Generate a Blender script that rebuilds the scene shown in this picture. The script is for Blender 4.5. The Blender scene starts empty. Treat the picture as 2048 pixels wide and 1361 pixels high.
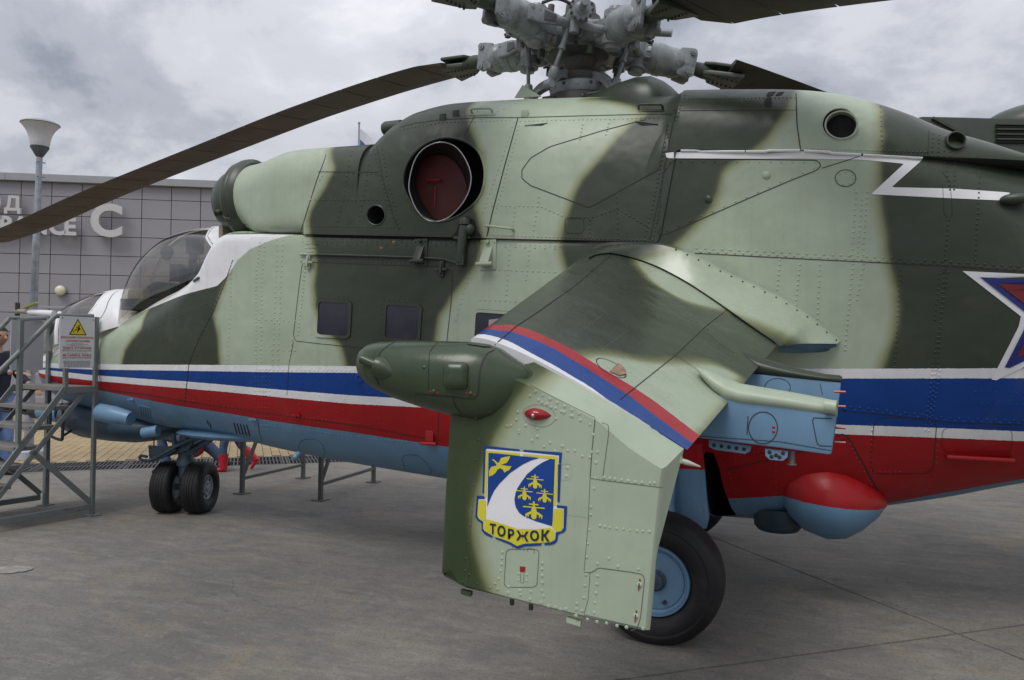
import bpy, bmesh, math, random
import numpy as np
from mathutils import Vector, Matrix
from mathutils.bvhtree import BVHTree
from mathutils.geometry import delaunay_2d_cdt
S = bpy.context.scene
COL = S.collection
rng = random.Random(7)
PI = math.pi

# ------------------------------------------------------------------ camera
CAM = np.array([-.874, 5.549, 1.48])
FPX = 1562.0
TH, PIT, ROLL = math.radians(22.6), math.radians(1.17), .012
FWD = np.array([math.sin(TH)*math.cos(PIT), -math.cos(TH)*math.cos(PIT), math.sin(PIT)])
RT0 = np.array([-math.cos(TH), -math.sin(TH), 0.])
UP0 = np.cross(RT0, FWD)
RT = RT0*math.cos(ROLL)+UP0*math.sin(ROLL)
UPV = UP0*math.cos(ROLL)-RT0*math.sin(ROLL)
cd = bpy.data.cameras.new('camera')
cd.sensor_width = 36; cd.lens = FPX/2048*36; cd.clip_start = .05; cd.clip_end = 5000
cam = bpy.data.objects.new('camera', cd); COL.objects.link(cam)
M = Matrix.Identity(4)
for i in range(3):
    M[i][0] = RT[i]; M[i][1] = UPV[i]; M[i][2] = -FWD[i]; M[i][3] = CAM[i]
cam.matrix_world = M
S.camera = cam

# ------------------------------------------------------------------ light
SUN_EL, SUN_AZ = math.radians(56), math.radians(78)      # azimuth counted from +X to +Y
w = bpy.data.worlds.new('World'); S.world = w; w.use_nodes = True
nt = w.node_tree; nt.nodes.clear()
def N(nt, t, **k):
    n = nt.nodes.new(t)
    for a, b in k.items():
        if a == 'ins':
            for i, v in b.items(): n.inputs[i].default_value = v
        else: setattr(n, a, b)
    return n
SKY_STR = .1
out = N(nt, 'ShaderNodeOutputWorld'); bg = N(nt, 'ShaderNodeBackground'); bg.inputs[1].default_value = SKY_STR
sky = N(nt, 'ShaderNodeTexSky', sky_type='NISHITA', sun_disc=False, sun_elevation=SUN_EL, sun_rotation=PI/2-SUN_AZ)
tc = N(nt, 'ShaderNodeTexCoord'); sep = N(nt, 'ShaderNodeSeparateXYZ')
nt.links.new(tc.outputs['Generated'], sep.inputs[0])
add = N(nt, 'ShaderNodeMath', operation='MAXIMUM', ins={1: .0}); nt.links.new(sep.outputs[2], add.inputs[0])
add2 = N(nt, 'ShaderNodeMath', operation='ADD', ins={1: .5}); nt.links.new(add.outputs[0], add2.inputs[0])
dx = N(nt, 'ShaderNodeMath', operation='DIVIDE'); dy = N(nt, 'ShaderNodeMath', operation='DIVIDE')
nt.links.new(sep.outputs[0], dx.inputs[0]); nt.links.new(add2.outputs[0], dx.inputs[1])
nt.links.new(sep.outputs[1], dy.inputs[0]); nt.links.new(add2.outputs[0], dy.inputs[1])
cmb = N(nt, 'ShaderNodeCombineXYZ', ins={2: 3.7}); nt.links.new(dx.outputs[0], cmb.inputs[0]); nt.links.new(dy.outputs[0], cmb.inputs[1])
n1 = N(nt, 'ShaderNodeTexNoise', ins={'Scale': 2.9, 'Detail': 10.0, 'Roughness': .6, 'Distortion': .25})
n2 = N(nt, 'ShaderNodeTexNoise', ins={'Scale': 1.1, 'Detail': 4.0, 'Roughness': .5})
nt.links.new(cmb.outputs[0], n1.inputs['Vector']); nt.links.new(cmb.outputs[0], n2.inputs['Vector'])
mx = N(nt, 'ShaderNodeMix', data_type='FLOAT', ins={0: .42}); nt.links.new(n1.outputs[0], mx.inputs[2]); nt.links.new(n2.outputs[0], mx.inputs[3])
cr = N(nt, 'ShaderNodeValToRGB'); cr.color_ramp.interpolation = 'EASE'
CL = 1/SKY_STR
el = cr.color_ramp.elements
el[0].position = .37; el[0].color = (.29*CL/10, .315*CL/10, .37*CL/10, 1)
el[1].position = .62; el[1].color = (.84*CL/10, .845*CL/10, .88*CL/10, 1)
e = el.new(.44); e.color = (.44*CL/10, .46*CL/10, .52*CL/10, 1)
e = el.new(.51); e.color = (.61*CL/10, .625*CL/10, .68*CL/10, 1)
nt.links.new(mx.outputs[0], cr.inputs[0])
ml = N(nt, 'ShaderNodeVectorMath', operation='SCALE', ins={'Scale': 10.0}); nt.links.new(cr.outputs[0], ml.inputs[0])
# overcast sky: brighter towards the zenith than at the horizon
zg = N(nt, 'ShaderNodeMath', operation='MULTIPLY_ADD', ins={1: 8.0, 2: 7.8}); nt.links.new(add.outputs[0], zg.inputs[0]); nt.links.new(zg.outputs[0], ml.inputs['Scale'])
mm = N(nt, 'ShaderNodeMix', data_type='RGBA', ins={0: .95})
nt.links.new(sky.outputs[0], mm.inputs[6]); nt.links.new(ml.outputs[0], mm.inputs[7])
nt.links.new(mm.outputs[2], bg.inputs[0]); nt.links.new(bg.outputs[0], out.inputs[0])
sl = bpy.data.lights.new('sun', 'SUN'); sl.energy = 1.5; sl.angle = math.radians(28); sl.color = (1, .97, .92)
sun = bpy.data.objects.new('sun', sl); COL.objects.link(sun)
sd = Vector((math.cos(SUN_EL)*math.cos(SUN_AZ), math.cos(SUN_EL)*math.sin(SUN_AZ), math.sin(SUN_EL)))
sun.rotation_euler = sd.to_track_quat('Z', 'Y').to_euler()
S.view_settings.view_transform = 'Standard'; S.view_settings.look = 'None'
S.view_settings.exposure = .12; S.view_settings.gamma = 1; S.view_settings.use_curve_mapping = False

# ------------------------------------------------------------------ measuring helpers
def ray(u, v): return FWD+RT*((u-1024)/FPX)+UPV*((680.5-v)/FPX)
def on_y(u, v, y): d = ray(u, v); return CAM+d*((y-CAM[1])/d[1])
def on_z(u, v, z=0.): d = ray(u, v); return CAM+d*((z-CAM[2])/d[2])
def on_x(u, v, x): d = ray(u, v); return CAM+d*((x-CAM[0])/d[0])
def on_d(u, v, D): return CAM+ray(u, v)*D
def on_pl(u, v, p, n):
    d = ray(u, v); return CAM+d*(np.dot(np.array(p)-CAM, n)/np.dot(d, n))
def unit(a): a = np.array(a, float); return a/np.linalg.norm(a)

# ------------------------------------------------------------------ objects
def tag(o, label=None, cat=None, group=None, kind=None):
    if label: o['label'] = label
    if cat: o['category'] = cat
    if group: o['group'] = group
    if kind: o['kind'] = kind
    return o
def thing(name, loc, label, cat, group=None):
    o = bpy.data.objects.new(name, None); COL.objects.link(o); o.location = loc; o.empty_display_size = .1
    return tag(o, label, cat, group)
def root_loc(o):
    p = Vector((0, 0, 0))
    while o: p = p+Vector(o.location); o = o.parent
    return np.array(p)
def link(me, name, mat, parent=None):
    o = bpy.data.objects.new(name, me); COL.objects.link(o)
    if mat and not me.materials: me.materials.append(mat)
    if parent: o.parent = parent
    return o
def copy_tree(o, parent=None):
    c = o.copy(); COL.objects.link(c)
    if parent: c.parent = parent
    for ch in list(o.children): copy_tree(ch, c)
    return c
class MB:
    def __init__(s): s.v = []; s.f = []
    def add(s, vs, fs):
        b = len(s.v); s.v += [tuple(map(float, p)) for p in vs]; s.f += [tuple(b+i for i in f) for f in fs]; return s
    def box(s, c, sz, ax=None):
        c = np.array(c, float); ax = np.eye(3) if ax is None else np.array(ax, float)
        h = np.array(sz, float)/2
        vs = [c+ax[0]*i*h[0]+ax[1]*j*h[1]+ax[2]*k*h[2] for i in (-1, 1) for j in (-1, 1) for k in (-1, 1)]
        f = [(0, 1, 3, 2), (4, 6, 7, 5), (0, 4, 5, 1), (2, 3, 7, 6), (0, 2, 6, 4), (1, 5, 7, 3)]
        if np.dot(np.cross(ax[0], ax[1]), ax[2]) < 0: f = [q[::-1] for q in f]
        return s.add(vs, f)
    def bar(s, a, b, wd, ht, up=(0, 0, 1)):
        a = np.array(a, float); b = np.array(b, float); d = unit(b-a)
        if abs(np.dot(d, up)) > .99: up = (1, 0, 0)
        sd_ = unit(np.cross(up, d)); u = np.cross(d, sd_)
        return s.box((a+b)/2, (np.linalg.norm(b-a), wd, ht), (d, sd_, u))
    def rings(s, rs, cap=(True, True), closed=True):
        n = len(rs[0]); b = len(s.v)
        for r in rs: s.v += [tuple(map(float, p)) for p in r]
        for i in range(len(rs)-1):
            for j in range(n if closed else n-1):
                k = (j+1) % n
                s.f.append((b+i*n+j, b+i*n+k, b+(i+1)*n+k, b+(i+1)*n+j))
        if closed and cap[0]: s.f.append(tuple(b+j for j in range(n))[::-1])
        if closed and cap[1]: s.f.append(tuple(b+(len(rs)-1)*n+j for j in range(n)))
        return s
    def tube(s, pts, r, n=8, cap=(True, True)):
        pts = [np.array(p, float) for p in pts]; m = len(pts)
        rr = r if hasattr(r, '__len__') else [r]*m
        T = [unit(pts[min(i+1, m-1)]-pts[max(i-1, 0)]) for i in range(m)]
        ref = np.array((0, 0, 1.)) if abs(T[0][2]) < .9 else np.array((1., 0, 0))
        x = unit(np.cross(ref, T[0])); rs = []
        for i in range(m):
            x = unit(x-T[i]*np.dot(x, T[i])); y = np.cross(T[i], x)
            rs.append([pts[i]+(x*math.cos(a)+y*math.sin(a))*rr[i] for a in np.arange(n)*2*PI/n])
        return s.rings(rs, cap)
    def cyl(s, a, b, r, r2=None, n=16): return s.tube([a, b], [r, r if r2 is None else r2], n)
    def lathe(s, o, axis, prof, n=24, cap=(True, True)):
        """prof: (distance along the axis, radius)"""
        o = np.array(o, float); d = unit(axis)
        x = unit(np.cross((0, 0, 1.) if abs(d[2]) < .9 else (1., 0, 0), d)); y = np.cross(d, x)
        return s.rings([[o+d*t+(x*math.cos(a)+y*math.sin(a))*r for a in np.arange(n)*2*PI/n] for t, r in prof], cap)
    def ball(s, c, r, n=12, ax=None):
        c = np.array(c, float); r = np.array([r]*3 if not hasattr(r, '__len__') else r, float); ax = np.eye(3) if ax is None else np.array(ax)
        rs = []
        for i in range(n//2+1):
            t = -PI/2+PI*i/(n//2); q = max(math.cos(t), .02)
            rs.append([c+ax[0]*math.cos(a)*q*r[0]+ax[1]*math.sin(a)*q*r[1]+ax[2]*math.sin(t)*r[2] for a in np.arange(n)*2*PI/n])
        return s.rings(rs)
    def prism(s, poly, ext):
        """poly: planar 3D outline (any orientation), ext: extrusion vector"""
        p = [np.array(q, float) for q in poly]; e = np.array(ext, float); n = len(p)
        nn = sum(np.cross(p[i]-p[0], p[(i+1) % n]-p[0]) for i in range(n))
        if np.dot(nn, e) < 0: p = p[::-1]
        b = len(s.v); s.v += [tuple(q) for q in p]+[tuple(q+e) for q in p]
        s.f.append(tuple(b+i for i in range(n))[::-1]); s.f.append(tuple(b+n+i for i in range(n)))
        for i in range(n): j = (i+1) % n; s.f.append((b+i, b+j, b+n+j, b+n+i))
        return s
    def dome(s, p, nrm, r, h, n=6):
        p = np.array(p, float); d = unit(nrm); x = unit(np.cross((0, 0, 1.) if abs(d[2]) < .9 else (1., 0, 0), d)); y = np.cross(d, x)
        b = len(s.v)
        for rr, hh in ((r, 0), (r*.72, h*.72)):
            s.v += [tuple(p+(x*math.cos(a)+y*math.sin(a))*rr+d*hh) for a in np.arange(n)*2*PI/n]
        s.v.append(tuple(p+d*h))
        for j in range(n):
            k = (j+1) % n; s.f.append((b+j, b+k, b+n+k, b+n+j)); s.f.append((b+n+j, b+n+k, b+2*n))
        return s
    def mesh(s, name, off=(0, 0, 0), smooth=40, paint=None, bevel=0):
        V = np.array(s.v, float)
        me = bpy.data.meshes.new(name); me.from_pydata((V-np.array(off)).tolist(), [], s.f); me.update()
        if bevel:
            bm = bmesh.new(); bm.from_mesh(me); bmesh.ops.remove_doubles(bm, verts=bm.verts, dist=1e-5)
            ed = [e for e in bm.edges if len(e.link_faces) == 2 and e.calc_face_angle(0) > math.radians(35)]
            bmesh.ops.bevel(bm, geom=ed, offset=bevel, segments=2, affect='EDGES', profile=.6, clamp_overlap=True); bm.to_mesh(me); bm.free()
            V = np.array([v.co for v in me.vertices])+np.array(off)
        if smooth: me.shade_smooth(); me.set_sharp_from_angle(angle=math.radians(smooth))
        if paint:
            for k, a in paint(V).items():
                at = me.attributes.new(k, 'FLOAT', 'POINT'); at.data.foreach_set('value', np.ascontiguousarray(a, dtype=np.float32))
        return me
    def build(s, name, mat, parent=None, smooth=40, paint=None, bevel=0):
        off = root_loc(parent) if parent else (0, 0, 0)
        return link(s.mesh(name, off, smooth, paint, bevel), name, mat, parent)
    def bvh(s): return BVHTree.FromPolygons(s.v, s.f)
def rrect(cu, cv, hw, hh, r, n=4, skew=0.):
    o = []
    for sx, sy, a0 in ((1, 1, 0), (-1, 1, 90), (-1, -1, 180), (1, -1, 270)):
        for i in range(n+1):
            a = math.radians(a0+90*i/n); o.append((cu+sx*(hw-r)+r*math.cos(a)+skew*(sy*(hh-r)+r*math.sin(a)), cv+sy*(hh-r)+r*math.sin(a)))
    return o
def oval(cu, cv, ru, rv, n=32, rot=0.):
    c, s_ = math.cos(rot), math.sin(rot)
    return [(cu+ru*math.cos(a)*c-rv*math.sin(a)*s_, cv+ru*math.cos(a)*s_+rv*math.sin(a)*c) for a in np.arange(n)*2*PI/n]
def smooth_line(pts, k=6, closed=False):
    """Catmull-Rom through the points"""
    P = [np.array(p, float) for p in pts]; n = len(P); o = []
    for i in range(n if closed else n-1):
        g = (lambda j: P[j % n]) if closed else (lambda j: P[min(max(j, 0), n-1)])
        a, b, c, d = g(i-1), g(i), g(i+1), g(i+2)
        for t in np.arange(k)/k:
            o.append(.5*(2*b+(c-a)*t+(2*a-5*b+4*c-d)*t*t+(3*b-a-3*c+d)*t**3))
    if not closed: o.append(P[-1])
    return o
def resample(pts, step):
    P = np.array(pts, float); d = np.r_[0, np.cumsum(np.linalg.norm(np.diff(P, axis=0), axis=1))]
    n = max(2, int(round(d[-1]/step))+1); t = np.linspace(0, d[-1], n)
    return np.stack([np.interp(t, d, P[:, i]) for i in range(P.shape[1])], 1)
def sdf(P, poly):
    """signed distance, positive inside"""
    P = np.asarray(P, float); Q = np.asarray(poly, float); d = np.full(len(P), 1e9); ins = np.zeros(len(P), bool)
    for i in range(len(Q)):
        a, b = Q[i], Q[(i+1) % len(Q)]; e = b-a; L = e@e
        if L < 1e-12: continue
        t = np.clip(((P-a)@e)/L, 0, 1); q = P-a-t[:, None]*e; d = np.minimum(d, (q*q).sum(1))
        c = (a[1] > P[:, 1]) != (b[1] > P[:, 1])
        with np.errstate(divide='ignore', invalid='ignore'):
            xx = a[0]+(P[:, 1]-a[1])*(b[0]-a[0])/((b[1]-a[1]) if b[1] != a[1] else 1e-12)
        ins ^= c & (P[:, 0] < xx)
    d = np.sqrt(d); return np.where(ins, d, -d)

# ------------------------------------------------------------------ materials
def new_mat(name):
    m = bpy.data.materials.new(name); m.use_nodes = True
    b = m.node_tree.nodes['Principled BSDF']; return m, m.node_tree, b
def plain(name, col, rough=.5, metal=0., var=.12, scale=6., bump=.0, bscale=40., spec=.5, dirt=None, dscale=2.5):
    """colour with a little uneven tone, optional relief and a second dirt colour"""
    m, t, b = new_mat(name)
    co = N(t, 'ShaderNodeTexCoord'); no = N(t, 'ShaderNodeTexNoise', ins={'Scale': scale, 'Detail': 5.0, 'Roughness': .6})
    t.links.new(co.outputs['Object'], no.inputs['Vector'])
    rp = N(t, 'ShaderNodeValToRGB'); rp.color_ramp.elements[0].position = .3; rp.color_ramp.elements[1].position = .7
    rp.color_ramp.elements[0].color = tuple(c*(1-var) for c in col)+(1,); rp.color_ramp.elements[1].color = tuple(min(1, c*(1+var)) for c in col)+(1,)
    t.links.new(no.outputs[0], rp.inputs[0]); last = rp.outputs[0]
    if dirt:
        nd = N(t, 'ShaderNodeTexNoise', ins={'Scale': dscale, 'Detail': 8.0, 'Roughness': .7}); t.links.new(co.outputs['Object'], nd.inputs['Vector'])
        r2 = N(t, 'ShaderNodeMapRange', ins={1: .55, 2: .72}); t.links.new(nd.outputs[0], r2.inputs[0])
        mi = N(t, 'ShaderNodeMix', data_type='RGBA'); mi.inputs[7].default_value = tuple(dirt)+(1,)
        t.links.new(r2.outputs[0], mi.inputs[0]); t.links.new(last, mi.inputs[6]); last = mi.outputs[2]
    t.links.new(last, b.inputs['Base Color'])
    b.inputs['Metallic'].default_value = metal; b.inputs['Specular IOR Level'].default_value = spec
    rr = N(t, 'ShaderNodeMapRange', ins={1: .3, 2: .7, 3: rough*.85, 4: min(1, rough*1.15)}); t.links.new(no.outputs[0], rr.inputs[0]); t.links.new(rr.outputs[0], b.inputs['Roughness'])
    if bump:
        nb = N(t, 'ShaderNodeTexNoise', ins={'Scale': bscale, 'Detail': 4.0}); t.links.new(co.outputs['Object'], nb.inputs['Vector'])
        bp = N(t, 'ShaderNodeBump', ins={'Strength': bump, 'Distance': .01}); t.links.new(nb.outputs[0], bp.inputs['Height']); t.links.new(bp.outputs[0], b.inputs['Normal'])
    return m
LG = (.372, .436, .332); DG = (.040, .052, .035); OLIVE = (.21, .22, .075); SKYB = (.125, .235, .36); BLUE = (.002, .044, .235)
RED = (.32, .007, .010); WHITE = (.74, .74, .76)
def paint_mat(name, base, layers, wave=.6, spec=.34, rough=(.30, .46)):
    """layers: (vertex attribute, colour, soft): sprayed camouflage with an olive overspray edge, or masked paint with a hard edge"""
    m, t, b = new_mat(name)
    co = N(t, 'ShaderNodeTexCoord')
    no = N(t, 'ShaderNodeTexNoise', ins={'Scale': 3.2, 'Detail': 6.0, 'Roughness': .62}); t.links.new(co.outputs['Object'], no.inputs['Vector'])
    nw = N(t, 'ShaderNodeTexNoise', ins={'Scale': 55., 'Detail': 3.0}); t.links.new(co.outputs['Object'], nw.inputs['Vector'])
    nl = N(t, 'ShaderNodeTexNoise', ins={'Scale': 7., 'Detail': 3.0}); t.links.new(co.outputs['Object'], nl.inputs['Vector'])
    rgb = N(t, 'ShaderNodeRGB'); rgb.outputs[0].default_value = tuple(base)+(1,); last = rgb.outputs[0]
    for attr, colr, soft in layers:
        at = N(t, 'ShaderNodeAttribute', attribute_name=attr)
        jit = N(t, 'ShaderNodeMath', operation='MULTIPLY_ADD', ins={1: .022 if soft else .007, 2: -.011 if soft else -.0035})
        t.links.new((nl if soft else nw).outputs[0], jit.inputs[0])
        ad = N(t, 'ShaderNodeMath', operation='ADD'); t.links.new(at.outputs['Fac'], ad.inputs[0]); t.links.new(jit.outputs[0], ad.inputs[1])
        wd = .024 if soft else .0012
        mr = N(t, 'ShaderNodeMapRange', interpolation_type='SMOOTHSTEP', ins={1: -wd, 2: wd}); t.links.new(ad.outputs[0], mr.inputs[0])
        if soft:
            ab = N(t, 'ShaderNodeMath', operation='ABSOLUTE'); sh = N(t, 'ShaderNodeMath', operation='ADD', ins={1: .008}); t.links.new(ad.outputs[0], sh.inputs[0]); t.links.new(sh.outputs[0], ab.inputs[0])
            ov = N(t, 'ShaderNodeMapRange', interpolation_type='SMOOTHSTEP', ins={1: .05, 2: .0, 3: 0., 4: .5}); t.links.new(ab.outputs[0], ov.inputs[0])
        mi = N(t, 'ShaderNodeMix', data_type='RGBA'); mi.inputs[7].default_value = tuple(colr)+(1,)
        t.links.new(mr.outputs[0], mi.inputs[0]); t.links.new(last, mi.inputs[6]); last = mi.outputs[2]
        if soft:
            m2 = N(t, 'ShaderNodeMix', data_type='RGBA'); m2.inputs[7].default_value = OLIVE+(1,)
            t.links.new(ov.outputs[0], m2.inputs[0]); t.links.new(last, m2.inputs[6]); last = m2.outputs[2]
    hs = N(t, 'ShaderNodeMapRange', ins={1: .3, 2: .7, 3: .92, 4: 1.07}); t.links.new(no.outputs[0], hs.inputs[0])
    # faint vertical run-off streaks
    mp = N(t, 'ShaderNodeMapping', ins={'Scale': (26., 26., 1.1)}); t.links.new(co.outputs['Object'], mp.inputs[0])
    ns = N(t, 'ShaderNodeTexNoise', ins={'Scale': 1., 'Detail': 4.0}); t.links.new(mp.outputs[0], ns.inputs['Vector'])
    st = N(t, 'ShaderNodeMapRange', ins={1: .52, 2: .75, 3: 1., 4: .94}); t.links.new(ns.outputs[0], st.inputs[0])
    mu = N(t, 'ShaderNodeMath', operation='MULTIPLY'); t.links.new(hs.outputs[0], mu.inputs[0]); t.links.new(st.outputs[0], mu.inputs[1])
    ng_ = N(t, 'ShaderNodeTexNoise', ins={'Scale': 1.6, 'Detail': 10.0, 'Roughness': .75, 'Distortion': .6}); t.links.new(co.outputs['Object'], ng_.inputs['Vector'])
    gm_ = N(t, 'ShaderNodeMapRange', ins={1: .55, 2: .72, 3: 0., 4: .22}); t.links.new(ng_.outputs[0], gm_.inputs[0])
    gi = N(t, 'ShaderNodeMix', data_type='RGBA'); gi.inputs[7].default_value = (.13, .125, .10, 1); t.links.new(gm_.outputs[0], gi.inputs[0]); t.links.new(last, gi.inputs[6]); last = gi.outputs[2]
    nk = N(t, 'ShaderNodeTexNoise', ins={'Scale': 34., 'Detail': 6.0, 'Roughness': .7}); t.links.new(co.outputs['Object'], nk.inputs['Vector'])
    km = N(t, 'ShaderNodeMapRange', ins={1: .70, 2: .74, 3: 0., 4: .5}); t.links.new(nk.outputs[0], km.inputs[0])
    ki = N(t, 'ShaderNodeMix', data_type='RGBA'); ki.inputs[7].default_value = (.10, .10, .08, 1); t.links.new(km.outputs[0], ki.inputs[0]); t.links.new(last, ki.inputs[6]); last = ki.outputs[2]
    sc = N(t, 'ShaderNodeVectorMath', operation='SCALE'); t.links.new(last, sc.inputs[0]); t.links.new(mu.outputs[0], sc.inputs['Scale'])
    t.links.new(sc.outputs[0], b.inputs['Base Color']); b.inputs['Specular IOR Level'].default_value = spec
    rr = N(t, 'ShaderNodeMapRange', ins={1: .3, 2: .7, 3: rough[0], 4: rough[1]}); t.links.new(no.outputs[0], rr.inputs[0]); t.links.new(rr.outputs[0], b.inputs['Roughness'])
    nb = N(t, 'ShaderNodeTexNoise', ins={'Scale': 4.5, 'Detail': 2.0}); t.links.new(co.outputs['Object'], nb.inputs['Vector'])
    b1 = N(t, 'ShaderNodeBump', ins={'Strength': wave, 'Distance': .02}); t.links.new(nb.outputs[0], b1.inputs['Height'])
    b2 = N(t, 'ShaderNodeBump', ins={'Strength': .08, 'Distance': .002}); t.links.new(nw.outputs[0], b2.inputs['Height']); t.links.new(b1.outputs[0], b2.inputs['Normal'])
    t.links.new(b2.outputs[0], b.inputs['Normal'])
    return m
MT = {}
MT['seam'] = plain('sealant dark line', (.018, .020, .018), .7); MT['seam2'] = plain('soft joint line', (.085, .10, .08), .6)
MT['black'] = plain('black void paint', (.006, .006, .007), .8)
MT['rubber'] = plain('tyre rubber', (.0105, .0105, .012), .58, var=.35, scale=5, bump=.2, dirt=(.030, .028, .027), dscale=4, spec=.4)
MT['hub_grey'] = plain('rotor head grey paint', (.215, .236, .246), .34, var=.2, scale=11, bump=.04, dirt=(.06, .058, .052), dscale=8)
MT['hub_dark'] = plain('oily dark metal', (.035, .036, .036), .5, var=.3, dirt=(.10, .06, .035), dscale=6)
MT['steel'] = plain('bare steel', (.38, .38, .39), .38, metal=1.)
MT['dkgreen'] = plain('dark green paint', DG, .38, var=.12, bump=.1, bscale=8)
MT['pod'] = plain('thick green fairing paint', (.036, .056, .026), .30, var=.15, scale=4, bump=.25, bscale=7)
MT['ltgreen'] = plain('light green paint', LG, .4, var=.08, bump=.1, bscale=8)
MT['white'] = plain('white paint', WHITE, .4, var=.05)
MT['skyb'] = plain('light blue paint', SKYB, .36, var=.1, bump=.12, bscale=7)
MT['chin'] = plain('chin dark blue', (.042, .082, .122), .42, var=.12, bump=.12, bscale=7)  # darker than the hull's light blue, one even tone for chin and guard frame
MT['red'] = plain('red paint', RED, .3, var=.08)
MT['blue'] = plain('blue paint', BLUE, .36, var=.1)
MT['yellow'] = plain('yellow paint', (.62, .56, .03), .45, var=.08)
MT['blade'] = plain('rotor blade underside', (.040, .031, .024), .55, var=.25, scale=3, dirt=(.075, .042, .02), dscale=1.6)
MT['rail'] = plain('grey stair paint', (.165, .185, .18), .45, var=.12, dirt=(.10, .10, .095), dscale=6)
MT['tread'] = plain('stair tread', (.17, .165, .155), .7, var=.2, bump=.3)

# ================================================================== SETTING
AP = math.radians(-138.6); E1 = np.array([math.cos(AP), math.sin(AP), 0]); E2 = np.array([-E1[1]*-1*-1, E1[0], 0])
E2 = np.array([math.cos(AP-PI/2), math.sin(AP-PI/2), 0]); 
if E2[1] < 0: E2 = -E2
O0 = np.array([-1.484, .665, 0])
def ap(a, b, z=0.): return O0+E1*a+E2*b+np.array([0, 0, z])
EZ = np.array([0, 0, 1.])
# ground under everything, out to the horizon
m, t, b = new_mat('bare ground'); b.inputs['Base Color'].default_value = (.05, .046, .04, 1); b.inputs['Roughness'].default_value = .95
no = N(t, 'ShaderNodeTexNoise', ins={'Scale': .3, 'Detail': 6.0}); co = N(t, 'ShaderNodeTexCoord'); t.links.new(co.outputs['Object'], no.inputs['Vector'])
rp = N(t, 'ShaderNodeValToRGB'); rp.color_ramp.elements[0].color = (.04, .037, .033, 1); rp.color_ramp.elements[1].color = (.075, .07, .06, 1)
t.links.new(no.outputs[0], rp.inputs[0]); t.links.new(rp.outputs[0], b.inputs['Base Color'])
g = MB(); g.add([(-2500, -2500, -.16), (2500, -2500, -.16), (2500, 2500, -.16), (-2500, 2500, -.16)], [(0, 1, 2, 3)])
tag(g.build('ground', m, smooth=0), kind='structure')

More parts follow.
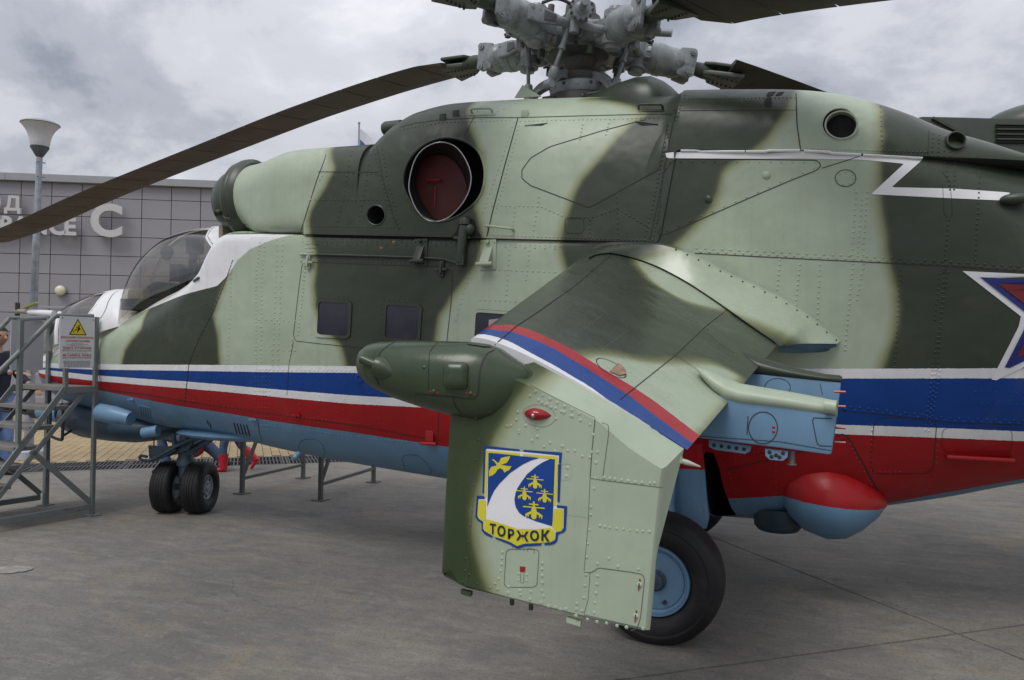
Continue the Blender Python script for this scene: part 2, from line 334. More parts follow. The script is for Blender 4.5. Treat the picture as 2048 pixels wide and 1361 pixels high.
def concrete():
    m, t, b = new_mat('worn concrete'); co = N(t, 'ShaderNodeTexCoord'); L = t.links.new
    def noise(sc, det, ro, src=None, dist=0.):
        n = N(t, 'ShaderNodeTexNoise', ins={'Scale': sc, 'Detail': det, 'Roughness': ro, 'Distortion': dist}); L(src or co.outputs['Object'], n.inputs['Vector']); return n.outputs[0]
    def mapr(x, a, b_, c=0., d=1.):
        r = N(t, 'ShaderNodeMapRange', ins={1: a, 2: b_, 3: c, 4: d}); L(x, r.inputs[0]); return r.outputs[0]
    def mix(f, a, colr):
        x = N(t, 'ShaderNodeMix', data_type='RGBA'); x.inputs[7].default_value = colr+(1,); L(f, x.inputs[0])
        if isinstance(a, tuple): x.inputs[6].default_value = a+(1,)
        else: L(a, x.inputs[6])
        return x.outputs[2]
    def mapping(rot, scl):
        mp = N(t, 'ShaderNodeMapping'); mp.inputs['Rotation'].default_value = (0, 0, rot); mp.inputs['Scale'].default_value = scl; L(co.outputs['Object'], mp.inputs[0]); return mp.outputs[0]
    c = mix(mapr(noise(.55, 8, .62), .38, .64), (.178, .170, .153), (.245, .228, .198))
    c = mix(mapr(noise(1.7, 10, .7, dist=.8), .50, .64, 0, .6), c, (.130, .129, .124))
    c = mix(mapr(noise(1.1, 8, .68, dist=1.2), .53, .66, 0, .65), c, (.275, .22, .155))
    c = mix(mapr(noise(1., 6, .68, mapping(-TH, (2.2, 7.5, 1.))), .50, .60, 0, .36), c, (.128, .126, .120))
    c = mix(mapr(noise(1., 6, .68, mapping(-TH+.2, (2.6, 9., 1.))), .52, .62, 0, .34), c, (.31, .292, .258))
    c = mix(mapr(noise(13, 5, .62), .54, .64, 0, .3), c, (.112, .110, .106))
    c = mix(mapr(noise(21, 5, .62), .56, .66, 0, .35), c, (.31, .295, .265))
    c = mix(mapr(noise(60, 3, .6), .54, .64, 0, .6), c, (.10, .098, .094))
    # drag scratches left by the float, several directions
    c = mix(mapr(noise(1, 5, .7, mapping(-TH-.12, (1.1, 80., 1.))), .63, .73, 0, .6), c, (.38, .345, .29))
    c = mix(mapr(noise(1, 5, .7, mapping(-TH+.25, (1.4, 95., 1.))), .66, .74, 0, .6), c, (.36, .32, .27))
    c = mix(mapr(noise(1, 5, .7, mapping(-TH+.02, (2.0, 120., 1.))), .63, .72, 0, .5), c, (.09, .09, .09))
    # rust spots
    c = mix(mapr(noise(3.1, 5, .6, mapping(.4, (1., 2., 1.))), .69, .73, 0, .8), c, (.23, .105, .045))
    # hairline crazing
    vo = N(t, 'ShaderNodeTexVoronoi', feature='DISTANCE_TO_EDGE', ins={'Scale': 2.3}); wn = N(t, 'ShaderNodeTexNoise', ins={'Scale': 5., 'Detail': 5.})
    L(co.outputs['Object'], wn.inputs['Vector']); wa = N(t, 'ShaderNodeMixRGB', ins={0: .22}); L(co.outputs['Object'], wa.inputs[1]); L(wn.outputs[1], wa.inputs[2]); L(wa.outputs[0], vo.inputs['Vector'])
    ck = mapr(vo.outputs[0], 0, .008, .75, 0); mk = mapr(noise(.9, 4, .5), .52, .62); mm_ = N(t, 'ShaderNodeMath', operation='MULTIPLY'); L(ck, mm_.inputs[0]); L(mk, mm_.inputs[1])
    c = mix(mm_.outputs[0], c, (.07, .068, .065))
    L(c, b.inputs['Base Color']); L(mapr(noise(1.4, 6, .6), .3, .7, .62, .85), b.inputs['Roughness']); b.inputs['Specular IOR Level'].default_value = .35
    bp = N(t, 'ShaderNodeBump', ins={'Strength': .35, 'Distance': .006}); L(noise(24, 7, .7), bp.inputs['Height']); L(bp.outputs[0], b.inputs['Normal'])
    return m
MT['conc'] = concrete()
apron = tag(MB().add([ap(-40, -7.6, -.13), ap(40, -7.6, -.13), ap(40, 40, -.13), ap(-40, 40, -.13)], [(0, 1, 2, 3) if np.cross(E1, E2)[2] > 0 else (3, 2, 1, 0)]).build('apron', MT['seam'], smooth=0), kind='structure')
E1s, E2s = 9.0, 7.64
def rough_slab(x0, x1, y0, y1):
    """slab with slightly chipped arrises"""
    pts = []
    def side(p, q):
        n = max(2, int(np.linalg.norm(q-p)/.12)); near = np.linalg.norm((p+q)/2-O0) < 12
        for i in range(n if near else 1):
            r = p+(q-p)*i/(n if near else 1)
            pts.append(r+(E1*rng.uniform(-.004, .004)+E2*rng.uniform(-.004, .004) if i else 0))
    gp = .008; A, B, C_, D = ap(x0+gp, y0+gp), ap(x1-gp, y0+gp), ap(x1-gp, y1-gp), ap(x0+gp, y1-gp)
    side(A, B); side(B, C_); side(C_, D); side(D, A)
    return MB().prism([p+np.array((0, 0, -.12)) for p in pts], (0, 0, .12))
for i in range(-3, 4):
    for j in range(-1, 4):
        rough_slab(i*E1s, (i+1)*E1s, j*E2s, (j+1)*E2s).build('slab', MT['conc'], apron, smooth=0)

# pothole patch in the slab at far left
pc = on_z(24, 1141, 0); po = []
for k in range(22):
    a = k*2*PI/22; r = .085*(1+.06*math.sin(a*3+1)+rng.uniform(-.05, .05)); po.append(pc+RT0*math.cos(a)*r*1.5+np.array([FWD[0], FWD[1], 0])*math.sin(a)*r*1.1+EZ*.0035)
tag(MB().prism(po, (0, 0, .004)).build('mortar_patch', plain('pale mortar', (.27, .262, .235), .9, var=.3, scale=20, bump=.6), smooth=0), 'pale round mortar patch set in the grey slab at far left', 'mortar patch')

# slot drain between the slabs and the paving
drain = tag(MB().add([ap(-30, -8.46, -.14), ap(30, -8.46, -.14), ap(30, -7.66, -.14), ap(-30, -7.66, -.14)], [(0, 1, 2, 3)]).build('drain_channel', MT['black'], smooth=0), kind='structure')
MT['cast'] = plain('cast iron grate', (.085, .085, .09), .55, var=.25, dirt=(.12, .09, .07), dscale=8)
gm = MB(); GL, GW = .98, .385
gax = (E1, E2, EZ)
for s_ in (-1, 1): gm.box(E2*s_*(GW/2-.012), (GL, .024, .03), gax); gm.box(E1*s_*(GL/2-.014)+E2*0, (.028, GW-.05, .029), gax)
for k in range(1, 21): gm.box(E1*(-GL/2+k*GL/21), (.017, GW-.049, .026), gax)
gme = gm.mesh('grate', smooth=0)
for r in range(2):
    for k in range(-12, 6):
        o = link(gme, 'grate', MT['cast'], drain); o.location = Vector(ap(k*1.0+.35, -7.86-.4*r, -.016))
curb = MB().box(ap(0, -8.475, -.06), (60, .03, .118), gax); tag(curb.build('drain_kerb', MT['conc'], smooth=0), kind='structure')

# tan block paving beyond the drain: running bond
MT['paver'] = plain('tan concrete paver', (.36, .275, .155), .85, var=.22, scale=1.3, bump=.3, dirt=(.30, .235, .15), dscale=.8)
MT['paver2'] = plain('sandy concrete paver', (.325, .25, .145), .85, var=.22, scale=1.6, bump=.3)
pav = tag(MB().add([ap(-45, -60, -.03), ap(45, -60, -.03), ap(45, -8.49, -.03), ap(-45, -8.49, -.03)], [(0, 1, 2, 3)]).build('paving', plain('jointing sand', (.17, .135, .085), .95), smooth=0), kind='structure')
bme = [MB().box((0, 0, 0), (.113, .232, .04), gax).mesh('brick', smooth=0, bevel=.004) for _ in range(2)]
cells = []
for i in range(-84, 30):
    for k in range(60):
        y = -8.62-k*.24-(.12 if i % 2 else 0); p = ap(i*.12, y)
        q = p-CAM; D = q@FWD; u = 1024+FPX*(q@RT)/D
        cells.append((D if -60 < u < 900 else D+100, p))
cells.sort(key=lambda c: c[0])
for n_, (D, p) in enumerate(cells[:295]):
    o = link(bme[n_*7 % 5 % 2], 'brick', MT['paver' if n_*7 % 5 % 2 == 0 else 'paver2'], pav); o.location = Vector(p+EZ*(-.022+rng.uniform(-.002, .002)))
rest = MB()
for D, p in cells[295:]:
    c = p+EZ*(-.003+rng.uniform(-.002, .002)); a, b_ = E1*.0565, E2*.116; h = EZ*.03
    rest.add([c-a-b_, c+a-b_, c+a+b_, c-a+b_, c-a-b_-h, c+a-b_-h, c+a+b_-h, c-a+b_-h], [(0, 1, 2, 3), (0, 4, 5, 1), (1, 5, 6, 2), (2, 6, 7, 3), (3, 7, 4, 0)])
o = rest.build('bricks', MT['paver'], pav, smooth=0); tag(o, kind='stuff')

# exhibition hall with grey cladding panels
BD = math.radians(-150); BX = np.array([math.cos(BD), math.sin(BD), 0]); BN = np.array([-BX[1], BX[0], 0])
if np.dot(BN, CAM-on_d(200, 500, 17)) < 0: BN = -BN
BP = on_d(28, 700, 18.0); BP[2] = 0
hall = thing('exhibition_hall', tuple(BP), 'long grey panelled hall with white entrance lettering behind the helicopter nose', 'building')
def bw(u, v, off=0.): return on_pl(u, v, BP+BN*off, BN)
MT['panel'] = plain('grey cladding panel', (.265, .258, .287), .5, var=.05, scale=.6, bump=.05)
MT['joint'] = plain('dark joint backing', (.17, .168, .18), .8)
MT['trim'] = plain('pale aluminium trim', (.30, .31, .33), .45, var=.06)
MT['letter'] = plain('off white letter', (.50, .50, .50), .5, var=.04)
zt = bw(28, 345)[2]; PW = abs((bw(90, 500)-bw(28, 500))@BX); PH = (bw(28, 388)-bw(28, 585))[2]/5; zr = bw(28, 388)[2]
bax = (BX, BN, EZ)
bk = MB().box(BP+BX*(7*PW)-BN*3.2+EZ*(zt/2-.1), (22.2*PW, 6, zt-.2), bax); bk.build('wall', MT['joint'], hall, smooth=0)
pm = MB().box((0, 0, 0), (PW-.014, .05, PH-.014), bax).mesh('panel', smooth=0, bevel=.006)
nrow = int(zr/PH)+1
for i in range(-4, 18):
    for k in range(-1, nrow):
        z = zr-PH*(k+.5)
        if k == -1 or z < PH*.5: continue
        o = link(pm, 'panel', MT['panel'], hall); o.location = Vector(BX*(i+.5)*PW+EZ*z-BN*.175+BN*rng.uniform(-.002, .002))
    z0 = zr; z1 = bw(28, 360)[2]
    MB().box(BP+BX*(i+.5)*PW+EZ*(z0+z1)/2-BN*.175, (PW-.018, .05, z1-z0-.015), bax).build('panel', MT['panel'], hall, smooth=0)
for i in range(-1, 5):
    MB().box(BP+BX*(i*2.6+1.0)-BN*.14+EZ*(z1+zt)/2, (2.595, .22, zt-z1), bax).build('parapet_cap', MT['trim'], hall, smooth=0, bevel=.01)
MB().box(BP+BX*(7*PW)-BN*3+EZ*(zt-.12), (22.1*PW, 5.9, .1), bax).build('roof', MT['joint'], hall, smooth=0)
def text_mesh(body, height, ext, bold=0.):
    cu = bpy.data.curves.new('txt', 'FONT'); cu.body = body; cu.size = 1; cu.extrude = 0; cu.offset = bold; cu.resolution_u = 4
    o = bpy.data.objects.new('txt', cu); COL.objects.link(o); bpy.context.view_layer.update()
    me = bpy.data.meshes.new_from_object(o.evaluated_get(bpy.context.evaluated_depsgraph_get()))
    V = np.array([v.co for v in me.vertices]) if len(me.vertices) else np.zeros((1, 3)); F_ = [tuple(p.vertices) for p in me.polygons]
    bpy.data.objects.remove(o); bpy.data.curves.remove(cu); bpy.data.meshes.remove(me)
    return V, F_
def text_on(name, body, p0, ax, upv, height, mat, parent, depth, bold=.0, width=None, capref='H', align='l'):
    """flat or raised lettering: p0 lower left corner of the cap height, ax reading direction"""
    V, F_ = text_mesh(body, height, 0, bold); R_, _ = text_mesh(capref, height, 0, bold); s_ = height/(R_[:, 1].max()-R_[:, 1].min())
    sx = s_ if width is None else width/(V[:, 0].max()-V[:, 0].min())
    x0 = V[:, 0].min() if align == 'l' else (V[:, 0].max() if align == 'r' else (V[:, 0].max()+V[:, 0].min())/2)
    nn = np.cross(ax, upv); P = [np.array(p0)+np.array(ax)*(v[0]-x0)*sx+np.array(upv)*v[1]*s_ for v in V]
    mb = MB(); mb.add([p+nn*depth for p in P], F_)
    if depth > .003:
        ed = {}
        for f in F_:
            for i in range(len(f)): ed[(f[i], f[(i+1) % len(f)])] = 1
        n = len(P); mb.add(P+[p+nn*depth for p in P], [(a, b_, b_+n, a+n) for a, b_ in ed if (b_, a) not in ed])
    return mb.build(name, mat, parent, smooth=0)
RD = BX if np.dot(BX, RT) > 0 else -BX
def wall_letters(chars, px, v0, v1):
    zb = bw(px[-1], v1)[2]; h = bw(px[-1], v0)[2]-zb
    for ch, u in zip(chars, px):
        p = bw(u, v1); p[2] = zb
        text_on('letter', ch, p, RD, EZ, h, MT['letter'], hall, .07, bold=.035)
wall_letters('ВХОД', (-96, -62, -26, 11), 392, 421)
wall_letters('ENTRANCE', (-84, -58, -26, 2, 24, 61, 100, 131), 435, 470)
text_on('letter', 'C', bw(183, 471), RD, EZ, (bw(200, 404)-bw(200, 471))[2]*.98, MT['letter'], hall, .09, bold=.035)
# round bulkhead lamp, ledge and low rails on the wall
pl = bw(118, 581); mb = MB(); mb.lathe(pl-BN*.15, BN, [(0, .10), (.05, .125), (.09, .12)], 24); mb.build('lamp_base', MT['trim'], hall)
mb = MB(); mb.lathe(pl-BN*.06, BN, [(0, .118), (.03, .11), (.06, .08), (.075, .03)], 24)
mb.build('lamp_shade', plain('cream glass lamp', (.66, .62, .45), .35, var=.03), hall)
pa, pb = bw(76, 614), bw(125, 614); MB().bar(pa, pb+BX*1.5*np.sign(np.dot(pb-pa, BX)), .06, .05).build('ledge', MT['trim'], hall, smooth=0)
pg = thing('railing', tuple(bw(60, 823, 1.6)*np.array((1, 1, 0))), 'low pale metal railing standing before the hall behind the stairs', 'railing')
for v in (748, 794, 813): a_, b_ = bw(-60, v, 1.6), bw(230, v, 1.6); b_[2] = a_[2] = bw(60, v, 1.6)[2]; MB().bar(a_, b_, .05, .05).build('rail', MT['trim'], pg, smooth=0)
for u in (-20, 52, 124, 196):
    p = bw(u, 748, 1.6); q = p.copy(); q[2] = 0; MB().bar(q, p, .05, .05).build('post', MT['trim'], pg, smooth=0)

# street lamp
lb = on_z(57, 917); lamp = thing('street_lamp', tuple(lb), 'tall galvanised street lamp with white bell shade beside the stairs', 'street lamp')
MT['galv'] = plain('galvanised steel', (.30, .33, .37), .42, var=.25, scale=14, metal=.35)
LN = RT0*.05
def lz(v, u=62): return (on_d(u, v, (lb-CAM)@FWD))[2]
MB().lathe(lb, EZ, [(0, .19), (.10, .19), (.13, .15), (.135, .08)], 32).build('base_flange', plain('pale base paint', (.40, .43, .48), .5), lamp)
MB().tube([lb+EZ*.1, lb+EZ*.9], [.062, .060], 20).build('lower_pole', MT['galv'], lamp)
MB().tube([lb+EZ*.9, lb+EZ*lz(312)+LN], [.056, .038], 20).build('pole', MT['galv'], lamp)
zb_, zt_ = lz(308), lz(240); H_ = zt_-zb_
MB().lathe(lb+LN+EZ*(zb_-.02), EZ, [(0, .042), (.01, .05), (.12*1, .115), (.14, .12)], 28).build('lamp_socket', plain('dark lamp socket', (.10, .105, .11), .4), lamp)
pr = [(.12, .105), (.17, .12), (.22, .13), (.27, .138), (.32, .155), (.37, .18), (.41, .21), (.44, .232)]
MB().lathe(lb+LN+EZ*(zb_-.02), EZ, pr, 40).build('lamp_shade', plain('opal lamp shade', (.60, .60, .60), .3, var=.05), lamp, smooth=60)
MB().lathe(lb+LN+EZ*(zb_-.02), EZ, [(.44, .232), (.45, .246), (.462, .24), (.49, .18), (.50, .10), (.502, .02)], 40).build('lamp_cap', plain('lamp cap grey', (.33, .35, .36), .4), lamp)
for k in (0, 2.1, 4.2):
    for v in (322, 351): p = lb+LN+EZ*lz(v); MB().cyl(p, p+np.array((math.cos(k), math.sin(k), 0))*.075, .008, n=6).build('bolt', MT['galv'], lamp)

# flag far behind
fb = on_d(711, 700, 34.); fb[2] = 0; flag = thing('flagpole', tuple(fb), 'thin grey flagpole with white and blue flag behind the engine cowling', 'flagpole')
ft = on_d(711, 245, 34.); MB().tube([fb, fb*np.array((1, 1, 0))+EZ*ft[2]], [.06, .04], 10).build('pole', MT['galv'], flag)
MB().ball((fb[0], fb[1], ft[2]+.03), .06).build('finial', MT['galv'], flag)
top, stripe = ft[2]-.22, .52
fl_d = unit(RT0+np.array((0, 0, 0)))
for k, (nm, c_) in enumerate((('white_stripe', (.72, .73, .78)), ('blue_stripe', (.06, .15, .42)), ('red_stripe', (.4, .03, .04)))):
    V = []; F_ = []; n = 14
    for i in range(n+1):
        s_ = i/n; p = np.array((fb[0], fb[1], 0))+fl_d*(.05+s_*1.9)+FWD*np.array((1, 1, 0))*.14*math.sin(s_*7)
        for q in (0, 1): V.append(p+EZ*(top-stripe*(k+q)-s_*1.75+.06*math.sin(s_*9+k+q)))
    F_ = [(2*i, 2*i+1, 2*i+3, 2*i+2) for i in range(n)]
    MB().add(V, F_).build(nm, plain('flag '+nm, c_, .8, var=.05), flag)

# ================================================================== HELICOPTER
heli = thing('helicopter', (0, 0, 0), 'camouflaged attack helicopter with white, blue and red side stripes standing on the concrete', 'helicopter')
def zc(x): return 2.167+.068*x
def tb(x, X, Y): return float(np.interp(x, X, Y))
class Tab:
    """smooth interpolation through (x, value) pairs"""
    def __init__(s, pairs):
        p = sorted(pairs); s.x = np.array([a for a, _ in p]); s.y = np.array([b for _, b in p]); d = np.diff(s.y)/np.diff(s.x)
        m = np.zeros(len(p)); m[0] = d[0]; m[-1] = d[-1]
        for i in range(1, len(p)-1): m[i] = 0 if d[i-1]*d[i] <= 0 else 2/(1/d[i-1]+1/d[i])
        s.m = m
    def __call__(s, x):
        x = min(max(x, s.x[0]), s.x[-1]); i = min(max(int(np.searchsorted(s.x, x))-1, 0), len(s.x)-2)
        h = s.x[i+1]-s.x[i]; t = (x-s.x[i])/h
        return (2*t**3-3*t*t+1)*s.y[i]+(t**3-2*t*t+t)*h*s.m[i]+(-2*t**3+3*t*t)*s.y[i+1]+(t**3-t*t)*h*s.m[i+1]
f_zb = Tab([(6.56, 1.28), (6.5, 1.17), (6.35, 1.05), (6.1, .96), (5.7, .90), (5.2, .84), (4.75, .79), (4.3, .765), (4.0, .745), (3.43, .68), (2.76, .615), (1.71, .535), (.8, .47), (.2, .43), (-.4, .43), (-.8, .49), (-1.13, .565), (-1.47, .645), (-1.82, .745), (-3, 1.04), (-5, 1.42), (-9.2, 1.78)])
f_w = Tab([(6.56, .02), (6.5, .13), (6.35, .26), (6.1, .33), (5.7, .40), (5.3, .455), (5.0, .52), (4.6, .635), (4.0, .755), (3.4, .82), (2.8, .85), (1, .855), (-.6, .85), (-1.2, .83), (-1.8, .79), (-3, .62), (-5, .46), (-9.2, .24)])
f_zt = Tab([(6.56, 1.30), (6.5, 1.40), (6.35, 1.50), (6.1, 1.60), (5.7, 1.70), (5.3, 1.84), (4.9, 1.94), (4.5, 2.04), (4.1, 2.12), (3.86, 2.2), (3.76, 2.34), (3.66, 2.46), (3.55, 2.475), (3.3, 2.46), (2, 2.375), (.62, 2.33), (.35, 2.5), (.1, 3.0), (-.6, 2.96), (-1.2, 2.84), (-1.8, 2.64), (-2.4, 2.52), (-3.2, 2.42), (-5, 2.26), (-9.2, 1.95)])
f_zm = Tab([(6.56, 1.29), (6.5, 1.30), (6.1, 1.34), (5.7, 1.40), (5.2, 1.46), (4.6, 1.58), (4.1, 1.78), (3.85, 2.02), (3.7, 2.22), (3.5, 2.33), (2.8, 2.30), (1, 2.17), (.62, 2.15), (.4, 2.25), (.1, 2.66), (-.3, 2.60), (-1, 2.48), (-1.5, 2.26), (-1.9, 2.0), (-3, 1.78), (-5, 1.85), (-9.2, 1.86)])
f_nl = Tab([(6.56, 2), (6.2, 2.2), (5.5, 2.5), (4.5, 2.7), (3.8, 3.1), (3, 3.5), (1, 3.6), (0, 3.3), (-1, 2.8), (-2, 2.4), (-4, 2), (-9, 2)])
f_nu = Tab([(6.56, 2), (6, 2), (5, 2.1), (4.4, 2.5), (3.8, 3.4), (3, 3.), (0, 3.2), (-1, 2.9), (-2, 2.4), (-4, 2), (-9, 2)])
def section(x, wd, zb_, zm_, zt_, nl, nu, k=40):
    """closed ring of a superelliptic section, both sides"""
    h = []
    for t in np.linspace(-PI/2, PI/2, 2*k+1):
        c, s_ = max(math.cos(t), 0), math.sin(t); n = nl if s_ < 0 else nu
        y = wd*c**(2/n); z = zm_+(s_*abs(s_)**(2/n-1) if s_ else 0)*((zm_-zb_) if s_ < 0 else (zt_-zm_))
        h.append((y, z))
    h = resample(h, 1) if False else h
    H = np.array(h); d = np.r_[0, np.cumsum(np.linalg.norm(np.diff(H, axis=0), axis=1))]; t = np.linspace(0, d[-1], 2*k+1)
    H = np.stack([np.interp(t, d, H[:, 0]), np.interp(t, d, H[:, 1])], 1)
    L_ = [(x, y, z) for y, z in H]; R_ = [(x, -y, z) for y, z in H[1:-1][::-1]]
    return (L_+R_)
xs = np.r_[np.array([6.56, 6.545, 6.52, 6.49, 6.45]), np.arange(6.40, 4.6, -.04), np.arange(4.6, -2.3, -.022), np.arange(-2.3, -9.21, -.15)]
hull = MB(); NS = 160
hull.rings([section(x, f_w(x), f_zb(x), f_zm(x), f_zt(x), f_nl(x), f_nu(x)) for x in xs])
# ---- engine cowling (centre body with the step before the rotor head)
def zlow(x): return tb(x, [-3, -1.42, .02, .12, 1, 5], [2.47, 2.575, 2.731, zc(.12), zc(1), zc(5)])
f_ct = Tab([(3.1, 3.05), (2.75, 3.06), (2.34, 3.05), (2.27, 3.09), (2.20, 3.17), (2.12, 3.255), (1.97, 3.33), (1.7, 3.368), (1.36, 3.355), (.95, 3.325), (.1, 3.245), (-.3, 3.21), (-.63, 3.175), (-.89, 3.125), (-1.11, 3.04), (-1.27, 2.96), (-1.45, 2.85), (-1.65, 2.76), (-1.85, 2.65), (-2.2, 2.53), (-2.5, 2.46)])
f_cw = Tab([(3.1, .856), (1, .866), (-.4, .862), (-1.0, .84), (-1.4, .79), (-1.8, .68), (-2.2, .5), (-2.5, .3)])
f_cn = Tab([(3.1, 6.0), (2.5, 5.5), (2.25, 4.2), (2.05, 3.6), (1.2, 3.2), (.2, 3.1), (-.6, 2.8), (-1.2, 2.4), (-1.8, 2.1), (-2.5, 2)])
def csec(x, k=60):
    lo = zlow(x); z0 = lo-.0
    h = [(f_cw(x)-.05, lo-.012), (f_cw(x), lo+.004)]; q = []
    for t in np.linspace(0, PI/2, 4*k):
        n = f_cn(x); q.append((f_cw(x)*max(math.cos(t), 0)**(2/n), lo+.004+(f_ct(x)-lo-.004)*math.sin(t)**(2/n)))
    q = resample(q, (np.sum(np.linalg.norm(np.diff(np.array(q), axis=0), axis=1)))/k)
    q = list(map(tuple, q)); h = [h[0]]+q
    return [(x, y, z) for y, z in h]+[(x, -y, z) for y, z in h[:-1][::-1]]
cow = MB(); cow.rings([csec(x) for x in np.r_[np.arange(2.75, -1.6, -.022), np.arange(-1.6, -2.5, -.05)]], cap=(False, False))
# ---- nacelle noses
def nsec(x, sgn, k=96):
    t = (3.54-x)/.62; t = min(max(t, 0), 1); e = t*t*(3-2*t); e2 = min(1, e*2.5)
    yc, hw = .428, .318+(.431-.318)*min(1, e*1.15); top = 3.02+.055*e-.03*max(0, 2.9-x); bot = 2.45+(zc(x)+.004-2.45)*e2; n = 2.05+.6*e; nb = 2.05+6*e2
    zcn, hh = (top+bot)/2, (top-bot)/2; o = []
    for a in np.arange(k)*2*PI/k:
        c, s_ = math.cos(a), math.sin(a); m_ = n if s_ > 0 else nb; o.append((x, sgn*(yc+hw*np.sign(c)*abs(c)**(2/m_)), zcn+hh*np.sign(s_)*abs(s_)**(2/m_)))
    return o if sgn > 0 else o[::-1]
nac = MB(); nac.rings([nsec(x, 1) for x in np.arange(3.54, 2.27, -.022)]); nacf = MB(); nacf.rings([nsec(x, -1) for x in np.arange(3.54, 2.27, -.05)])
BH, BC, BNC = hull.bvh(), cow.bvh(), nac.bvh()
ALLV = MB(); ALLV.add(hull.v, hull.f); ALLV.add(cow.v, cow.f); ALLV.add(nac.v, nac.f); BALL = ALLV.bvh()
C0 = Vector(CAM)
def hit(u, v, bv=None):
    """point and outward normal where a sight line meets the helicopter skin"""
    d = Vector(ray(u, v)).normalized(); r = (bv or BALL).ray_cast(C0, d)
    if r[0] is None: return None
    n = np.array(r[1]); n = -n if np.dot(n, np.array(d)) > 0 else n
    return np.array(r[0]), n
def hits(px, bv=None, step=None):
    if step: px = resample(px, step)
    o = [hit(u, v, bv) for u, v in px]; return [h for h in o if h]
def xz(px, bv=None, y=.62):
    o = []
    for u, v in px:
        h = hit(u, v, bv); p = h[0] if h else on_y(u, v, .1 if u < 120 else y); o.append((p[0], p[2]))
    return o
# ---- paint scheme of the hull, in side view
dark_polys = [xz(q) for q in (
 [(243, 760), (243, 727), (250, 700), (263, 680), (283, 657), (288, 636), (284, 600), (470, 500), (462, 535), (440, 590), (428, 632), (437, 672), (441, 727), (441, 760)],
 [(692, 770), (692, 735), (680, 692), (652, 662), (630, 615), (627, 570), (632, 530), (632, 503), (622, 477), (616, 441), (625, 409), (650, 375), (668, 338), (673, 294), (675, 240), (940, 190), (938, 219), (940, 251), (950, 275), (962, 310), (966, 380), (952, 412), (961, 445), (969, 478), (951, 534), (903, 597), (878, 636), (871, 680), (875, 735), (875, 770)],
 [(1137, 560), (1125, 520), (1119, 494), (1121, 467), (1133, 430), (1145, 394), (1164, 357), (1204, 311), (1231, 277), (1264, 246), (1290, 230), (1264, 214), (1217, 203), (1160, 193), (1240, 160), (1480, 160), (1600, 160), (1592, 188), (1580, 215), (1557, 249), (1535, 280), (1509, 302), (1475, 324), (1446, 343), (1439, 380), (1422, 421), (1389, 455), (1351, 493), (1320, 520), (1300, 560)],
 [(1748, 150), (1752, 200), (1760, 226), (1762, 271), (1756, 320), (1757, 402), (1767, 459), (1775, 526), (1793, 585), (1796, 620), (1790, 660), (1776, 700), (1762, 737), (1755, 760)])]
dark_polys[3] += [(-12, 1.2), (-12, 3.6)]
white_poly = xz([(92, 722), (184, 673), (283, 625), (435, 572), (458, 548), (475, 521), (500, 499), (545, 480), (600, 468.5), (560, 466.5)])+[(3.45, 2.396), (3.7, 2.405), (3.78, 2.5), (4.6, 2.8), (6.6, 2.2), (6.7, 1.35)]
bl = [xz(q) for q in (
 [(62, 734), (92, 727), (186, 728), (240, 729.5), (367, 730), (514, 731), (730, 733), (1000, 735), (1340, 738), (1683, 738), (1900, 737.5), (2046, 737)],
 [(62, 736), (92, 735.7), (186, 739.5), (367, 742), (514, 744.5), (700, 746), (1000, 750), (1340, 754), (1683, 757.6), (2046, 757)],
 [(62, 737), (92, 740), (186, 751), (367, 763), (514, 776), (700, 791), (811, 797.7), (1000, 809), (1340, 836), (1683, 850), (1900, 857), (2046, 863.5)],
 [(62, 738), (92, 750), (186, 762), (367, 777), (514, 790.5), (700, 808), (856, 816), (1000, 828), (1340, 853), (1683, 869), (1900, 877), (2046, 883)],
 [(70, 740), (92, 761), (186, 779), (367, 813.6), (514, 837.5), (700, 864.5), (893, 894), (1100, 915), (1338, 937), (1452, 998), (1570, 992), (1764, 1009), (1900, 984), (2046, 958.5)])]
def bfun(k):
    q = sorted(bl[k]); X = np.array([a for a, _ in q]); Z = np.array([b for _, b in q])
    keep = np.r_[True, np.diff(X) > .004]; X, Z = X[keep], Z[keep]
    s0 = (Z[1]-Z[0])/(X[1]-X[0]) if X[1] > X[0] else 0
    X = np.r_[-9.5, X, 6.7]; Z = np.r_[Z[0]+min(max(-s0, -.02), .09)*(q[0][0]+9.5), Z, Z[-1]]
    return lambda x: np.interp(x, X, Z)
BF = [bfun(k) for k in range(5)]
def hull_attrs(V):
    P = V[:, [0, 2]]; d = np.full(len(V), -9.)
    for q in dark_polys: d = np.maximum(d, sdf(P, q))
    d = np.clip(d, -.3, .3)
    r = {'dark': d, 'white': np.clip(sdf(P, white_poly), -.3, .3)}
    for k in range(5): r['b%d' % k] = np.clip(BF[k](V[:, 0])-V[:, 2], -.4, .4)
    return r
MT['hull'] = paint_mat('helicopter skin paint', LG, [('dark', DG, True), ('white', WHITE, False), ('b0', WHITE, False), ('b1', BLUE, False), ('b2', WHITE, False), ('b3', RED, False), ('b4', SKYB, False)])

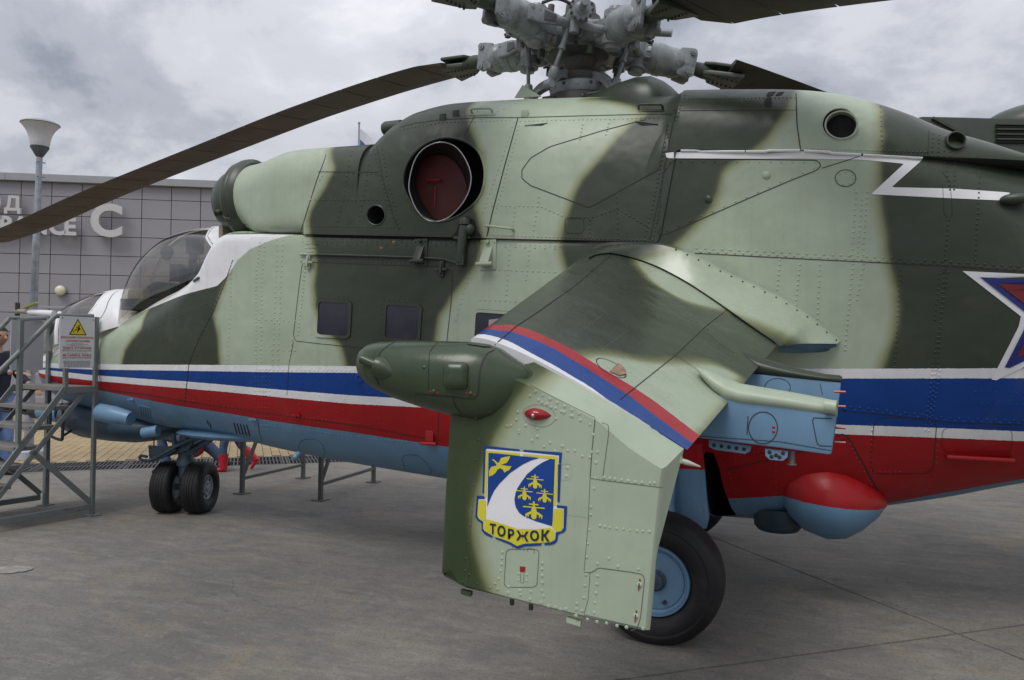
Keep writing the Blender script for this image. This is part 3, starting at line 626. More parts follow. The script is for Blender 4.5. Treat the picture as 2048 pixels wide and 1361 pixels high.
def cut(mb, px, rad=.02, back=False):
    """open a hole in a skin: drop the faces inside the outline and draw the rim vertices onto it"""
    h = hits(px); q = [(p[0], p[2]) for p, _ in h]; V = np.array(mb.v); s_ = sdf(V[:, [0, 2]], q); near = V[:, 1] > 0
    rim = near & (np.abs(s_) < rad)
    Q = np.array(q)
    QQ = resample(np.vstack([Q, Q[:1]]), .004)
    for i in np.where(rim & (s_ > -rad))[0]:
        d = QQ-V[i, [0, 2]]; j = (d*d).sum(1).argmin(); mb.v[i] = (QQ[j, 0], V[i, 1], QQ[j, 1]); s_[i] = 0
    mb.f = [f for f in mb.f if not (all(near[i] for i in f) and np.mean([s_[i] for i in f]) > 1e-6)]
    return h
def rim(h, n_off=.0, r=.006, name='rim', mat=None, parent=None, scale=1.):
    pts = [p+n*n_off for p, n in h]; pts = pts+[pts[0], pts[1]]
    return MB().tube(pts, r, 6, cap=(False, False)).build(name, mat or MT['hull'], parent or FUS, paint=hull_attrs if (mat is None or mat is MT['hull']) else None)

# outlines of the openings
EXH = smooth_line([(806, 368), (812, 332), (832, 303), (862, 283), (897, 276), (932, 284), (957, 304), (969, 335), (968, 370), (957, 398), (935, 420), (905, 438), (872, 444), (842, 431), (820, 404)], 5, True)
VENT = oval(752, 431, 18.5, 20, 24)
APU = oval(1679, 249, 35, 32, 32)
hE = cut(cow, EXH); hV = cut(cow, VENT); hA = cut(cow, APU)
BAY = [(1405, 912), (1422, 893), (1438, 935), (1447, 975), (1462, 1015), (1480, 1040), (1470, 1049), (1425, 1051), (1412, 985)]
hB = cut(hull, resample(np.array(BAY+BAY[:1]), 6)[:-1])
FUS = hull.build('fuselage', MT['hull'], heli, paint=hull_attrs, smooth=35)
COW = cow.build('engine_cowling', MT['hull'], heli, paint=hull_attrs, smooth=35)
NAC = nac.build('engine_nacelle', MT['hull'], heli, paint=hull_attrs, smooth=40)
nacf.build('engine_nacelle', MT['hull'], heli, paint=hull_attrs, smooth=40)
cap = MB(); cap.rings([csec(2.75)]*1+[csec(2.749)], cap=(True, False)); cap.build('cowling_bulkhead', MT['dkgreen'], COW)
# ------------------------------------------------------------------ canopies
MT['glass'] = None
m = bpy.data.materials.new('tinted canopy glass'); m.use_nodes = True; t = m.node_tree; t.nodes.clear()
o_ = N(t, 'ShaderNodeOutputMaterial'); tr = N(t, 'ShaderNodeBsdfTransparent'); tr.inputs[0].default_value = (.62, .59, .53, 1); gl = N(t, 'ShaderNodeBsdfGlossy'); gl.inputs['Roughness'].default_value = .06
fr_ = N(t, 'ShaderNodeFresnel', ins={0: 1.85}); ge = N(t, 'ShaderNodeNewGeometry'); sb_ = N(t, 'ShaderNodeMath', operation='SUBTRACT', ins={0: 1.0}); mu_ = N(t, 'ShaderNodeMath', operation='MULTIPLY'); ms = N(t, 'ShaderNodeMixShader')
t.links.new(ge.outputs['Backfacing'], sb_.inputs[1]); t.links.new(fr_.outputs[0], mu_.inputs[0]); t.links.new(sb_.outputs[0], mu_.inputs[1]); t.links.new(mu_.outputs[0], ms.inputs[0])
t.links.new(tr.outputs[0], ms.inputs[1]); t.links.new(gl.outputs[0], ms.inputs[2]); t.links.new(ms.outputs[0], o_.inputs[0])
MT['glass'] = m
def bubble(xs_, ztop, zbase, wb, n=2.1, k=72):
    mb = MB(); rs = []
    for x in xs_:
        q = []
        for a in np.linspace(0, PI, k+1):
            c, s_ = math.cos(a), max(math.sin(a), 0); q.append((x, wb(x)*np.sign(c)*abs(c)**(2/n), zbase(x)+(ztop(x)-zbase(x))*s_**(2/n)))
        rs.append(q)
    mb.rings(rs, closed=False); return mb
r_top = Tab([(5.215, 1.84), (5.20, 2.02), (5.14, 2.25), (5.05, 2.39), (4.93, 2.49), (4.7, 2.585), (4.4, 2.615), (4.1, 2.60), (3.8, 2.55), (3.5, 2.48)])
r_base = Tab([(5.215, 1.70), (4.88, 1.80), (4.59, 1.925), (4.25, 2.0), (3.82, 2.10), (3.5, 2.2)])
r_w = Tab([(5.215, .20), (5.20, .28), (5.12, .41), (5.0, .49), (4.85, .55), (4.5, .62), (4.2, .68), (3.9, .74), (3.5, .80)])
bubR = bubble(np.r_[5.215, 5.21, 5.20, 5.185, 5.17, np.arange(5.155, 3.5, -.0125)], r_top, r_base, r_w)
f_top = Tab([(6.36, 1.66), (6.345, 1.75), (6.28, 1.86), (6.18, 1.93), (6.0, 2.0), (5.72, 2.06), (5.41, 2.075), (5.24, 2.06), (5.12, 1.95), (5.0, 1.74)])
f_base = Tab([(6.36, 1.45), (5.98, 1.48), (5.4, 1.62), (5.0, 1.72)])
f_wb = Tab([(6.36, .14), (6.345, .22), (6.25, .31), (6.0, .38), (5.6, .43), (5.25, .455), (5.12, .44), (5.0, .38)])
bubF = bubble(np.r_[6.36, 6.357, 6.35, 6.34, np.arange(6.33, 5.0, -.0125)], f_top, f_base, f_wb)
BBR, BBF = bubR.bvh(), bubF.bvh()
def skin_y(bv, x, z, y0=4.):
    r = bv.ray_cast(Vector((x, y0, z)), Vector((0, -1, 0)))
    if r[0] is None: return None
    n = np.array(r[1]); return np.array(r[0]), (-n if n[1] < 0 else n)
def patch(px, name, mat, parent, bv=None, off=.004, step=7, grid=.03, paint=None, thick=True, smooth=30, holes=None):
    """thin sheet laid on a skin inside an outline; outlines are measured on the near side and given by side-view position"""
    bv = bv or BALL
    out_ = resample(np.array(list(px)+[px[0]]), step)[:-1]; q = []
    for u, v in out_:
        h = hit(u, v, bv)
        if h: q.append((h[0][0], h[0][2]))
    q = np.array(q); n = len(q); ex = []; edges = [(i, (i+1) % n) for i in range(n)]; allq = [q]
    hq = []
    for ho in (holes or []):
        hp = []
        for u, v in resample(np.array(list(ho)+[ho[0]]), step)[:-1]:
            h = hit(u, v, bv)
            if h: hp.append((h[0][0], h[0][2]))
        hp = np.array(hp); b0 = sum(map(len, allq)); edges += [(b0+i, b0+(i+1) % len(hp)) for i in range(len(hp))]; allq.append(hp); hq.append(hp)
    lo, hi = q.min(0), q.max(0); gx, gz = np.meshgrid(np.arange(lo[0], hi[0], grid), np.arange(lo[1], hi[1], grid)); G = np.stack([gx.ravel(), gz.ravel()], 1)
    if len(G):
        G = G[sdf(G, q) > grid*.4]
        for hp in hq: 
            if len(G): G = G[sdf(G, hp) < -grid*.4]
    pts = np.vstack(allq+[G]) if len(G) else np.vstack(allq)
    r = delaunay_2d_cdt([Vector(p) for p in pts], edges, [], 0, 1e-6)
    P2 = [np.array(v) for v in r[0]]; F_ = []
    for f in r[2]:
        c = np.mean([P2[i] for i in f], 0)[None]
        if sdf(c, q)[0] > 0 and all(sdf(c, hp)[0] < 0 for hp in hq): F_.append(list(f))
    top = []; low = []
    for p in P2:
        s_ = skin_y(bv, p[0], p[1])
        if s_ is None: s_ = (np.array((p[0], .0, p[1])), np.array((0, 0, 1.)))
        top.append(s_[0]+s_[1]*off); low.append(s_[0]-s_[1]*.004)
    mb = MB(); ff = []
    for f in F_:
        a, b_, c = top[f[0]], top[f[1]], top[f[2]]
        if np.cross(b_-a, c-a)[1] < 0: f = f[::-1]
        ff.append(f)
    mb.add(top, ff)
    if thick:
        ed = {}
        for f in ff:
            for i in range(len(f)): ed[(f[i], f[(i+1) % len(f)])] = 1
        nn = len(top); mb.add(top+low, [(b_, a, a+nn, b_+nn) for a, b_ in ed if (b_, a) not in ed])
    return mb.build(name, mat, parent, smooth=smooth, paint=paint)
def split_bubble(mb, bv, rear_px, zb, name, white_name):
    """glass ahead of the rear outline, painted fairing behind it; the same on both sides"""
    T = []
    for u, v in rear_px:
        h = hit(u, v, bv)
        if h: T.append((math.atan2(h[0][2]-zb(h[0][0]), abs(h[0][1])), h[0][0]))
    T.sort(); lo_ = min(x for _, x in T); T = [q for q in T if q[1] < lo_+.35+.35*q[0]]; A = np.array([a for a, _ in T]); X = np.array([x for _, x in T])
    V = np.array(mb.v); ang = np.arctan2(V[:, 2]-np.array([zb(x) for x in V[:, 0]]), np.abs(V[:, 1])); back = V[:, 0] < np.interp(ang, A, X)
    mb.f = [f[::-1] for f in mb.f]; g = [f for f in mb.f if not all(back[i] for i in f)]; w_ = [f for f in mb.f if all(back[i] for i in f)]
    o1 = MB().add(mb.v, g).build(name, MT['glass'], heli, smooth=60); mw = MB(); mw.add([tuple(np.array(p)+np.array((0, np.sign(p[1])*.003, .003))) for p in mb.v], w_); mw.build(white_name, MT['white'], o1, smooth=60)
    pts = []
    for a in np.linspace(.02, PI-.02, 80):
        x = np.interp(min(a, PI-a), A, X); h = bv.ray_cast(Vector((x, 0, zb(x))), Vector((0, math.cos(a), math.sin(a))))
        if h[0] is not None: pts.append(np.array(h[0]))
    MB().tube(pts, .011, 8).build('canopy_frame', MT['white'], o1); return o1
CAN = split_bubble(bubR, BBR, [(426, 456), (417, 466), (413, 476), (420, 488), (433, 503), (441, 519), (443, 530), (438, 541)], r_base, 'rear_canopy_glass', 'canopy_fairing')
CANF = split_bubble(bubF, BBF, [(168, 645), (176, 632), (190, 614), (203, 596), (214, 586), (222, 581)], f_base, 'front_canopy_glass', 'canopy_fairing')
def strip(px, wd, name, mat, parent, bv=None, off=.003, step=8, paint=None, thick=.0, pts=None):
    """flat band following a line on a skin (px), width in metres"""
    if name == 'panel_seam': wd = wd*.8
    H = pts or hits(px, bv, step); P = [p for p, n in H]; V = []; F_ = []
    for i, (p, n) in enumerate(H):
        t_ = P[min(i+1, len(P)-1)]-P[max(i-1, 0)]
        if np.linalg.norm(t_) < 1e-9: t_ = np.array((1., 0, 0))
        s_ = unit(np.cross(n, unit(t_))); V += [p+s_*wd/2+n*off, p-s_*wd/2+n*off]
    F_ = [(2*i, 2*i+1, 2*i+3, 2*i+2) for i in range(len(P)-1)]
    mb = MB(); mb.add(V, F_); return mb.build(name, mat, parent, smooth=60, paint=paint) if name else mb
def frame_tube(px, r, name, mat, parent, bv, step=8, off=.0):
    H = hits(px, bv, step); return MB().tube([p+n*off for p, n in H], r, 8).build(name, mat, parent)
# white crest of the rear canopy along the centre line and the front frame bow
cr = [np.array((x, 0, r_top(x)+.004)) for x in np.r_[5.215, 5.21, 5.20, 5.17, np.arange(5.14, 3.7, -.05)]]
mb = MB(); mb.rings([[p+np.array((0, y, z)) for y, z in ((.022, -.01), (.016, .006), (-.016, .006), (-.022, -.01))] for p in cr]); mb.build('canopy_frame', MT['white'], CAN)
H = hits([(251, 610), (251, 590), (255, 566), (264, 541), (280, 514), (301, 488)], BBR, 6)
# front canopy crest, sill and windscreen bow
cr = [np.array((x, 0, f_top(x)+.004)) for x in np.r_[6.36, 6.355, 6.345, np.arange(6.33, 5.25, -.05)]]
mb = MB(); mb.rings([[p+np.array((0, y, z)) for y, z in ((.025, -.012), (.018, .006), (-.018, .006), (-.025, -.012))] for p in cr]); mb.build('canopy_frame', MT['white'], CANF)
H = hits([(114, 690), (113, 664), (116, 640), (122, 618), (130, 606)], BBF, 6)
if len(H) > 2: MB().tube([p for p, n in H], .022, 8).build('canopy_frame', MT['white'], CANF)
strip([(186, 648), (203, 637), (212, 622), (218, 603), (228, 588), (246, 580)], .007, 'panel_seam', MT['seam'], CANF, BBF, .009)
# cockpit fittings
MT['cock'] = plain('cockpit black', (.02, .022, .022), .7, var=.3); MT['tan'] = plain('tan quilted lining', (.27, .23, .15), .85, var=.2); MT['belt'] = plain('pale seat harness', (.45, .43, .38), .8)
ck = MB(); ck.box((4.45, 0, 1.90), (1.2, .9, .1)); ck.build('cockpit_floor', MT['cock'], CAN)
ck = MB(); ck.prism([(5.0, -.28, 1.8), (5.02, -.28, 2.02), (4.85, -.28, 2.12), (4.66, -.28, 2.10), (4.6, -.28, 1.9)], (0, .56, 0)); ck.build('instrument_panel', MT['cock'], CAN, bevel=.03)
ck = MB(); ck.box((4.98, .30, 1.95), (.2, .12, .2)); ck.build('cockpit_lining', MT['tan'], CAN, bevel=.03)
ck = MB(); ck.prism([(4.12, -.2, 1.95), (4.28, -.2, 2.0), (4.2, -.2, 2.34), (4.08, -.2, 2.36)], (0, .42, 0)); ck.box((4.1, 0, 2.42), (.1, .26, .15)); ck.build('seat', MT['cock'], CAN, bevel=.02)
ck = MB(); ck.box((4.4, 0, 2.0), (.4, .44, .1)); ck.build('seat_cushion', MT['cock'], CAN, bevel=.02)
ck = MB(); ck.prism([(4.52, .1, 2.06), (4.46, .1, 2.28), (4.36, .1, 2.24), (4.36, .1, 2.04)], (0, .1, 0)); ck.build('side_console', MT['cock'], CAN)
ck = MB(); ck.tube([(4.8, 0, 2.05), (4.76, 0, 2.2), (4.72, .05, 2.28)], .022); ck.build('control_stick', MT['cock'], CAN)
ck = MB(); ck.prism([(3.98, -.3, 2.45), (3.84, -.3, 2.2), (3.92, -.3, 2.12), (4.06, -.3, 2.4)], (0, .6, 0)); ck.build('harness', MT['belt'], CAN, bevel=.01)
ck = MB(); ck.box((3.82, 0, 2.28), (.04, 1.1, .5)); ck.build('rear_bulkhead', MT['tan'], CAN)
mb = MB(); rs = []
for x in np.arange(4.5, 5.14, .05):
    rs.append([(x, -r_w(x)*.95*math.cos(a), r_base(x)+(r_top(x)-r_base(x))*.95*math.sin(a)) for a in np.linspace(0, 1.0-.25*abs(x-4.6), 9)])
mb.rings(rs, closed=False); mb.build('quilted_curtain', plain('tan quilted curtain', (.40, .34, .22), .9, var=.3, bump=.4, bscale=25), CAN)
ck = MB(); q = on_y(390, 492, 0); ck.box(q, (.13, .1, .16)); ck.tube([q, on_y(384, 530, 0), on_y(372, 570, 0)], [.05, .035, .03], 10); ck.build('gun_sight', MT['cock'], CAN, bevel=.02)
ck = MB(); ck.box(on_y(352, 546, .05), (.12, .03, .16)); ck.build('display_box', MT['cock'], CAN, bevel=.01)
MB().ball(on_y(334, 505, 0), (.07, .05, .08), 12).build('head_unit', MT['cock'], CAN)
ck = MB(); ck.box((5.45, 0, 1.85), (.1, .45, .25)); ck.build('gunner_seat', MT['cock'], CANF, bevel=.02)
ck = MB(); ck.box((5.9, 0, 1.66), (.25, .5, .1)); ck.build('gunner_panel', MT['cock'], CANF, bevel=.02)
p, n = hit(388, 563, BALL) or (on_y(388, 563, .7), np.array((0, 1., 0)))
MB().bar(p, p+np.array((-.07, .02, .025)), .02, .015).build('latch', MT['dkgreen'], FUS)
# ------------------------------------------------------------------ openings
def tunnel(h, shift, name, mat, parent, scale=1., close=True, matc=None):
    P = np.array([p for p, n in h]); c = P.mean(0); r0 = P-np.array((0, .004, 0)); r1 = c+(P-c)*scale+np.array(shift)
    mb = MB(); mb.rings([list(r0), list(r1)], cap=(False, close)); return mb.build(name, mat, parent)
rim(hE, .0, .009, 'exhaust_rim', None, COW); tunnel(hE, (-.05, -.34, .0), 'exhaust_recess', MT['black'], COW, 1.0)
# exhaust pipe: bright lip, dark pipe wall and a red blanking cover inside
lip = smooth_line([(818, 375), (822, 345), (833, 315), (852, 295), (880, 285), (908, 292), (928, 314), (941, 345), (941, 372), (931, 398), (915, 420), (895, 437), (872, 444), (850, 438), (833, 419), (823, 397)], 3, True)
yl = hit(760, 330)[0][1]+.03
LP = np.array([on_y(u, v, yl+.00*(900-u)/100+max(0, (u-880))*-.0008) for u, v in lip]); Lc = LP.mean(0); mx_ = np.array((.20, -.30, -.05))
MB().tube(list(LP)+[LP[0], LP[1]], .0048, 8, (False, False)).build('pipe_lip', MT['steel'], COW)
MB().rings([list(LP), list(Lc+(LP-Lc)*1.0+mx_)], cap=(False, False)).build('exhaust_pipe', plain('heat stained pipe', (.05, .048, .05), .45, metal=.6, var=.3), COW)
cv = Lc+(LP-Lc)*np.array((.985, 1, .97))+mx_*.55; MB().rings([list(cv), list(cv+np.array((0, -.03, 0)))]).build('blanking_cover', plain('dark red cover', (.075, .005, .005), .6, var=.25), COW)
cc = cv.mean(0)+np.array((0, .005, 0)); mb = MB(); mb.tube([cc+np.array((.05, 0, .09)), cc+np.array((.05, .03, .09)), cc+np.array((-.05, .03, .09)), cc+np.array((-.05, 0, .09))], .006); mb.tube([cc+np.array((0, .005, .05)), cc+np.array((0, .005, -.10))], .004)
mb.build('cover_handle', MT['red'], COW)
P = hit(960, 385, BC) or hit(975, 385)
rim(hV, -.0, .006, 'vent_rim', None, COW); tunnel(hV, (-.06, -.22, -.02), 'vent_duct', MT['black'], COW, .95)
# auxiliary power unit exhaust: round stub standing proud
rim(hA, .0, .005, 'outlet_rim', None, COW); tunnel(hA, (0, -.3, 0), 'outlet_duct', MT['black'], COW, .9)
ac, an = hit(1716, 249)[0], unit((-.05, 1, -.1))
lipA = np.array([on_y(u, v, ac[1]+.035) for u, v in oval(1683, 250, 34, 29, 32)]); inA = lipA+np.array((0, -.12, 0))
MB().rings([list(inA), list(lipA), list(lipA.mean(0)+(lipA-lipA.mean(0))*.9), list(inA.mean(0)+(inA-inA.mean(0))*.9)], cap=(False, False)).build('outlet_pipe', MT['dkgreen'] if False else MT['ltgreen'], COW)
MB().rings([list(inA.mean(0)+(inA-inA.mean(0))*.9+np.array((0, .06, 0))), list(inA.mean(0)+(inA-inA.mean(0))*.9)]).build('outlet_bore', MT['black'], COW)
p, n = hit(1908, 285); dr = unit(np.array((-.25, 1, .15))); mb = MB(); mb.lathe(p-dr*.05, dr, [(0, .054), (.085, .05), (.086, .043), (.03, .043)], 20, (True, True)); mb.build('drain_outlet', MT['dkgreen'], COW)
# gear bay
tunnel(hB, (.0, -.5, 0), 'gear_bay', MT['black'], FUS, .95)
# ------------------------------------------------------------------ windows of the cabin
MT['pane'] = plain('dusty dark pane', (.026, .028, .042), .14, var=.25, scale=5, dirt=(.055, .055, .07), dscale=3)
def cabin_window(cu, cv, hw, hh, sl):
    o = [(u, v+(u-cu)*sl) for u, v in rrect(cu, cv, hw, hh, 9, skew=-.06)]; i = [(u, v+(u-cu)*sl) for u, v in rrect(cu, cv, hw-5.5, hh-5.5, 6, skew=-.06)]
    i2 = [(u, v+(u-cu)*sl) for u, v in rrect(cu, cv, hw-3.5, hh-3.5, 6, skew=-.06)]
    patch(i2, 'pane', MT['pane'], FUS, BH, .0018, 6, .06, thick=False)
    patch(o, 'window_frame', MT['hull'], FUS, BH, .009, 5, .05, hull_attrs, holes=[i])
    strip(o+[o[0], o[1]], .006, 'panel_seam', MT['seam'], FUS, BH, .0015, 5)
cabin_window(667, 638, 36, 38.5, .05); cabin_window(805, 645, 38, 39, .06); cabin_window(993, 664, 48, 42, .07)
patch([(978, 640), (1012, 636), (1012, 690), (976, 690)], 'curtain', plain('pale curtain', (.34, .31, .30), .9), FUS, BH, .003, 8, .05)
# ------------------------------------------------------------------ panel joints and rivets
def seam(px, wd=.006, parent=None, off=.0022, curve=False, close=False):
    px = list(px)
    if curve: px = smooth_line(px, 5, close)
    if close: px = px+[px[0]]
    strip(px, wd, 'panel_seam', MT['seam'], parent or FUS, BALL, off)
seam([(462, 467), (560, 468.5), (700, 471.5), (870, 475), (973, 478), (1130, 482), (1298, 487.5)], .013)
seam([(1298, 487), (1314, 412), (1333, 315), (1345, 250), (1362, 192)], .009, COW)
seam([(973, 477), (985, 425), (1010, 330), (1036, 237)], .009, COW)
seam([(601, 466), (618, 410), (634, 360), (650, 318), (652, 310)], .007, COW); seam([(500, 467.5), (601, 466.5)], .012, COW)
seam([(798, 462), (786, 430), (766, 360), (757, 310), (753, 293)], .006, COW)
seam([(636, 344), (756, 345)], .005, COW); seam([(800, 255), (830, 247), (880, 240), (960, 236), (1037, 236), (1140, 233), (1345, 228)], .007, COW)
seam([(928, 275), (940, 250), (956, 222)], .005, COW)
seam([(1290, 240), (1205, 262), (1100, 294), (1062, 316), (1044, 340), (1044, 358), (1062, 372), (1178, 416), (1318, 339), (1335, 248)], .007, COW, curve=False)
seam([(1592, 187), (1594, 250), (1601, 299)], .007, COW); seam([(1345, 222), (1592, 221)], .004, COW)
seam([(1323, 452), (1314, 468), (1330, 470), (1420, 431), (1500, 396), (1580, 362), (1634, 341), (1643, 330), (1632, 321), (1350, 318), (1327, 345), (1314, 450)], .006)
seam([(1644, 337), (1720, 313)], .005); seam([(1329, 304), (1440, 304), (1602, 302), (1720, 310), (1846, 314)], .008, COW); seam([(1847, 316), (1960, 327), (2046, 334)], .009, COW)
seam([(1858, 262), (1855, 318)], .004, COW); seam([(1390, 507), (1560, 516), (1720, 524), (1900, 533), (2046, 544)], .006)
seam(rrect(1149, 452, 19, 15, 7), .005, COW, close=True); seam(oval(1691, 357, 21, 17, 24), .005, close=True)
seam([(466, 520), (452, 560), (428, 620), (397, 680), (378, 728), (372, 785), (368, 810)], .007)
# sliding cabin door: upper and lower halves
seam([(601, 524), (660, 526), (760, 530), (880, 534), (898, 537), (905, 548), (903, 600), (893, 690), (890, 730)], .006); seam([(605, 527), (600, 560), (587, 670), (590, 682), (640, 688), (735, 697)], .005); seam([(587, 684), (578, 730), (574, 790)], .004)
seam([(185, 776), (300, 791), (370, 803), (500, 822), (600, 836), (740, 856), (866, 880), (876, 870), (877, 820)], .007); seam([(516, 838), (518, 860), (524, 885), (538, 905), (556, 916)], .006); seam([(370, 775), (371, 797)], .004)
for k in ((1748, 880), ): seam(rrect(1807, 892, 63, 56, 20, 5, skew=-.07), .005, close=True)
seam(rrect(1954, 880, 70, 24, 12, 4), .003, close=True)
seam([(1415, 893), (1500, 870), (1690, 869), (1700, 880), (1783, 1033)], .010); seam([(1683, 822), (1760, 829), (1900, 846), (2046, 850)], .006)
seam([(1451, 940), (1560, 915), (1700, 876)], .007)
seam([(1885, 345), (1900, 365), (1905, 430), (1897, 440), (1888, 428), (1885, 370)], .003)
seam(smooth_line([(597, 900), (600, 884), (618, 878), (642, 885), (650, 905), (648, 912)], 3), .004); seam(smooth_line([(806, 925), (806, 912), (836, 912), (860, 935), (858, 950), (815, 945), (806, 925)], 3), .004)
RV = MB(); RVC = MB()
def rivets(px, gap=9, r=.0075, h=.0045, zig=0., mb=None, curve=False):
    px = list(px)
    if curve: px = smooth_line(px, 5)
    P = resample(px, gap)
    for i, (u, v) in enumerate(P):
        if zig:
            t_ = P[min(i+1, len(P)-1)]-P[max(i-1, 0)]; t_ = t_/np.linalg.norm(t_); s_ = zig if i % 2 else -zig; u, v = u-t_[1]*s_, v+t_[0]*s_
        q = hit(u+rng.uniform(-.3, .3), v+rng.uniform(-.3, .3), BALL)
        if q and not any(sdf(np.array([[u, v]]), o)[0] > 0 for o in (EXH, VENT, APU)): (mb or RV).dome(q[0]-q[1]*.0005, q[1], r*rng.uniform(.85, 1.1), h)
for dz in (6, 12): rivets([(605, 474+dz), (973, 482+dz*.6), (1120, 484+dz)], 10, zig=2.5)
rivets([(1393, 500), (1720, 516), (2046, 537)], 8.5, .008, .005, zig=3)
for a_, b_ in (((1713, 385), (1704, 510)), ((1735, 385), (1726, 510)), ((1724, 400), (1716, 505))): rivets([a_, b_], 11)
for a_, b_ in (((1706, 528), (1690, 700)), ((1728, 528), (1714, 600)), ((1560, 520), (1552, 600)), ((1897, 440), (1888, 540)), ((1896, 545), (1866, 735)), ((1888, 545), (1876, 735)), ((1880, 548), (1870, 640))): rivets([a_, b_], 10)
for a_, b_ in (((1866, 740), (1850, 860)), ((1880, 742), (1862, 850)), ((1872, 740), (1857, 862))): rivets([a_, b_], 9)
rivets([(1683, 816), (1760, 823), (1900, 840), (2046, 845)], 9, zig=3); rivets([(1640, 815), (1690, 818)], 20, .011, .006)
rivets([(520, 485), (512, 560), (512, 725)], 8); rivets([(530, 485), (524, 560), (522, 725)], 9); rivets([(455, 560), (410, 655), (384, 728)], 9); rivets([(462, 530), (462, 600), (455, 728)], 9)
for k in range(5): rivets([(512+k*7, 738), (508+k*7, 860)], 9)
rivets([(640, 360), (650, 345), (752, 348)], 9); rivets([(612, 452), (796, 456)], 8); rivets([(700, 312), (690, 380), (672, 452)], 10); rivets([(742, 310), (730, 380), (716, 452)], 10); rivets([(765, 300), (775, 360), (800, 455)], 9); rivets([(748, 300), (760, 350), (790, 452)], 9); rivets([(622, 400), (770, 400)], 8)
rivets([(980, 470), (1290, 481)], 8); rivets([(992, 425), (1016, 335), (1041, 244)], 9); rivets([(966, 425), (1000, 330), (1028, 245)], 10)
rivets([(1288, 480), (1306, 412), (1324, 318), (1338, 250)], 9); rivets([(1305, 480), (1320, 412)], 9); rivets([(1041, 243), (1335, 236)], 9); rivets([(800, 260), (880, 246), (1020, 241)], 8); rivets([(940, 250), (1030, 208)], 12); rivets([(1030, 415), (1024, 470)], 10); rivets([(1078, 395), (1066, 470)], 10); rivets([(985, 412), (1080, 413), (1130, 434), (1180, 436), (1235, 418), (1298, 455)], 9); rivets([(1180, 440), (1178, 475)], 9); rivets([(1234, 395), (1236, 478)], 10); rivets([(1165, 250), (1160, 280)], 8); rivets([(1220, 240), (1212, 270)], 8)
rivets([(1340, 324), (1630, 325)], 22); rivets([(1325, 345), (1316, 440)], 16); rivets([(1335, 462), (1628, 336)], 24); rivets(oval(1691, 357, 16, 13, 12), 15, .007)
for k in range(4): rivets([(1866+k*12, 268+k*3), (1864+k*12, 312)], 9)
rivets([(1378, 198), (1590, 196)], 8); rivets([(1760, 205), (1765, 300)], 10); rivets([(1612, 297), (1850, 305)], 8); rivets([(1370, 190), (1352, 240)], 8)
rivets([(1890, 325), (1900, 380)], 9); rivets([(1910, 325), (1908, 380)], 9)
for k in range(7): rivets([(612+k*4.0, 488), (606+k*2.5, 560-k*8)], 8.5)
rivets([(520, 740), (880, 742)], 9); rivets([(620, 520), (900, 531)], 9); rivets([(612, 530), (596, 670)], 8)
for c_, a_, b_ in ((667, 36, 38), (805, 38, 39)):
    cv_ = 638 if c_ == 667 else 645; o = rrect(c_, cv_, a_+6, b_+6, 9, skew=-.06); rivets(o+[o[0]], 10, .0045)
    o = rrect(c_, cv_, a_-2.5, b_-2.5, 7, skew=-.06); rivets(o+[o[0]], 12, .003, .012)
rivets([(370, 800), (516, 826), (740, 851)], 8); rivets([(525, 850), (760, 880), (890, 890)], 8.5); rivets([(372, 735), (370, 800)], 8)
for o in ([(597, 900), (600, 884), (618, 878), (642, 885), (650, 905), (600, 903)], [(806, 925), (806, 912), (836, 912), (860, 935), (858, 950), (815, 945), (806, 925)]): rivets(o, 8, .005)
rivets([(1458, 948), (1472, 1000), (1490, 1035)], 10); rivets([(1550, 920), (1552, 1010)], 11); rivets([(1700, 890), (1772, 1025)], 10); rivets([(1440, 920), (1680, 870)], 10); rivets([(1744, 850), (1742, 945), (1800, 945)], 10); rivets([(1876, 880), (1870, 950)], 12)
rivets([(1760, 1018), (1900, 995), (2046, 968)], 10)
for r_ in range(3): rivets([(1950, 760+r_*24), (2046, 762+r_*24)], 14, .005)
for a_, b_ in (((556, 470), (545, 730)), ((566, 470), (556, 730)), ((585, 680), (578, 728)), ((940, 545), (912, 640)), ((1020, 490), (1012, 600)), ((1060, 492), (1052, 560)), ((1000, 540), (1110, 545)), ((960, 600), (1040, 604)), ((1600, 530), (1590, 620)), ((1640, 530), (1634, 660)), ((1800, 540), (1790, 735)), ((1960, 345), (1950, 520)), ((400, 690), (390, 728)), ((300, 660), (430, 600))): rivets([a_, b_], 10.5)
for v in (640, 700): rivets([(520, v), (590, v+2)], 11)
for u in (420, 470, 600, 640, 690, 760): rivets([(u, 735), (u-3, 820+(u-420)*.12)], 11, .006)
tag(RV.build('rivets', MT['hull'], FUS, paint=hull_attrs, smooth=60), kind='stuff')
# ------------------------------------------------------------------ small fittings of the hull
def decal(px, name, mat, parent, off=.002, bv=None, grid=.05): return patch(px, name, mat, parent, bv or BALL, off, 8, grid, thick=False)
# white lightning line
decal([(1331, 307), (1345, 305), (1500, 306), (1603, 303), (1720, 313), (1846, 319), (1783, 375), (1910, 378), (2020, 386), (2010, 402), (1900, 397), (1742, 389), (1808, 328), (1720, 320), (1600, 318), (1480, 318), (1333, 317)], 'white_flash', MT['white'], FUS)
# hinge strip of the rear cowling
for a_, b_ in ((1362, 1490), (1492, 1600), (1608, 1722), (1726, 1845)):
    va, vb = (302+max(0, a_-1600)*.052, 302+max(0, b_-1600)*.052); H = hits([(a_, va), (b_, vb)], None, 8); MB().tube([p+n*.005 for p, n in H], .008, 8).build('hinge', MT['white'], COW)
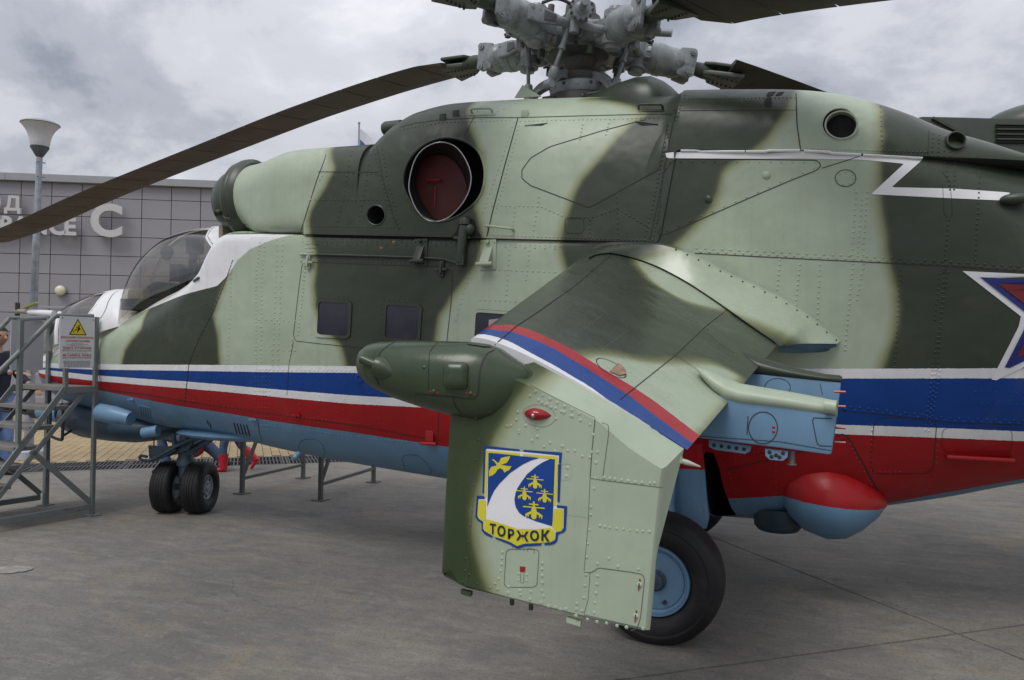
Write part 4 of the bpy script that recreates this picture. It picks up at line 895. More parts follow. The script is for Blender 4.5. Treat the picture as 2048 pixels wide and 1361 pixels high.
# red star with blue and white borders
def star_px(cu, cv, R_, r_, rot):
    o = []
    for k in range(10):
        a = rot+k*PI/5; q = R_ if k % 2 == 0 else r_; o.append((cu+q*math.sin(a), cv-q*math.cos(a)))
    return o
tA, tB = on_y(1924, 543, .80)[[0, 2]], on_y(1983, 768, .80)[[0, 2]]; dAB = tB-tA; L_ = np.linalg.norm(dAB); SR = L_/1.1756
nAB = np.array((-dAB[1], dAB[0]))/L_; nAB = nAB if nAB[0] < 0 else -nAB; sq_ = (tA+tB)/2+nAB*SR*.80902; sc_ = np.array((sq_[0], 0, sq_[1])); A0_ = math.atan2(tA[1]-sq_[1], tA[0]-sq_[0])
def star_xz(k_):
    o = []
    for k in range(10):
        a = A0_+k*PI/5; q = SR*k_*(1 if k % 2 == 0 else .392); o.append((sq_[0]+q*math.cos(a), sq_[1]+q*math.sin(a)))
    return o
def flat_patch(q, name, mat, parent, off):
    mb = MB(); n = len(q); V = []
    from mathutils.geometry import tessellate_polygon
    Q = resample(np.array(q+[q[0]]), .06)[:-1]; 
    for x, z in Q:
        s_ = skin_y(BH, x, z); V.append(s_[0]+s_[1]*off)
    T = tessellate_polygon([[Vector((x, z, 0)) for x, z in Q]])
    F_ = []
    for f in T:
        a, b_, c = V[f[0]], V[f[1]], V[f[2]]; F_.append(f if np.cross(b_-a, c-a)[1] > 0 else f[::-1])
    return mb.add(V, F_).build(name, mat, parent, smooth=0)
STAR = flat_patch(star_xz(1.), 'star', MT['white'], FUS, .004)
flat_patch(star_xz(.83), 'star_border', plain('star blue', (.010, .022, .16), .4), STAR, .007)
flat_patch(star_xz(.66), 'star_centre', plain('star red', (.17, .010, .014), .4), STAR, .010)
# upper grips, latches and scoops on the cowling
def grip(u0, v0, u1, v1, rise, r=.008, mat=None, parent=None):
    a, b_ = hit(u0, v0), hit(u1, v1); n = unit(a[1]+b_[1]); d = unit(b_[0]-a[0])
    MB().tube(smooth_line([a[0]-n*.01, a[0]+n*rise*.8, a[0]+n*rise+d*.03, b_[0]+n*rise-d*.03, b_[0]+n*rise*.8, b_[0]-n*.01], 3), r, 8).build('grip', mat or MT['hull'], parent or COW, paint=hull_attrs)
grip(977, 454, 1027, 460, .05); grip(1278, 220, 1325, 220, .04); grip(945, 228, 985, 227, .04)
for cu, cv, sl in ((965, 227, 1), (1302, 219, 1)):
    a, b_ = hit(cu-26, cv+3)[0], hit(cu+26, cv+2)[0]; MB().bar(a, b_, .03, .012, hit(cu, cv)[1]).build('grip_plate', MT['hull'], COW, paint=hull_attrs, bevel=.005)
for q in ([(1050, 252), (1095, 247), (1084, 252)], [(1271, 244), (1316, 250), (1282, 252)]):
    decal(q, 'scoop_slot', MT['black'], COW, .003); H = hits([q[0], q[1]], None, 6); MB().tube([p+n*.004 for p, n in H], .005, 6).build('scoop_lip', MT['hull'], COW, paint=hull_attrs)
for u, v in ((886, 238), (1050, 231), (912, 231)):
    p, n = hit(u, v); MB().box(p+n*.006, (.05, .014, .06)).build('latch', MT['hull'], COW, paint=hull_attrs, bevel=.004)
for q in ([(1540, 185), (1545, 213), (1531, 216), (1528, 205)], [(1536, 186), (1552, 184), (1546, 192), (1532, 193)], [(1556, 186), (1570, 184), (1562, 192), (1550, 192)]): decal(q, 'vent_slot', MT['black'], COW, .003)
for u, v in ((1533, 351), (1417, 399)):
    p, n = hit(u, v); MB().dome(p, n, .026, .012, 14).build('cap', MT['hull'], FUS, paint=hull_attrs, smooth=60)
# brackets above the cabin door, rod, latch post
def bracket(u, v, w_, h_, d_):
    p, n = hit(u, v); t_ = unit(np.cross(n, EZ)*-1); mb = MB(); mb.box(p+n*.004, (w_, .010, h_), (t_, n, np.cross(t_, n)))
    mb.prism([p+n*.005+EZ*h_*.3-t_*w_*.28, p+n*(d_+.01)-EZ*h_*.28-t_*w_*.28, p+n*d_-EZ*h_*.40-t_*w_*.28, p+n*.005-EZ*h_*.42-t_*w_*.28], t_*w_*.56)
    mb.cyl(p+n*d_-EZ*h_*.34-t_*w_*.5, p+n*d_-EZ*h_*.34+t_*w_*.5, .014, n=10); mb.cyl(p+EZ*h_*.42, p+EZ*h_*.42+n*.03, .014, n=8)
    for sx in (-1, 1):
        for sz in (-1, 1): mb.dome(p+n*.009+t_*sx*w_*.38+EZ*sz*h_*.4, n, .008, .006)
    return mb.build('bracket', MT['hull'], FUS, paint=hull_attrs, bevel=.003)
bracket(842, 506, .105, .19, .06); bracket(977, 510, .115, .20, .07)
H = hits([(602, 509), (700, 511.5), (840, 516), (890, 519), (914, 527)], None, 8); MB().tube([p+n*.012 for p, n in H], .009, 8).build('rod', MT['hull'], FUS, paint=hull_attrs)
for u, v in ((619, 526), (885, 540)):
    p, n = hit(u, v); mb = MB(); mb.bar(p+n*.01+EZ*.06, p+n*.01-EZ*.05, .028, .014, n); mb.bar(p+n*.02-np.array((.045, 0, 0)), p+n*.02+np.array((.045, 0, 0)), .016, .016); mb.bar(p+n*.02+EZ*.045, p+n*.03-EZ*.03, .014, .02, n)
    for s_ in (-1, 1): mb.dome(p+n*.016-EZ*.04+np.array((s_*.01, 0, 0)), n, .006, .004)
    mb.build('door_hinge', MT['hull'], FUS, paint=hull_attrs, bevel=.002)
p, n = hit(926, 500); q = hit(933, 452)[0]; mb = MB(); mb.tube([p+n*.03-EZ*.09, p+n*.03, q+n*.03], [.032, .032, .034], 12); mb.tube([q+n*.03, q+n*.03+EZ*.045], [.042, .036], 12); mb.bar(p+n*.01+EZ*.08-np.array((.06, 0, 0)), p+n*.01+EZ*.08+np.array((.06, 0, 0)), .03, .02)
mb.ball(q+n*.02-np.array((.03, 0, .03)), .04); mb.box(p+n*.035-EZ*.075, (.055, .035, .07)); mb.build('door_latch', MT['dkgreen'], FUS, bevel=.003)
decal([(920, 440), (934, 433), (950, 440), (955, 462), (965, 475), (903, 475), (914, 462)], 'latch_recess', MT['black'], COW, .002)
for s_ in ((762, 496, 5), (787, 484, 5), (842, 531, 4)):
    decal(oval(s_[0], s_[1], s_[2], s_[2]*.8, 9), 'paint_chip', plain('bare primer', (.22, .13, .06), .8), FUS, .0015)
# dust filter on the air intake
o = np.array((3.57, .428, 2.735)); axn = unit((1, .03, -.02))
mb = MB(); mb.lathe(o, axn, [(-.06, .31), (-.02, .338), (.02, .338), (.04, .318), (.06, .30)], 40); mb.build('filter_ring', MT['dkgreen'], NAC)
mb = MB(); mb.lathe(o, axn, [(.0, .29), (.04, .318), (.08, .322), (.11, .30), (.115, .27), (.14, .268), (.20, .255), (.27, .215), (.32, .15), (.345, .08), (.352, .02)], 40); mb.build('dust_filter', MT['dkgreen'], NAC, smooth=50)
mb = MB(); q = on_y(432, 428, .70); q2 = on_y(450, 420, .62); mb.tube([q, q2], [.026, .028], 14); mb.tube(smooth_line([q2, on_y(448, 434, .70), on_y(462, 437, .70), on_y(470, 425, .66)], 4), .008, 8); mb.box(q2+np.array((0, 0, .03)), (.06, .05, .05)); mb.build('filter_pipe', MT['dkgreen'], NAC, bevel=.003)
MB().cyl(q+(q-q2)*.02, q+(q2-q)*.3, .019, n=14).build('pipe_bore', MT['black'], NAC)
decal([(459, 452), (478, 450), (497, 447), (497, 458), (490, 467), (470, 467), (461, 462)], 'access_hatch', MT['hull'], NAC, .004) if False else seam([(459, 453), (497, 448), (496, 466)], .006, NAC)
mb = MB(); p = on_y(772, 258, .35); mb.tube([p+np.array((-.14, 0, 0)), p+np.array((-.0, 0, 0))], .055, 16); mb.lathe(p, (1, 0, 0), [(0, .055), (.02, .045), (.025, .01)], 16); mb.build('fan_inlet', MT['dkgreen'], COW)
# little fin and dome behind / before the rotor head
q = [on_y(1030, 196, .42), on_y(1046, 171, .42), on_y(1083, 194, .42)]; MB().prism([p+np.array((0, -.008, 0)) for p in q], (0, .016, 0)).build('blade_antenna', MT['ltgreen'], COW)
dm = MB(); rs = []
for u, vt, hw in ((1178, 191, .02), (1205, 182, .09), (1240, 168, .16), (1275, 158, .21), (1305, 156, .23), (1330, 166, .21), (1347, 178, .15), (1357, 188, .05)):
    p = on_y(u, vt, .28); zb2 = f_ct(p[0])-.12; rs.append([(p[0], .28+hw*math.cos(a), zb2+(p[2]-zb2)*abs(math.sin(a))**.8*(1 if math.sin(a) >= 0 else -.3)) for a in np.arange(24)*2*PI/24])
dm.rings(rs); dm.build('gearbox_fairing', MT['dkgreen'], COW, smooth=60)
# radome, belly blister, step, louvres, nose fittings
rd = MB(); c = np.array((-.825, .43, .695)); rs = []
for t_, ry, rz, cz in ((.285, .02, .02, .765), (.27, .09, .11, .745), (.215, .175, .175, .72), (.13, .235, .228, .695), (.0, .265, .25, .675), (-.1, .25, .225, .662), (-.19, .19, .165, .657), (-.275, .10, .085, .660), (-.325, .015, .015, .665)):
    rs.append([(c[0]+t_, c[1]+ry*math.cos(a), cz-.025+rz*math.sin(a)) for a in np.arange(36)*2*PI/36])
rd.rings(rs).build('radome', MT['hull'], FUS, paint=hull_attrs, smooth=60)
p = on_y(1556, 1050, .35); MB().lathe(p+np.array((0, 0, .11)), (0, 0, -1), [(0, .15), (.11, .145), (.14, .12), (.15, .08)], 28).build('belly_antenna', plain('dark blue antenna', (.02, .04, .055), .5), FUS)
a, b_ = hit(1889, 908), hit(2024, 914); MB().bar(a[0]+a[1]*.025, b_[0]+b_[1]*.025, .05, .02, EZ).build('footstep', MT['red'], FUS, bevel=.006)
for k in range(5):
    u = 470+k*6.4; H = hits([(u-2, 846+k*.9), (u+4, 868+k*1.0)], None, 6); strip(None, .012, 'louvre', MT['black'], FUS, None, .002, pts=H)
for k in range(5):
    u = 280+k*4.6; H = hits([(u, 811+k), (u+3, 833+k)], None, 6); MB().tube([p+n*.002 for p, n in H], .006, 6).build('louvre', MT['skyb'], FUS)
for u, v in ((206, 792), (244, 799), (341, 813), (416, 826)): decal([(u-2, v-3), (u+2.5, v-2), (u+2.5, v+3), (u-2, v+2.5)], 'red_mark', MT['red'], FUS, .003)
for q in ([(414, 839), (417, 842), (418, 853), (415, 849)], [(420, 844), (423, 848), (423, 861), (420, 855)]): decal(q, 'slot', MT['black'], FUS, .002)
def stub(u0, v0, u1, v1, y, r0, r1, name, mat=MT['skyb'], cap=True):
    a, b_ = on_y(u0, v0, y), on_y(u1, v1, y-.05); d = unit(b_-a); L_ = np.linalg.norm(b_-a)
    MB().lathe(a, d, [(0, r0*.8), (L_*.06, r0), (L_*.5, r0*1.02), (L_, r1)], 24).build(name, mat, FUS, smooth=50)
stub(196, 824, 262, 838, .60, .078, .06, 'landing_light_cover'); stub(284, 866, 316, 862, .52, .045, .05, 'cooling_spout'); stub(588, 918, 598, 908, .66, .022, .024, 'drain_spout')
for u, v in ((264, 798), (508, 838), (594, 830)):
    p, n = hit(u, v); mb = MB(); mb.bar(p+n*.012-np.array((.035, 0, 0)), p+n*.012+np.array((.035, 0, 0)), .012, .014); mb.cyl(p, p+n*.025, .012, n=8); mb.build('clip', MT['hull'], FUS, paint=hull_attrs)
p, n = hit(860, 871); mb = MB(); mb.box(p+n*.006, (.06, .012, .10)); mb.cyl(p+n*.02-EZ*.05-np.array((.06, 0, 0)), p+n*.02-EZ*.05+np.array((.06, 0, 0)), .013, n=8)
for i in (-1, 1):
    for j in (-1, 0, 1): mb.dome(p+n*.012+np.array((i*.015, 0, j*.03)), n, .006, .004)
mb.build('door_hinge', MT['red'], FUS, bevel=.002)
p, n = hit(719, 756); mb = MB(); mb.lathe(p-n*.002, n, [(0, .04), (.008, .036), (.010, .016), (.004, .014)], 20); mb.build('socket', MT['blue'], FUS)
decal([(717, 729), (720, 730), (720, 735), (717, 734)], 'slot', MT['black'], FUS, .004); decal([(722, 729.5), (728, 730), (728, 734), (722, 733.5)], 'red_mark', MT['red'], FUS, .004)
# chin turret and gun
ct = MB(); rs = []
for x, hw, zt2, zb2 in ((6.28, .03, .93, .86), (6.22, .15, .97, .74), (6.1, .25, .98, .665), (5.85, .33, .98, .625), (5.5, .36, .95, .612), (5.25, .35, .93, .615), (5.0, .31, .90, .65), (4.8, .22, .86, .72), (4.66, .06, .83, .79)):
    zm_ = (zt2+zb2)/2; rs.append([(x, hw*math.cos(a), zm_+(zt2-zb2)/2*math.sin(a)) for a in np.arange(32)*2*PI/32])
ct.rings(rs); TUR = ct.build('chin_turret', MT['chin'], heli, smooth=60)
g0 = on_y(85, 824, .05); mb = MB(); mb.tube([g0, g0+np.array((-.3, 0, 0))], [.085, .10], 18); mb.build('gun_mount', MT['skyb'], TUR)
mb = MB(); gd = unit(np.array((1, 0, .035)))
for k in range(4):
    a = k*PI/2+.5; of = np.array((0, math.cos(a)*.032, math.sin(a)*.032)); mb.tube([g0+of, g0+of+gd*.62], .018, 8)
mb.lathe(g0, gd, [(0, .08), (.12, .075), (.16, .055)], 16); mb.lathe(g0, gd, [(.40, .052), (.43, .052)], 14)
mb.build('gun_barrels', plain('gun metal', (.03, .028, .03), .4, metal=.4), TUR)
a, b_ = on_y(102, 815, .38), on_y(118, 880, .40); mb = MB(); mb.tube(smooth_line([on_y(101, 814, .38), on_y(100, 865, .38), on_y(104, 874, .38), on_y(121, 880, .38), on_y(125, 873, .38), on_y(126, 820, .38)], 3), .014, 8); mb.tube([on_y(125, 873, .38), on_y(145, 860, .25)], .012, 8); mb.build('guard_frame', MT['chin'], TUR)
# air data boom beside the gunner's windscreen
a, b_ = on_y(108, 628, -.1), on_y(27, 622, -.1); mb = MB(); mb.tube([a, a+(b_-a)*.6], [.034, .030], 14); mb.build('data_boom', MT['white'], FUS)
mb = MB(); mb.tube([a+(b_-a)*.6, a+(b_-a)*.88, b_], [.026, .022, .006], 12); mb.build('boom_tip', plain('primer tan', (.30, .25, .2), .5), FUS)
mb = MB(); q = a+(b_-a)*.9; mb.box(q+EZ*.05, (.012, .05, .08)); mb.box(q-EZ*.04, (.012, .05, .03)); mb.build('boom_vane', MT['dkgreen'], FUS)
mb = MB(); q = a+(b_-a)*.66; mb.prism([q+EZ*.05, q+np.array((-.18, 0, .10)), q+np.array((-.2, 0, .085)), q+EZ*.03], (0, .05, 0)); mb.build('boom_vane', plain('olive vane', (.25, .27, .08), .5), FUS)
a, b_ = on_y(66, 736, .1), on_y(92, 734, .2); MB().bar(on_y(56, 735, .12), on_y(95, 734, .2), .2, .012).build('nose_plate', MT['white'], FUS)
p = on_y(2034, 398, .80); MB().ball(p, (.08, .035, .03), 16).build('tail_lamp', MT['dkgreen'], FUS, smooth=60)
# tail fin, well outside the frame
fn = MB(); fn.prism([(-8.0, -.06, 1.9), (-9.2, -.06, 1.8), (-10.3, -.06, 3.9), (-9.5, -.06, 4.0), (-8.6, -.06, 2.4)], (0, .12, 0)); fn.build('tail_fin', MT['dkgreen'], heli, bevel=.03)
# ------------------------------------------------------------------ stub wing
def lerp(a, b_, t_): return np.array(a)+(np.array(b_)-np.array(a))*t_
W_LE0, W_LE1 = np.array((.545, .80, 2.165)), np.array((.335, 3.03, 1.535))
W_TE0, W_TE1 = np.array((-.612, .80, 1.635)), np.array((-.435, 3.03, 1.188))
def naca(s_): return 5*(.2969*math.sqrt(s_)-.126*s_-.3516*s_**2+.2843*s_**3-.1036*s_**4)
def wing_pt(t_, s_, up, sgn=1):
    a, b_ = lerp(W_LE0, W_LE1, t_), lerp(W_TE0, W_TE1, t_); c = np.linalg.norm(b_-a); n = unit(np.cross(b_-a, W_LE1-W_LE0)); n = n if n[2] > 0 else -n
    p = a+(b_-a)*s_+n*c*naca(s_)*(.105 if up else -.045); return np.array((p[0], p[1]*sgn, p[2]))
SS = (1-np.cos(np.linspace(0, PI, 45)))/2
def wing_mesh(sgn=1, nt_=56):
    mb = MB(); rs = []
    for t_ in np.linspace(0, 1, nt_):
        r = [wing_pt(t_, s_, True, sgn) for s_ in SS]+[wing_pt(t_, s_, False, sgn) for s_ in SS[1:-1][::-1]]; rs.append(r if sgn > 0 else r[::-1])
    return mb.rings(rs)
wing = wing_mesh(); BW = wing.bvh()
def wxy(px, step=6):
    o = []
    for u, v in resample(np.array(px), step):
        h = hit(u, v, BW)
        if h and h[1][2] > .2: o.append((h[0][0], h[0][1]))
    return o
lw1 = wxy([(1276, 533), (1305, 565), (1349, 592), (1372, 603), (1408, 614), (1449, 621), (1460, 618), (1439, 601), (1369, 553), (1316, 524), (1280, 516), (1270, 520)])
lw2 = wxy([(1150, 716), (1176, 711), (1197, 708.5), (1223, 710), (1252, 715), (1282, 722), (1305, 725), (1334, 726), (1364, 726.6), (1393, 726.6), (1416, 728), (1437, 732), (1463, 744), (1480, 754), (1462, 800), (1390, 890), (1300, 830), (1200, 760)])
def yline(px):
    q = sorted(wxy(px, 8)); X = np.array([a for a, _ in q]); Y = np.array([b for _, b in q]); k = np.r_[True, np.diff(X) > .002]; return lambda x: np.interp(x, X[k], Y[k])
WS = [yline(q) for q in ([(1000, 651), (1019, 649), (1041, 654), (1071, 664), (1108, 681), (1145, 699), (1182, 723), (1234, 755), (1271, 777), (1312, 805), (1392, 866)],
 [(1000, 662), (1015, 662), (1034, 667), (1071, 681), (1108, 697), (1145, 720), (1182, 742), (1256, 790), (1374, 879)], [(998, 676), (1019, 683), (1052, 701), (1108, 731), (1182, 775), (1249, 825), (1358, 899)])]
def wing_attrs(V):
    P = V[:, :2]; d = np.maximum(sdf(P, lw1), sdf(P, lw2)); low = V[:, 2]*0
    r = {'light': np.clip(d, -.3, .3)}
    for k in range(3): r['s%d' % k] = np.clip(V[:, 1]-WS[k](V[:, 0]), -.3, .3)
    return r
MT['wing'] = paint_mat('wing upper paint', DG, [('light', LG, True), ('s0', (.36, .02, .03), False), ('s1', (.008, .05, .24), False), ('s2', WHITE, False)], .5, .6, (.22, .34))
WING = wing.build('wing', MT['wing'], heli, paint=wing_attrs, smooth=50)
wing_mesh(-1, 8).build('wing', MT['dkgreen'], heli, smooth=50)
def wseam(px, wd=.006, off=.002): strip(px, wd, 'panel_seam', MT['seam'], WING, BW, off)
wseam([(1222, 511), (1150, 572), (1080, 622), (1030, 655), (990, 690)], .005); wseam([(1465, 612), (1413, 652), (1350, 712), (1240, 800)], .004); wseam([(1405, 660), (1455, 700), (1470, 708)], .004); wseam([(1347, 708), (1382, 732), (1395, 740)], .004)
RW = MB()
def wriv(px, gap=9, r=.005): 
    for u, v in resample(np.array(px), gap):
        h = hit(u, v, BW)
        if h: RW.dome(h[0]-h[1]*.0005, h[1], r, .0028)
wriv([(1235, 516), (1150, 580), (1060, 640)], 14, .004); wriv([(1205, 630), (1165, 662)], 5, .004); wriv([(1255, 662), (1205, 700)], 5, .004); wriv([(1452, 628), (1405, 668), (1340, 724), (1250, 800)], 12); wriv([(1180, 772), (1280, 690)], 16); wriv([(1110, 700), (1300, 830)], 40)
tag(RW.build('rivets', MT['wing'], WING, paint=wing_attrs, smooth=60), kind='stuff')
# formation lamp in the wing skin
o = oval(1222, 737, 34, 12, 24, .52); strip(o+[o[0], o[1]], .004, 'panel_seam', MT['seam'], WING, BW, .002, 5)
H = [h for h in (hit(u, v, BW) for u, v in [(1219, 745), (1234, 729), (1243, 733), (1250, 743), (1251, 750), (1238, 753)]) if h]
MB().prism([p+n*.002 for p, n in H], H[0][1]*.004).build('formation_lamp', plain('amber lamp glass', (.33, .21, .15), .25, var=.3, scale=40), WING)
# root fairing between wing and fuselage
fo = smooth_line([(1178, 512), (1187, 500), (1203, 492), (1225, 488), (1262, 487), (1300, 488), (1345, 495), (1400, 519), (1450, 545), (1500, 568), (1555, 594), (1590, 615), (1620, 635), (1650, 660), (1679, 684)], 4)
fi = smooth_line([(1177, 520), (1188, 513), (1200, 510), (1212, 509), (1229, 510), (1267, 519), (1316, 537), (1369, 565), (1405, 588), (1439, 611), (1492, 648), (1534, 677), (1562, 693), (1600, 688), (1675, 688)], 4)
FO = []; FI = []
for u, v in fo: h = hit(u, v, BH) or hit(u, v); FO.append(h[0]+h[1]*.006)
last_y = .96
for i, (u, v) in enumerate(fi):
    h = hit(u, v, BW) if i < 48 else None
    if h and abs(h[0][1]-.95) < .35: FI.append(h[0]+h[1]*.006); last_y = h[0][1]
    else: k = max(0, (i-48)/(len(fi)-49)); FI.append(on_y(u, v, last_y*(1-k)+(FO[i][1]+.02)*k))
ys_ = np.array([p[1] for p in FI]); pass
fa = MB(); nr = 14; rs = []
for s_ in np.linspace(0, 1, nr+1):
    row = []
    for a, b_ in zip(FO, FI):
        g_ = math.sin(s_*PI); row.append(lerp(a, b_, s_)+unit(np.array((0, 1, .9)))*np.linalg.norm(a-b_)*.015*g_)
    rs.append(row)
fa.rings(rs, closed=False); fa.f = [f[::-1] for f in fa.f] if True else fa.f
BF_ = fa.bvh()
fl = xz([(1290, 519), (1329, 507), (1400, 500), (1700, 600), (1720, 720), (1590, 684), (1560, 665), (1492, 640), (1439, 622), (1369, 590), (1305, 545)], BF_)
def fair_attrs(V): 
    d = np.clip(sdf(V[:, [0, 2]], fl), -.3, .3); return {'light': d, 's0': d*0-1, 's1': d*0-1, 's2': d*0-1}
FAIR = fa.build('wing_root_fairing', MT['wing'], WING, paint=fair_attrs, smooth=60)
strip(None, .007, 'panel_seam', MT['seam'], WING, None, .004, pts=[(p, unit(np.array((0, .6, .8)))) for p in FI[:50]])
strip(None, .022, 'fairing_flange', MT['wing'], WING, None, .001, pts=[(p, unit(np.array((0, 1, .1)))) for p in FO[4:]], paint=fair_attrs)
RF = MB()
for u, v in resample(np.array([(1352, 500), (1400, 522), (1450, 548), (1500, 571), (1555, 597), (1620, 638), (1672, 681)]), 24):
    h = hit(u, v, BF_) or hit(u, v); RF.dome(h[0]+h[1]*.002, h[1], .006, .003)
tag(RF.build('fasteners', MT['seam'], WING), kind='stuff')
tl = [on_y(u, v, y) for u, v, y in ((1562, 694, 1.0), (1600, 686, .93), (1675, 683, .80), (1681, 693, .80), (1650, 704, .81), (1600, 707, .83), (1558, 705, .86))]
MB().prism(tl, (0, -.12, 0)).build('fairing_tail', MT['skyb'], WING, bevel=.01)
# ------------------------------------------------------------------ wing tip plate
PY = 3.12
out_px = [(1058, 764), (1000, 740), (930, 760), (899, 790), (896, 822), (886, 985), (878, 1148), (883, 1156), (930, 1179), (1080, 1217), (1180, 1242), (1285, 1265), (1297, 1264), (1313, 1100), (1330, 935), (1262, 890), (1201, 838), (1130, 800)]
inn_px = {0: (1068, 731), 15: (1300, 886), 14: (1346, 924), 16: (1238, 833), 17: (1145, 775)}
oq = [on_y(u, v, PY) for u, v in out_px]; iq = [p.copy() for p in oq]
for k, (u, v) in inn_px.items(): iq[k] = on_y(u, v, 3.03)
for k, s_ in ((0, .30), (17, .52), (16, .70), (15, .85), (14, .985)): iq[k] = wing_pt(1., s_, True)-np.array((0, 0, .004))
def dens(q, st=.03): 
    q = [np.array(p) for p in q]; o = []
    for i in range(len(q)):
        a, b_ = q[i], q[(i+1) % len(q)]; n = max(1, int(np.linalg.norm(oq[i]-oq[(i+1) % len(q)])/st)); o += [lerp(a, b_, k/n) for k in range(n)]
    return o
D0 = dens(iq); D1 = dens(oq); c2 = np.mean([p[[0, 2]] for p in D1], 0)
def shrink(D, y, e):
    o = []; n = len(D)
    P = np.array([p[[0, 2]] for p in D])
    for i in range(n):
        t_ = P[(i+1) % n]-P[i-1]; nn = np.array((-t_[1], t_[0])); nn /= np.linalg.norm(nn); nn = nn if np.dot(nn, c2-P[i]) > 0 else -nn
        ee = e*(3.2 if P[i][0] > .34 else 1); q = P[i]+nn*ee; o.append(np.array((q[0], y, q[1])))
    return o
for p in D0: p[1] = 3.03+(.072*min(1, max(0, (-.10-p[0])/.22))*min(1, max(0, (1.16-p[2])/.30)))
R1 = [np.array((p[0], 3.098, p[2])) for p in D1]; R2 = shrink(D1, 3.112, .004); R3 = shrink(D1, PY, .012)
pl_ = MB(); pl_.rings([D0, R1, R2, R3], cap=(True, False))
q2 = np.array([p[[0, 2]] for p in R3]); lo, hi = q2.min(0), q2.max(0); gx, gz = np.meshgrid(np.arange(lo[0], hi[0], .02), np.arange(lo[1], hi[1], .02)); G = np.stack([gx.ravel(), gz.ravel()], 1); G = G[sdf(G, q2) > .008]
r = delaunay_2d_cdt([Vector(p) for p in np.vstack([q2, G])], [(i, (i+1) % len(q2)) for i in range(len(q2))], [], 0, 1e-6)
P2 = [np.array(v) for v in r[0]]; ff = []
for f in r[2]:
    f = list(f); c = np.mean([P2[i] for i in f], 0)[None]
    if sdf(c, q2)[0] <= 0: continue
    a, b_, d_ = (P2[i] for i in f[:3])
    if (b_[0]-a[0])*(d_[1]-a[1])-(b_[1]-a[1])*(d_[0]-a[0]) > 0: f = f[::-1]
    ff.append(f)
pl_.add([(p[0], PY, p[1]) for p in P2], ff)
def oxz(px, y=PY): return [tuple(on_y(u, v, y)[[0, 2]]) for u, v in px]
pdark = oxz([(860, 700), (1085, 690), (1092, 760), (1072, 768), (1058, 774), (1034, 804), (1012, 848), (993, 878), (989, 890), (967, 941), (954, 989), (947, 1022), (949, 1060), (960, 1119), (971, 1151), (985, 1185), (990, 1230), (850, 1200)])
def plate_attrs(V): return {'dark': np.clip(sdf(V[:, [0, 2]], pdark), -.3, .3)}
MT['plate'] = paint_mat('wing tip plate paint', tuple(c*.98 for c in LG), [('dark', (.036, .056, .022), True)], .18)
PLATE = pl_.build('wing_tip_plate', MT['plate'], heli, paint=plate_attrs, smooth=35)
BP_ = pl_.bvh()
def pline(px, wd=.004, name='panel_seam', mat=None, y=PY+.0012):
    wd = wd*.6; mat = mat or MT['seam2']
    P = [on_y(u, v, y) for u, v in resample(np.array(px), 6)]; return strip(None, wd, name, mat or MT['seam'], PLATE, None, 0., pts=[(p, np.array((0, 1., 0))) for p in P])
def pflat(px, name, mat, parent=None, y=PY+.0015, th=0.): 
    from mathutils.geometry import tessellate_polygon
    V = [on_y(u, v, PY) for u, v in px]; T = tessellate_polygon([[Vector((p[0], p[2], 0)) for p in V]]); V = [np.array((p[0], y, p[2])) for p in V]
    F_ = [f if np.cross(V[f[1]]-V[f[0]], V[f[2]]-V[f[0]])[1] > 0 else f[::-1] for f in T]
    return MB().add(V, F_).build(name, mat, parent or PLATE, smooth=0)
pline([(1190, 838), (1184, 900), (1180, 955)], .006); pline([(1180, 958), (1176, 1050), (1168, 1142)], .003); pline([(1217, 870), (1205, 958)], .004); pline([(1180, 957), (1205, 961), (1326, 976)], .004); pline([(1203, 846), (1217, 850), (1217, 870)], .004)
pline([(1168, 1145), (1180, 1146), (1190, 1142), (1196, 1136), (1270, 1146), (1286, 1150), (1289, 1160), (1281, 1235), (1275, 1256), (1262, 1262)], .005); pline([(1180, 1146), (1176, 1200), (1168, 1228)], .003); pline([(1168, 1230), (1290, 1258)], .004)
pline([(962, 860), (950, 960), (930, 1180)], .0025); pline([(1060, 770), (1110, 796), (1190, 836)], .004)
pline(rrect(1043, 1137, 33, 38, 8, skew=-.06)+[rrect(1043, 1137, 33, 38, 8, skew=-.06)[0]], .004); pline([(1025, 1098), (1026, 1090), (1048, 1096), (1048, 1102)], .003); pline([(1055, 1103), (1055, 1096), (1069, 1099), (1068, 1108)], .003)
pline([(948, 1032), (1060, 1022), (1180, 1036)][:0] or [(1130, 1030), (1178, 1036)], .0025, 'scribe_line', MT['ltgreen'])
pflat([(1040, 1133), (1051, 1134), (1050, 1145), (1040, 1144)], 'red_mark', MT['red']); pline([(1041, 1148), (1041, 1166), (1047, 1167), (1048, 1148)], .0025)
o = rrect(1131, 944, 11, 16, 5, skew=-.05); PG_ = pline(o+[o[0]], .003, 'doubler_edge', MT['ltgreen'])
RP = MB()
def pr_(px, gap=None, r=.008, n=8):
    for u, v in (resample(np.array(px), gap) if gap else px): RP.dome(on_y(u, v, PY-.0005), (0, 1, 0), r*.92*rng.uniform(.8, 1.1), .0025, n)
pr_([(1071, 784), (1158, 828)], 16); pr_([(1060, 793), (1145, 833)], 18); pr_([(1084, 806), (1180, 850)], 22, .0075)
pr_([(1014, 853), (1038, 862), (1064, 882), (1088, 894), (1110, 903), (1136, 902), (1165, 913), (1180, 915)]); pr_([(1038, 866), (1075, 874), (1100, 886), (1125, 893), (1150, 902)]); pr_([(1035, 825), (1033, 840), (1051, 852), (1075, 858), (1022, 852), (1112, 838)])
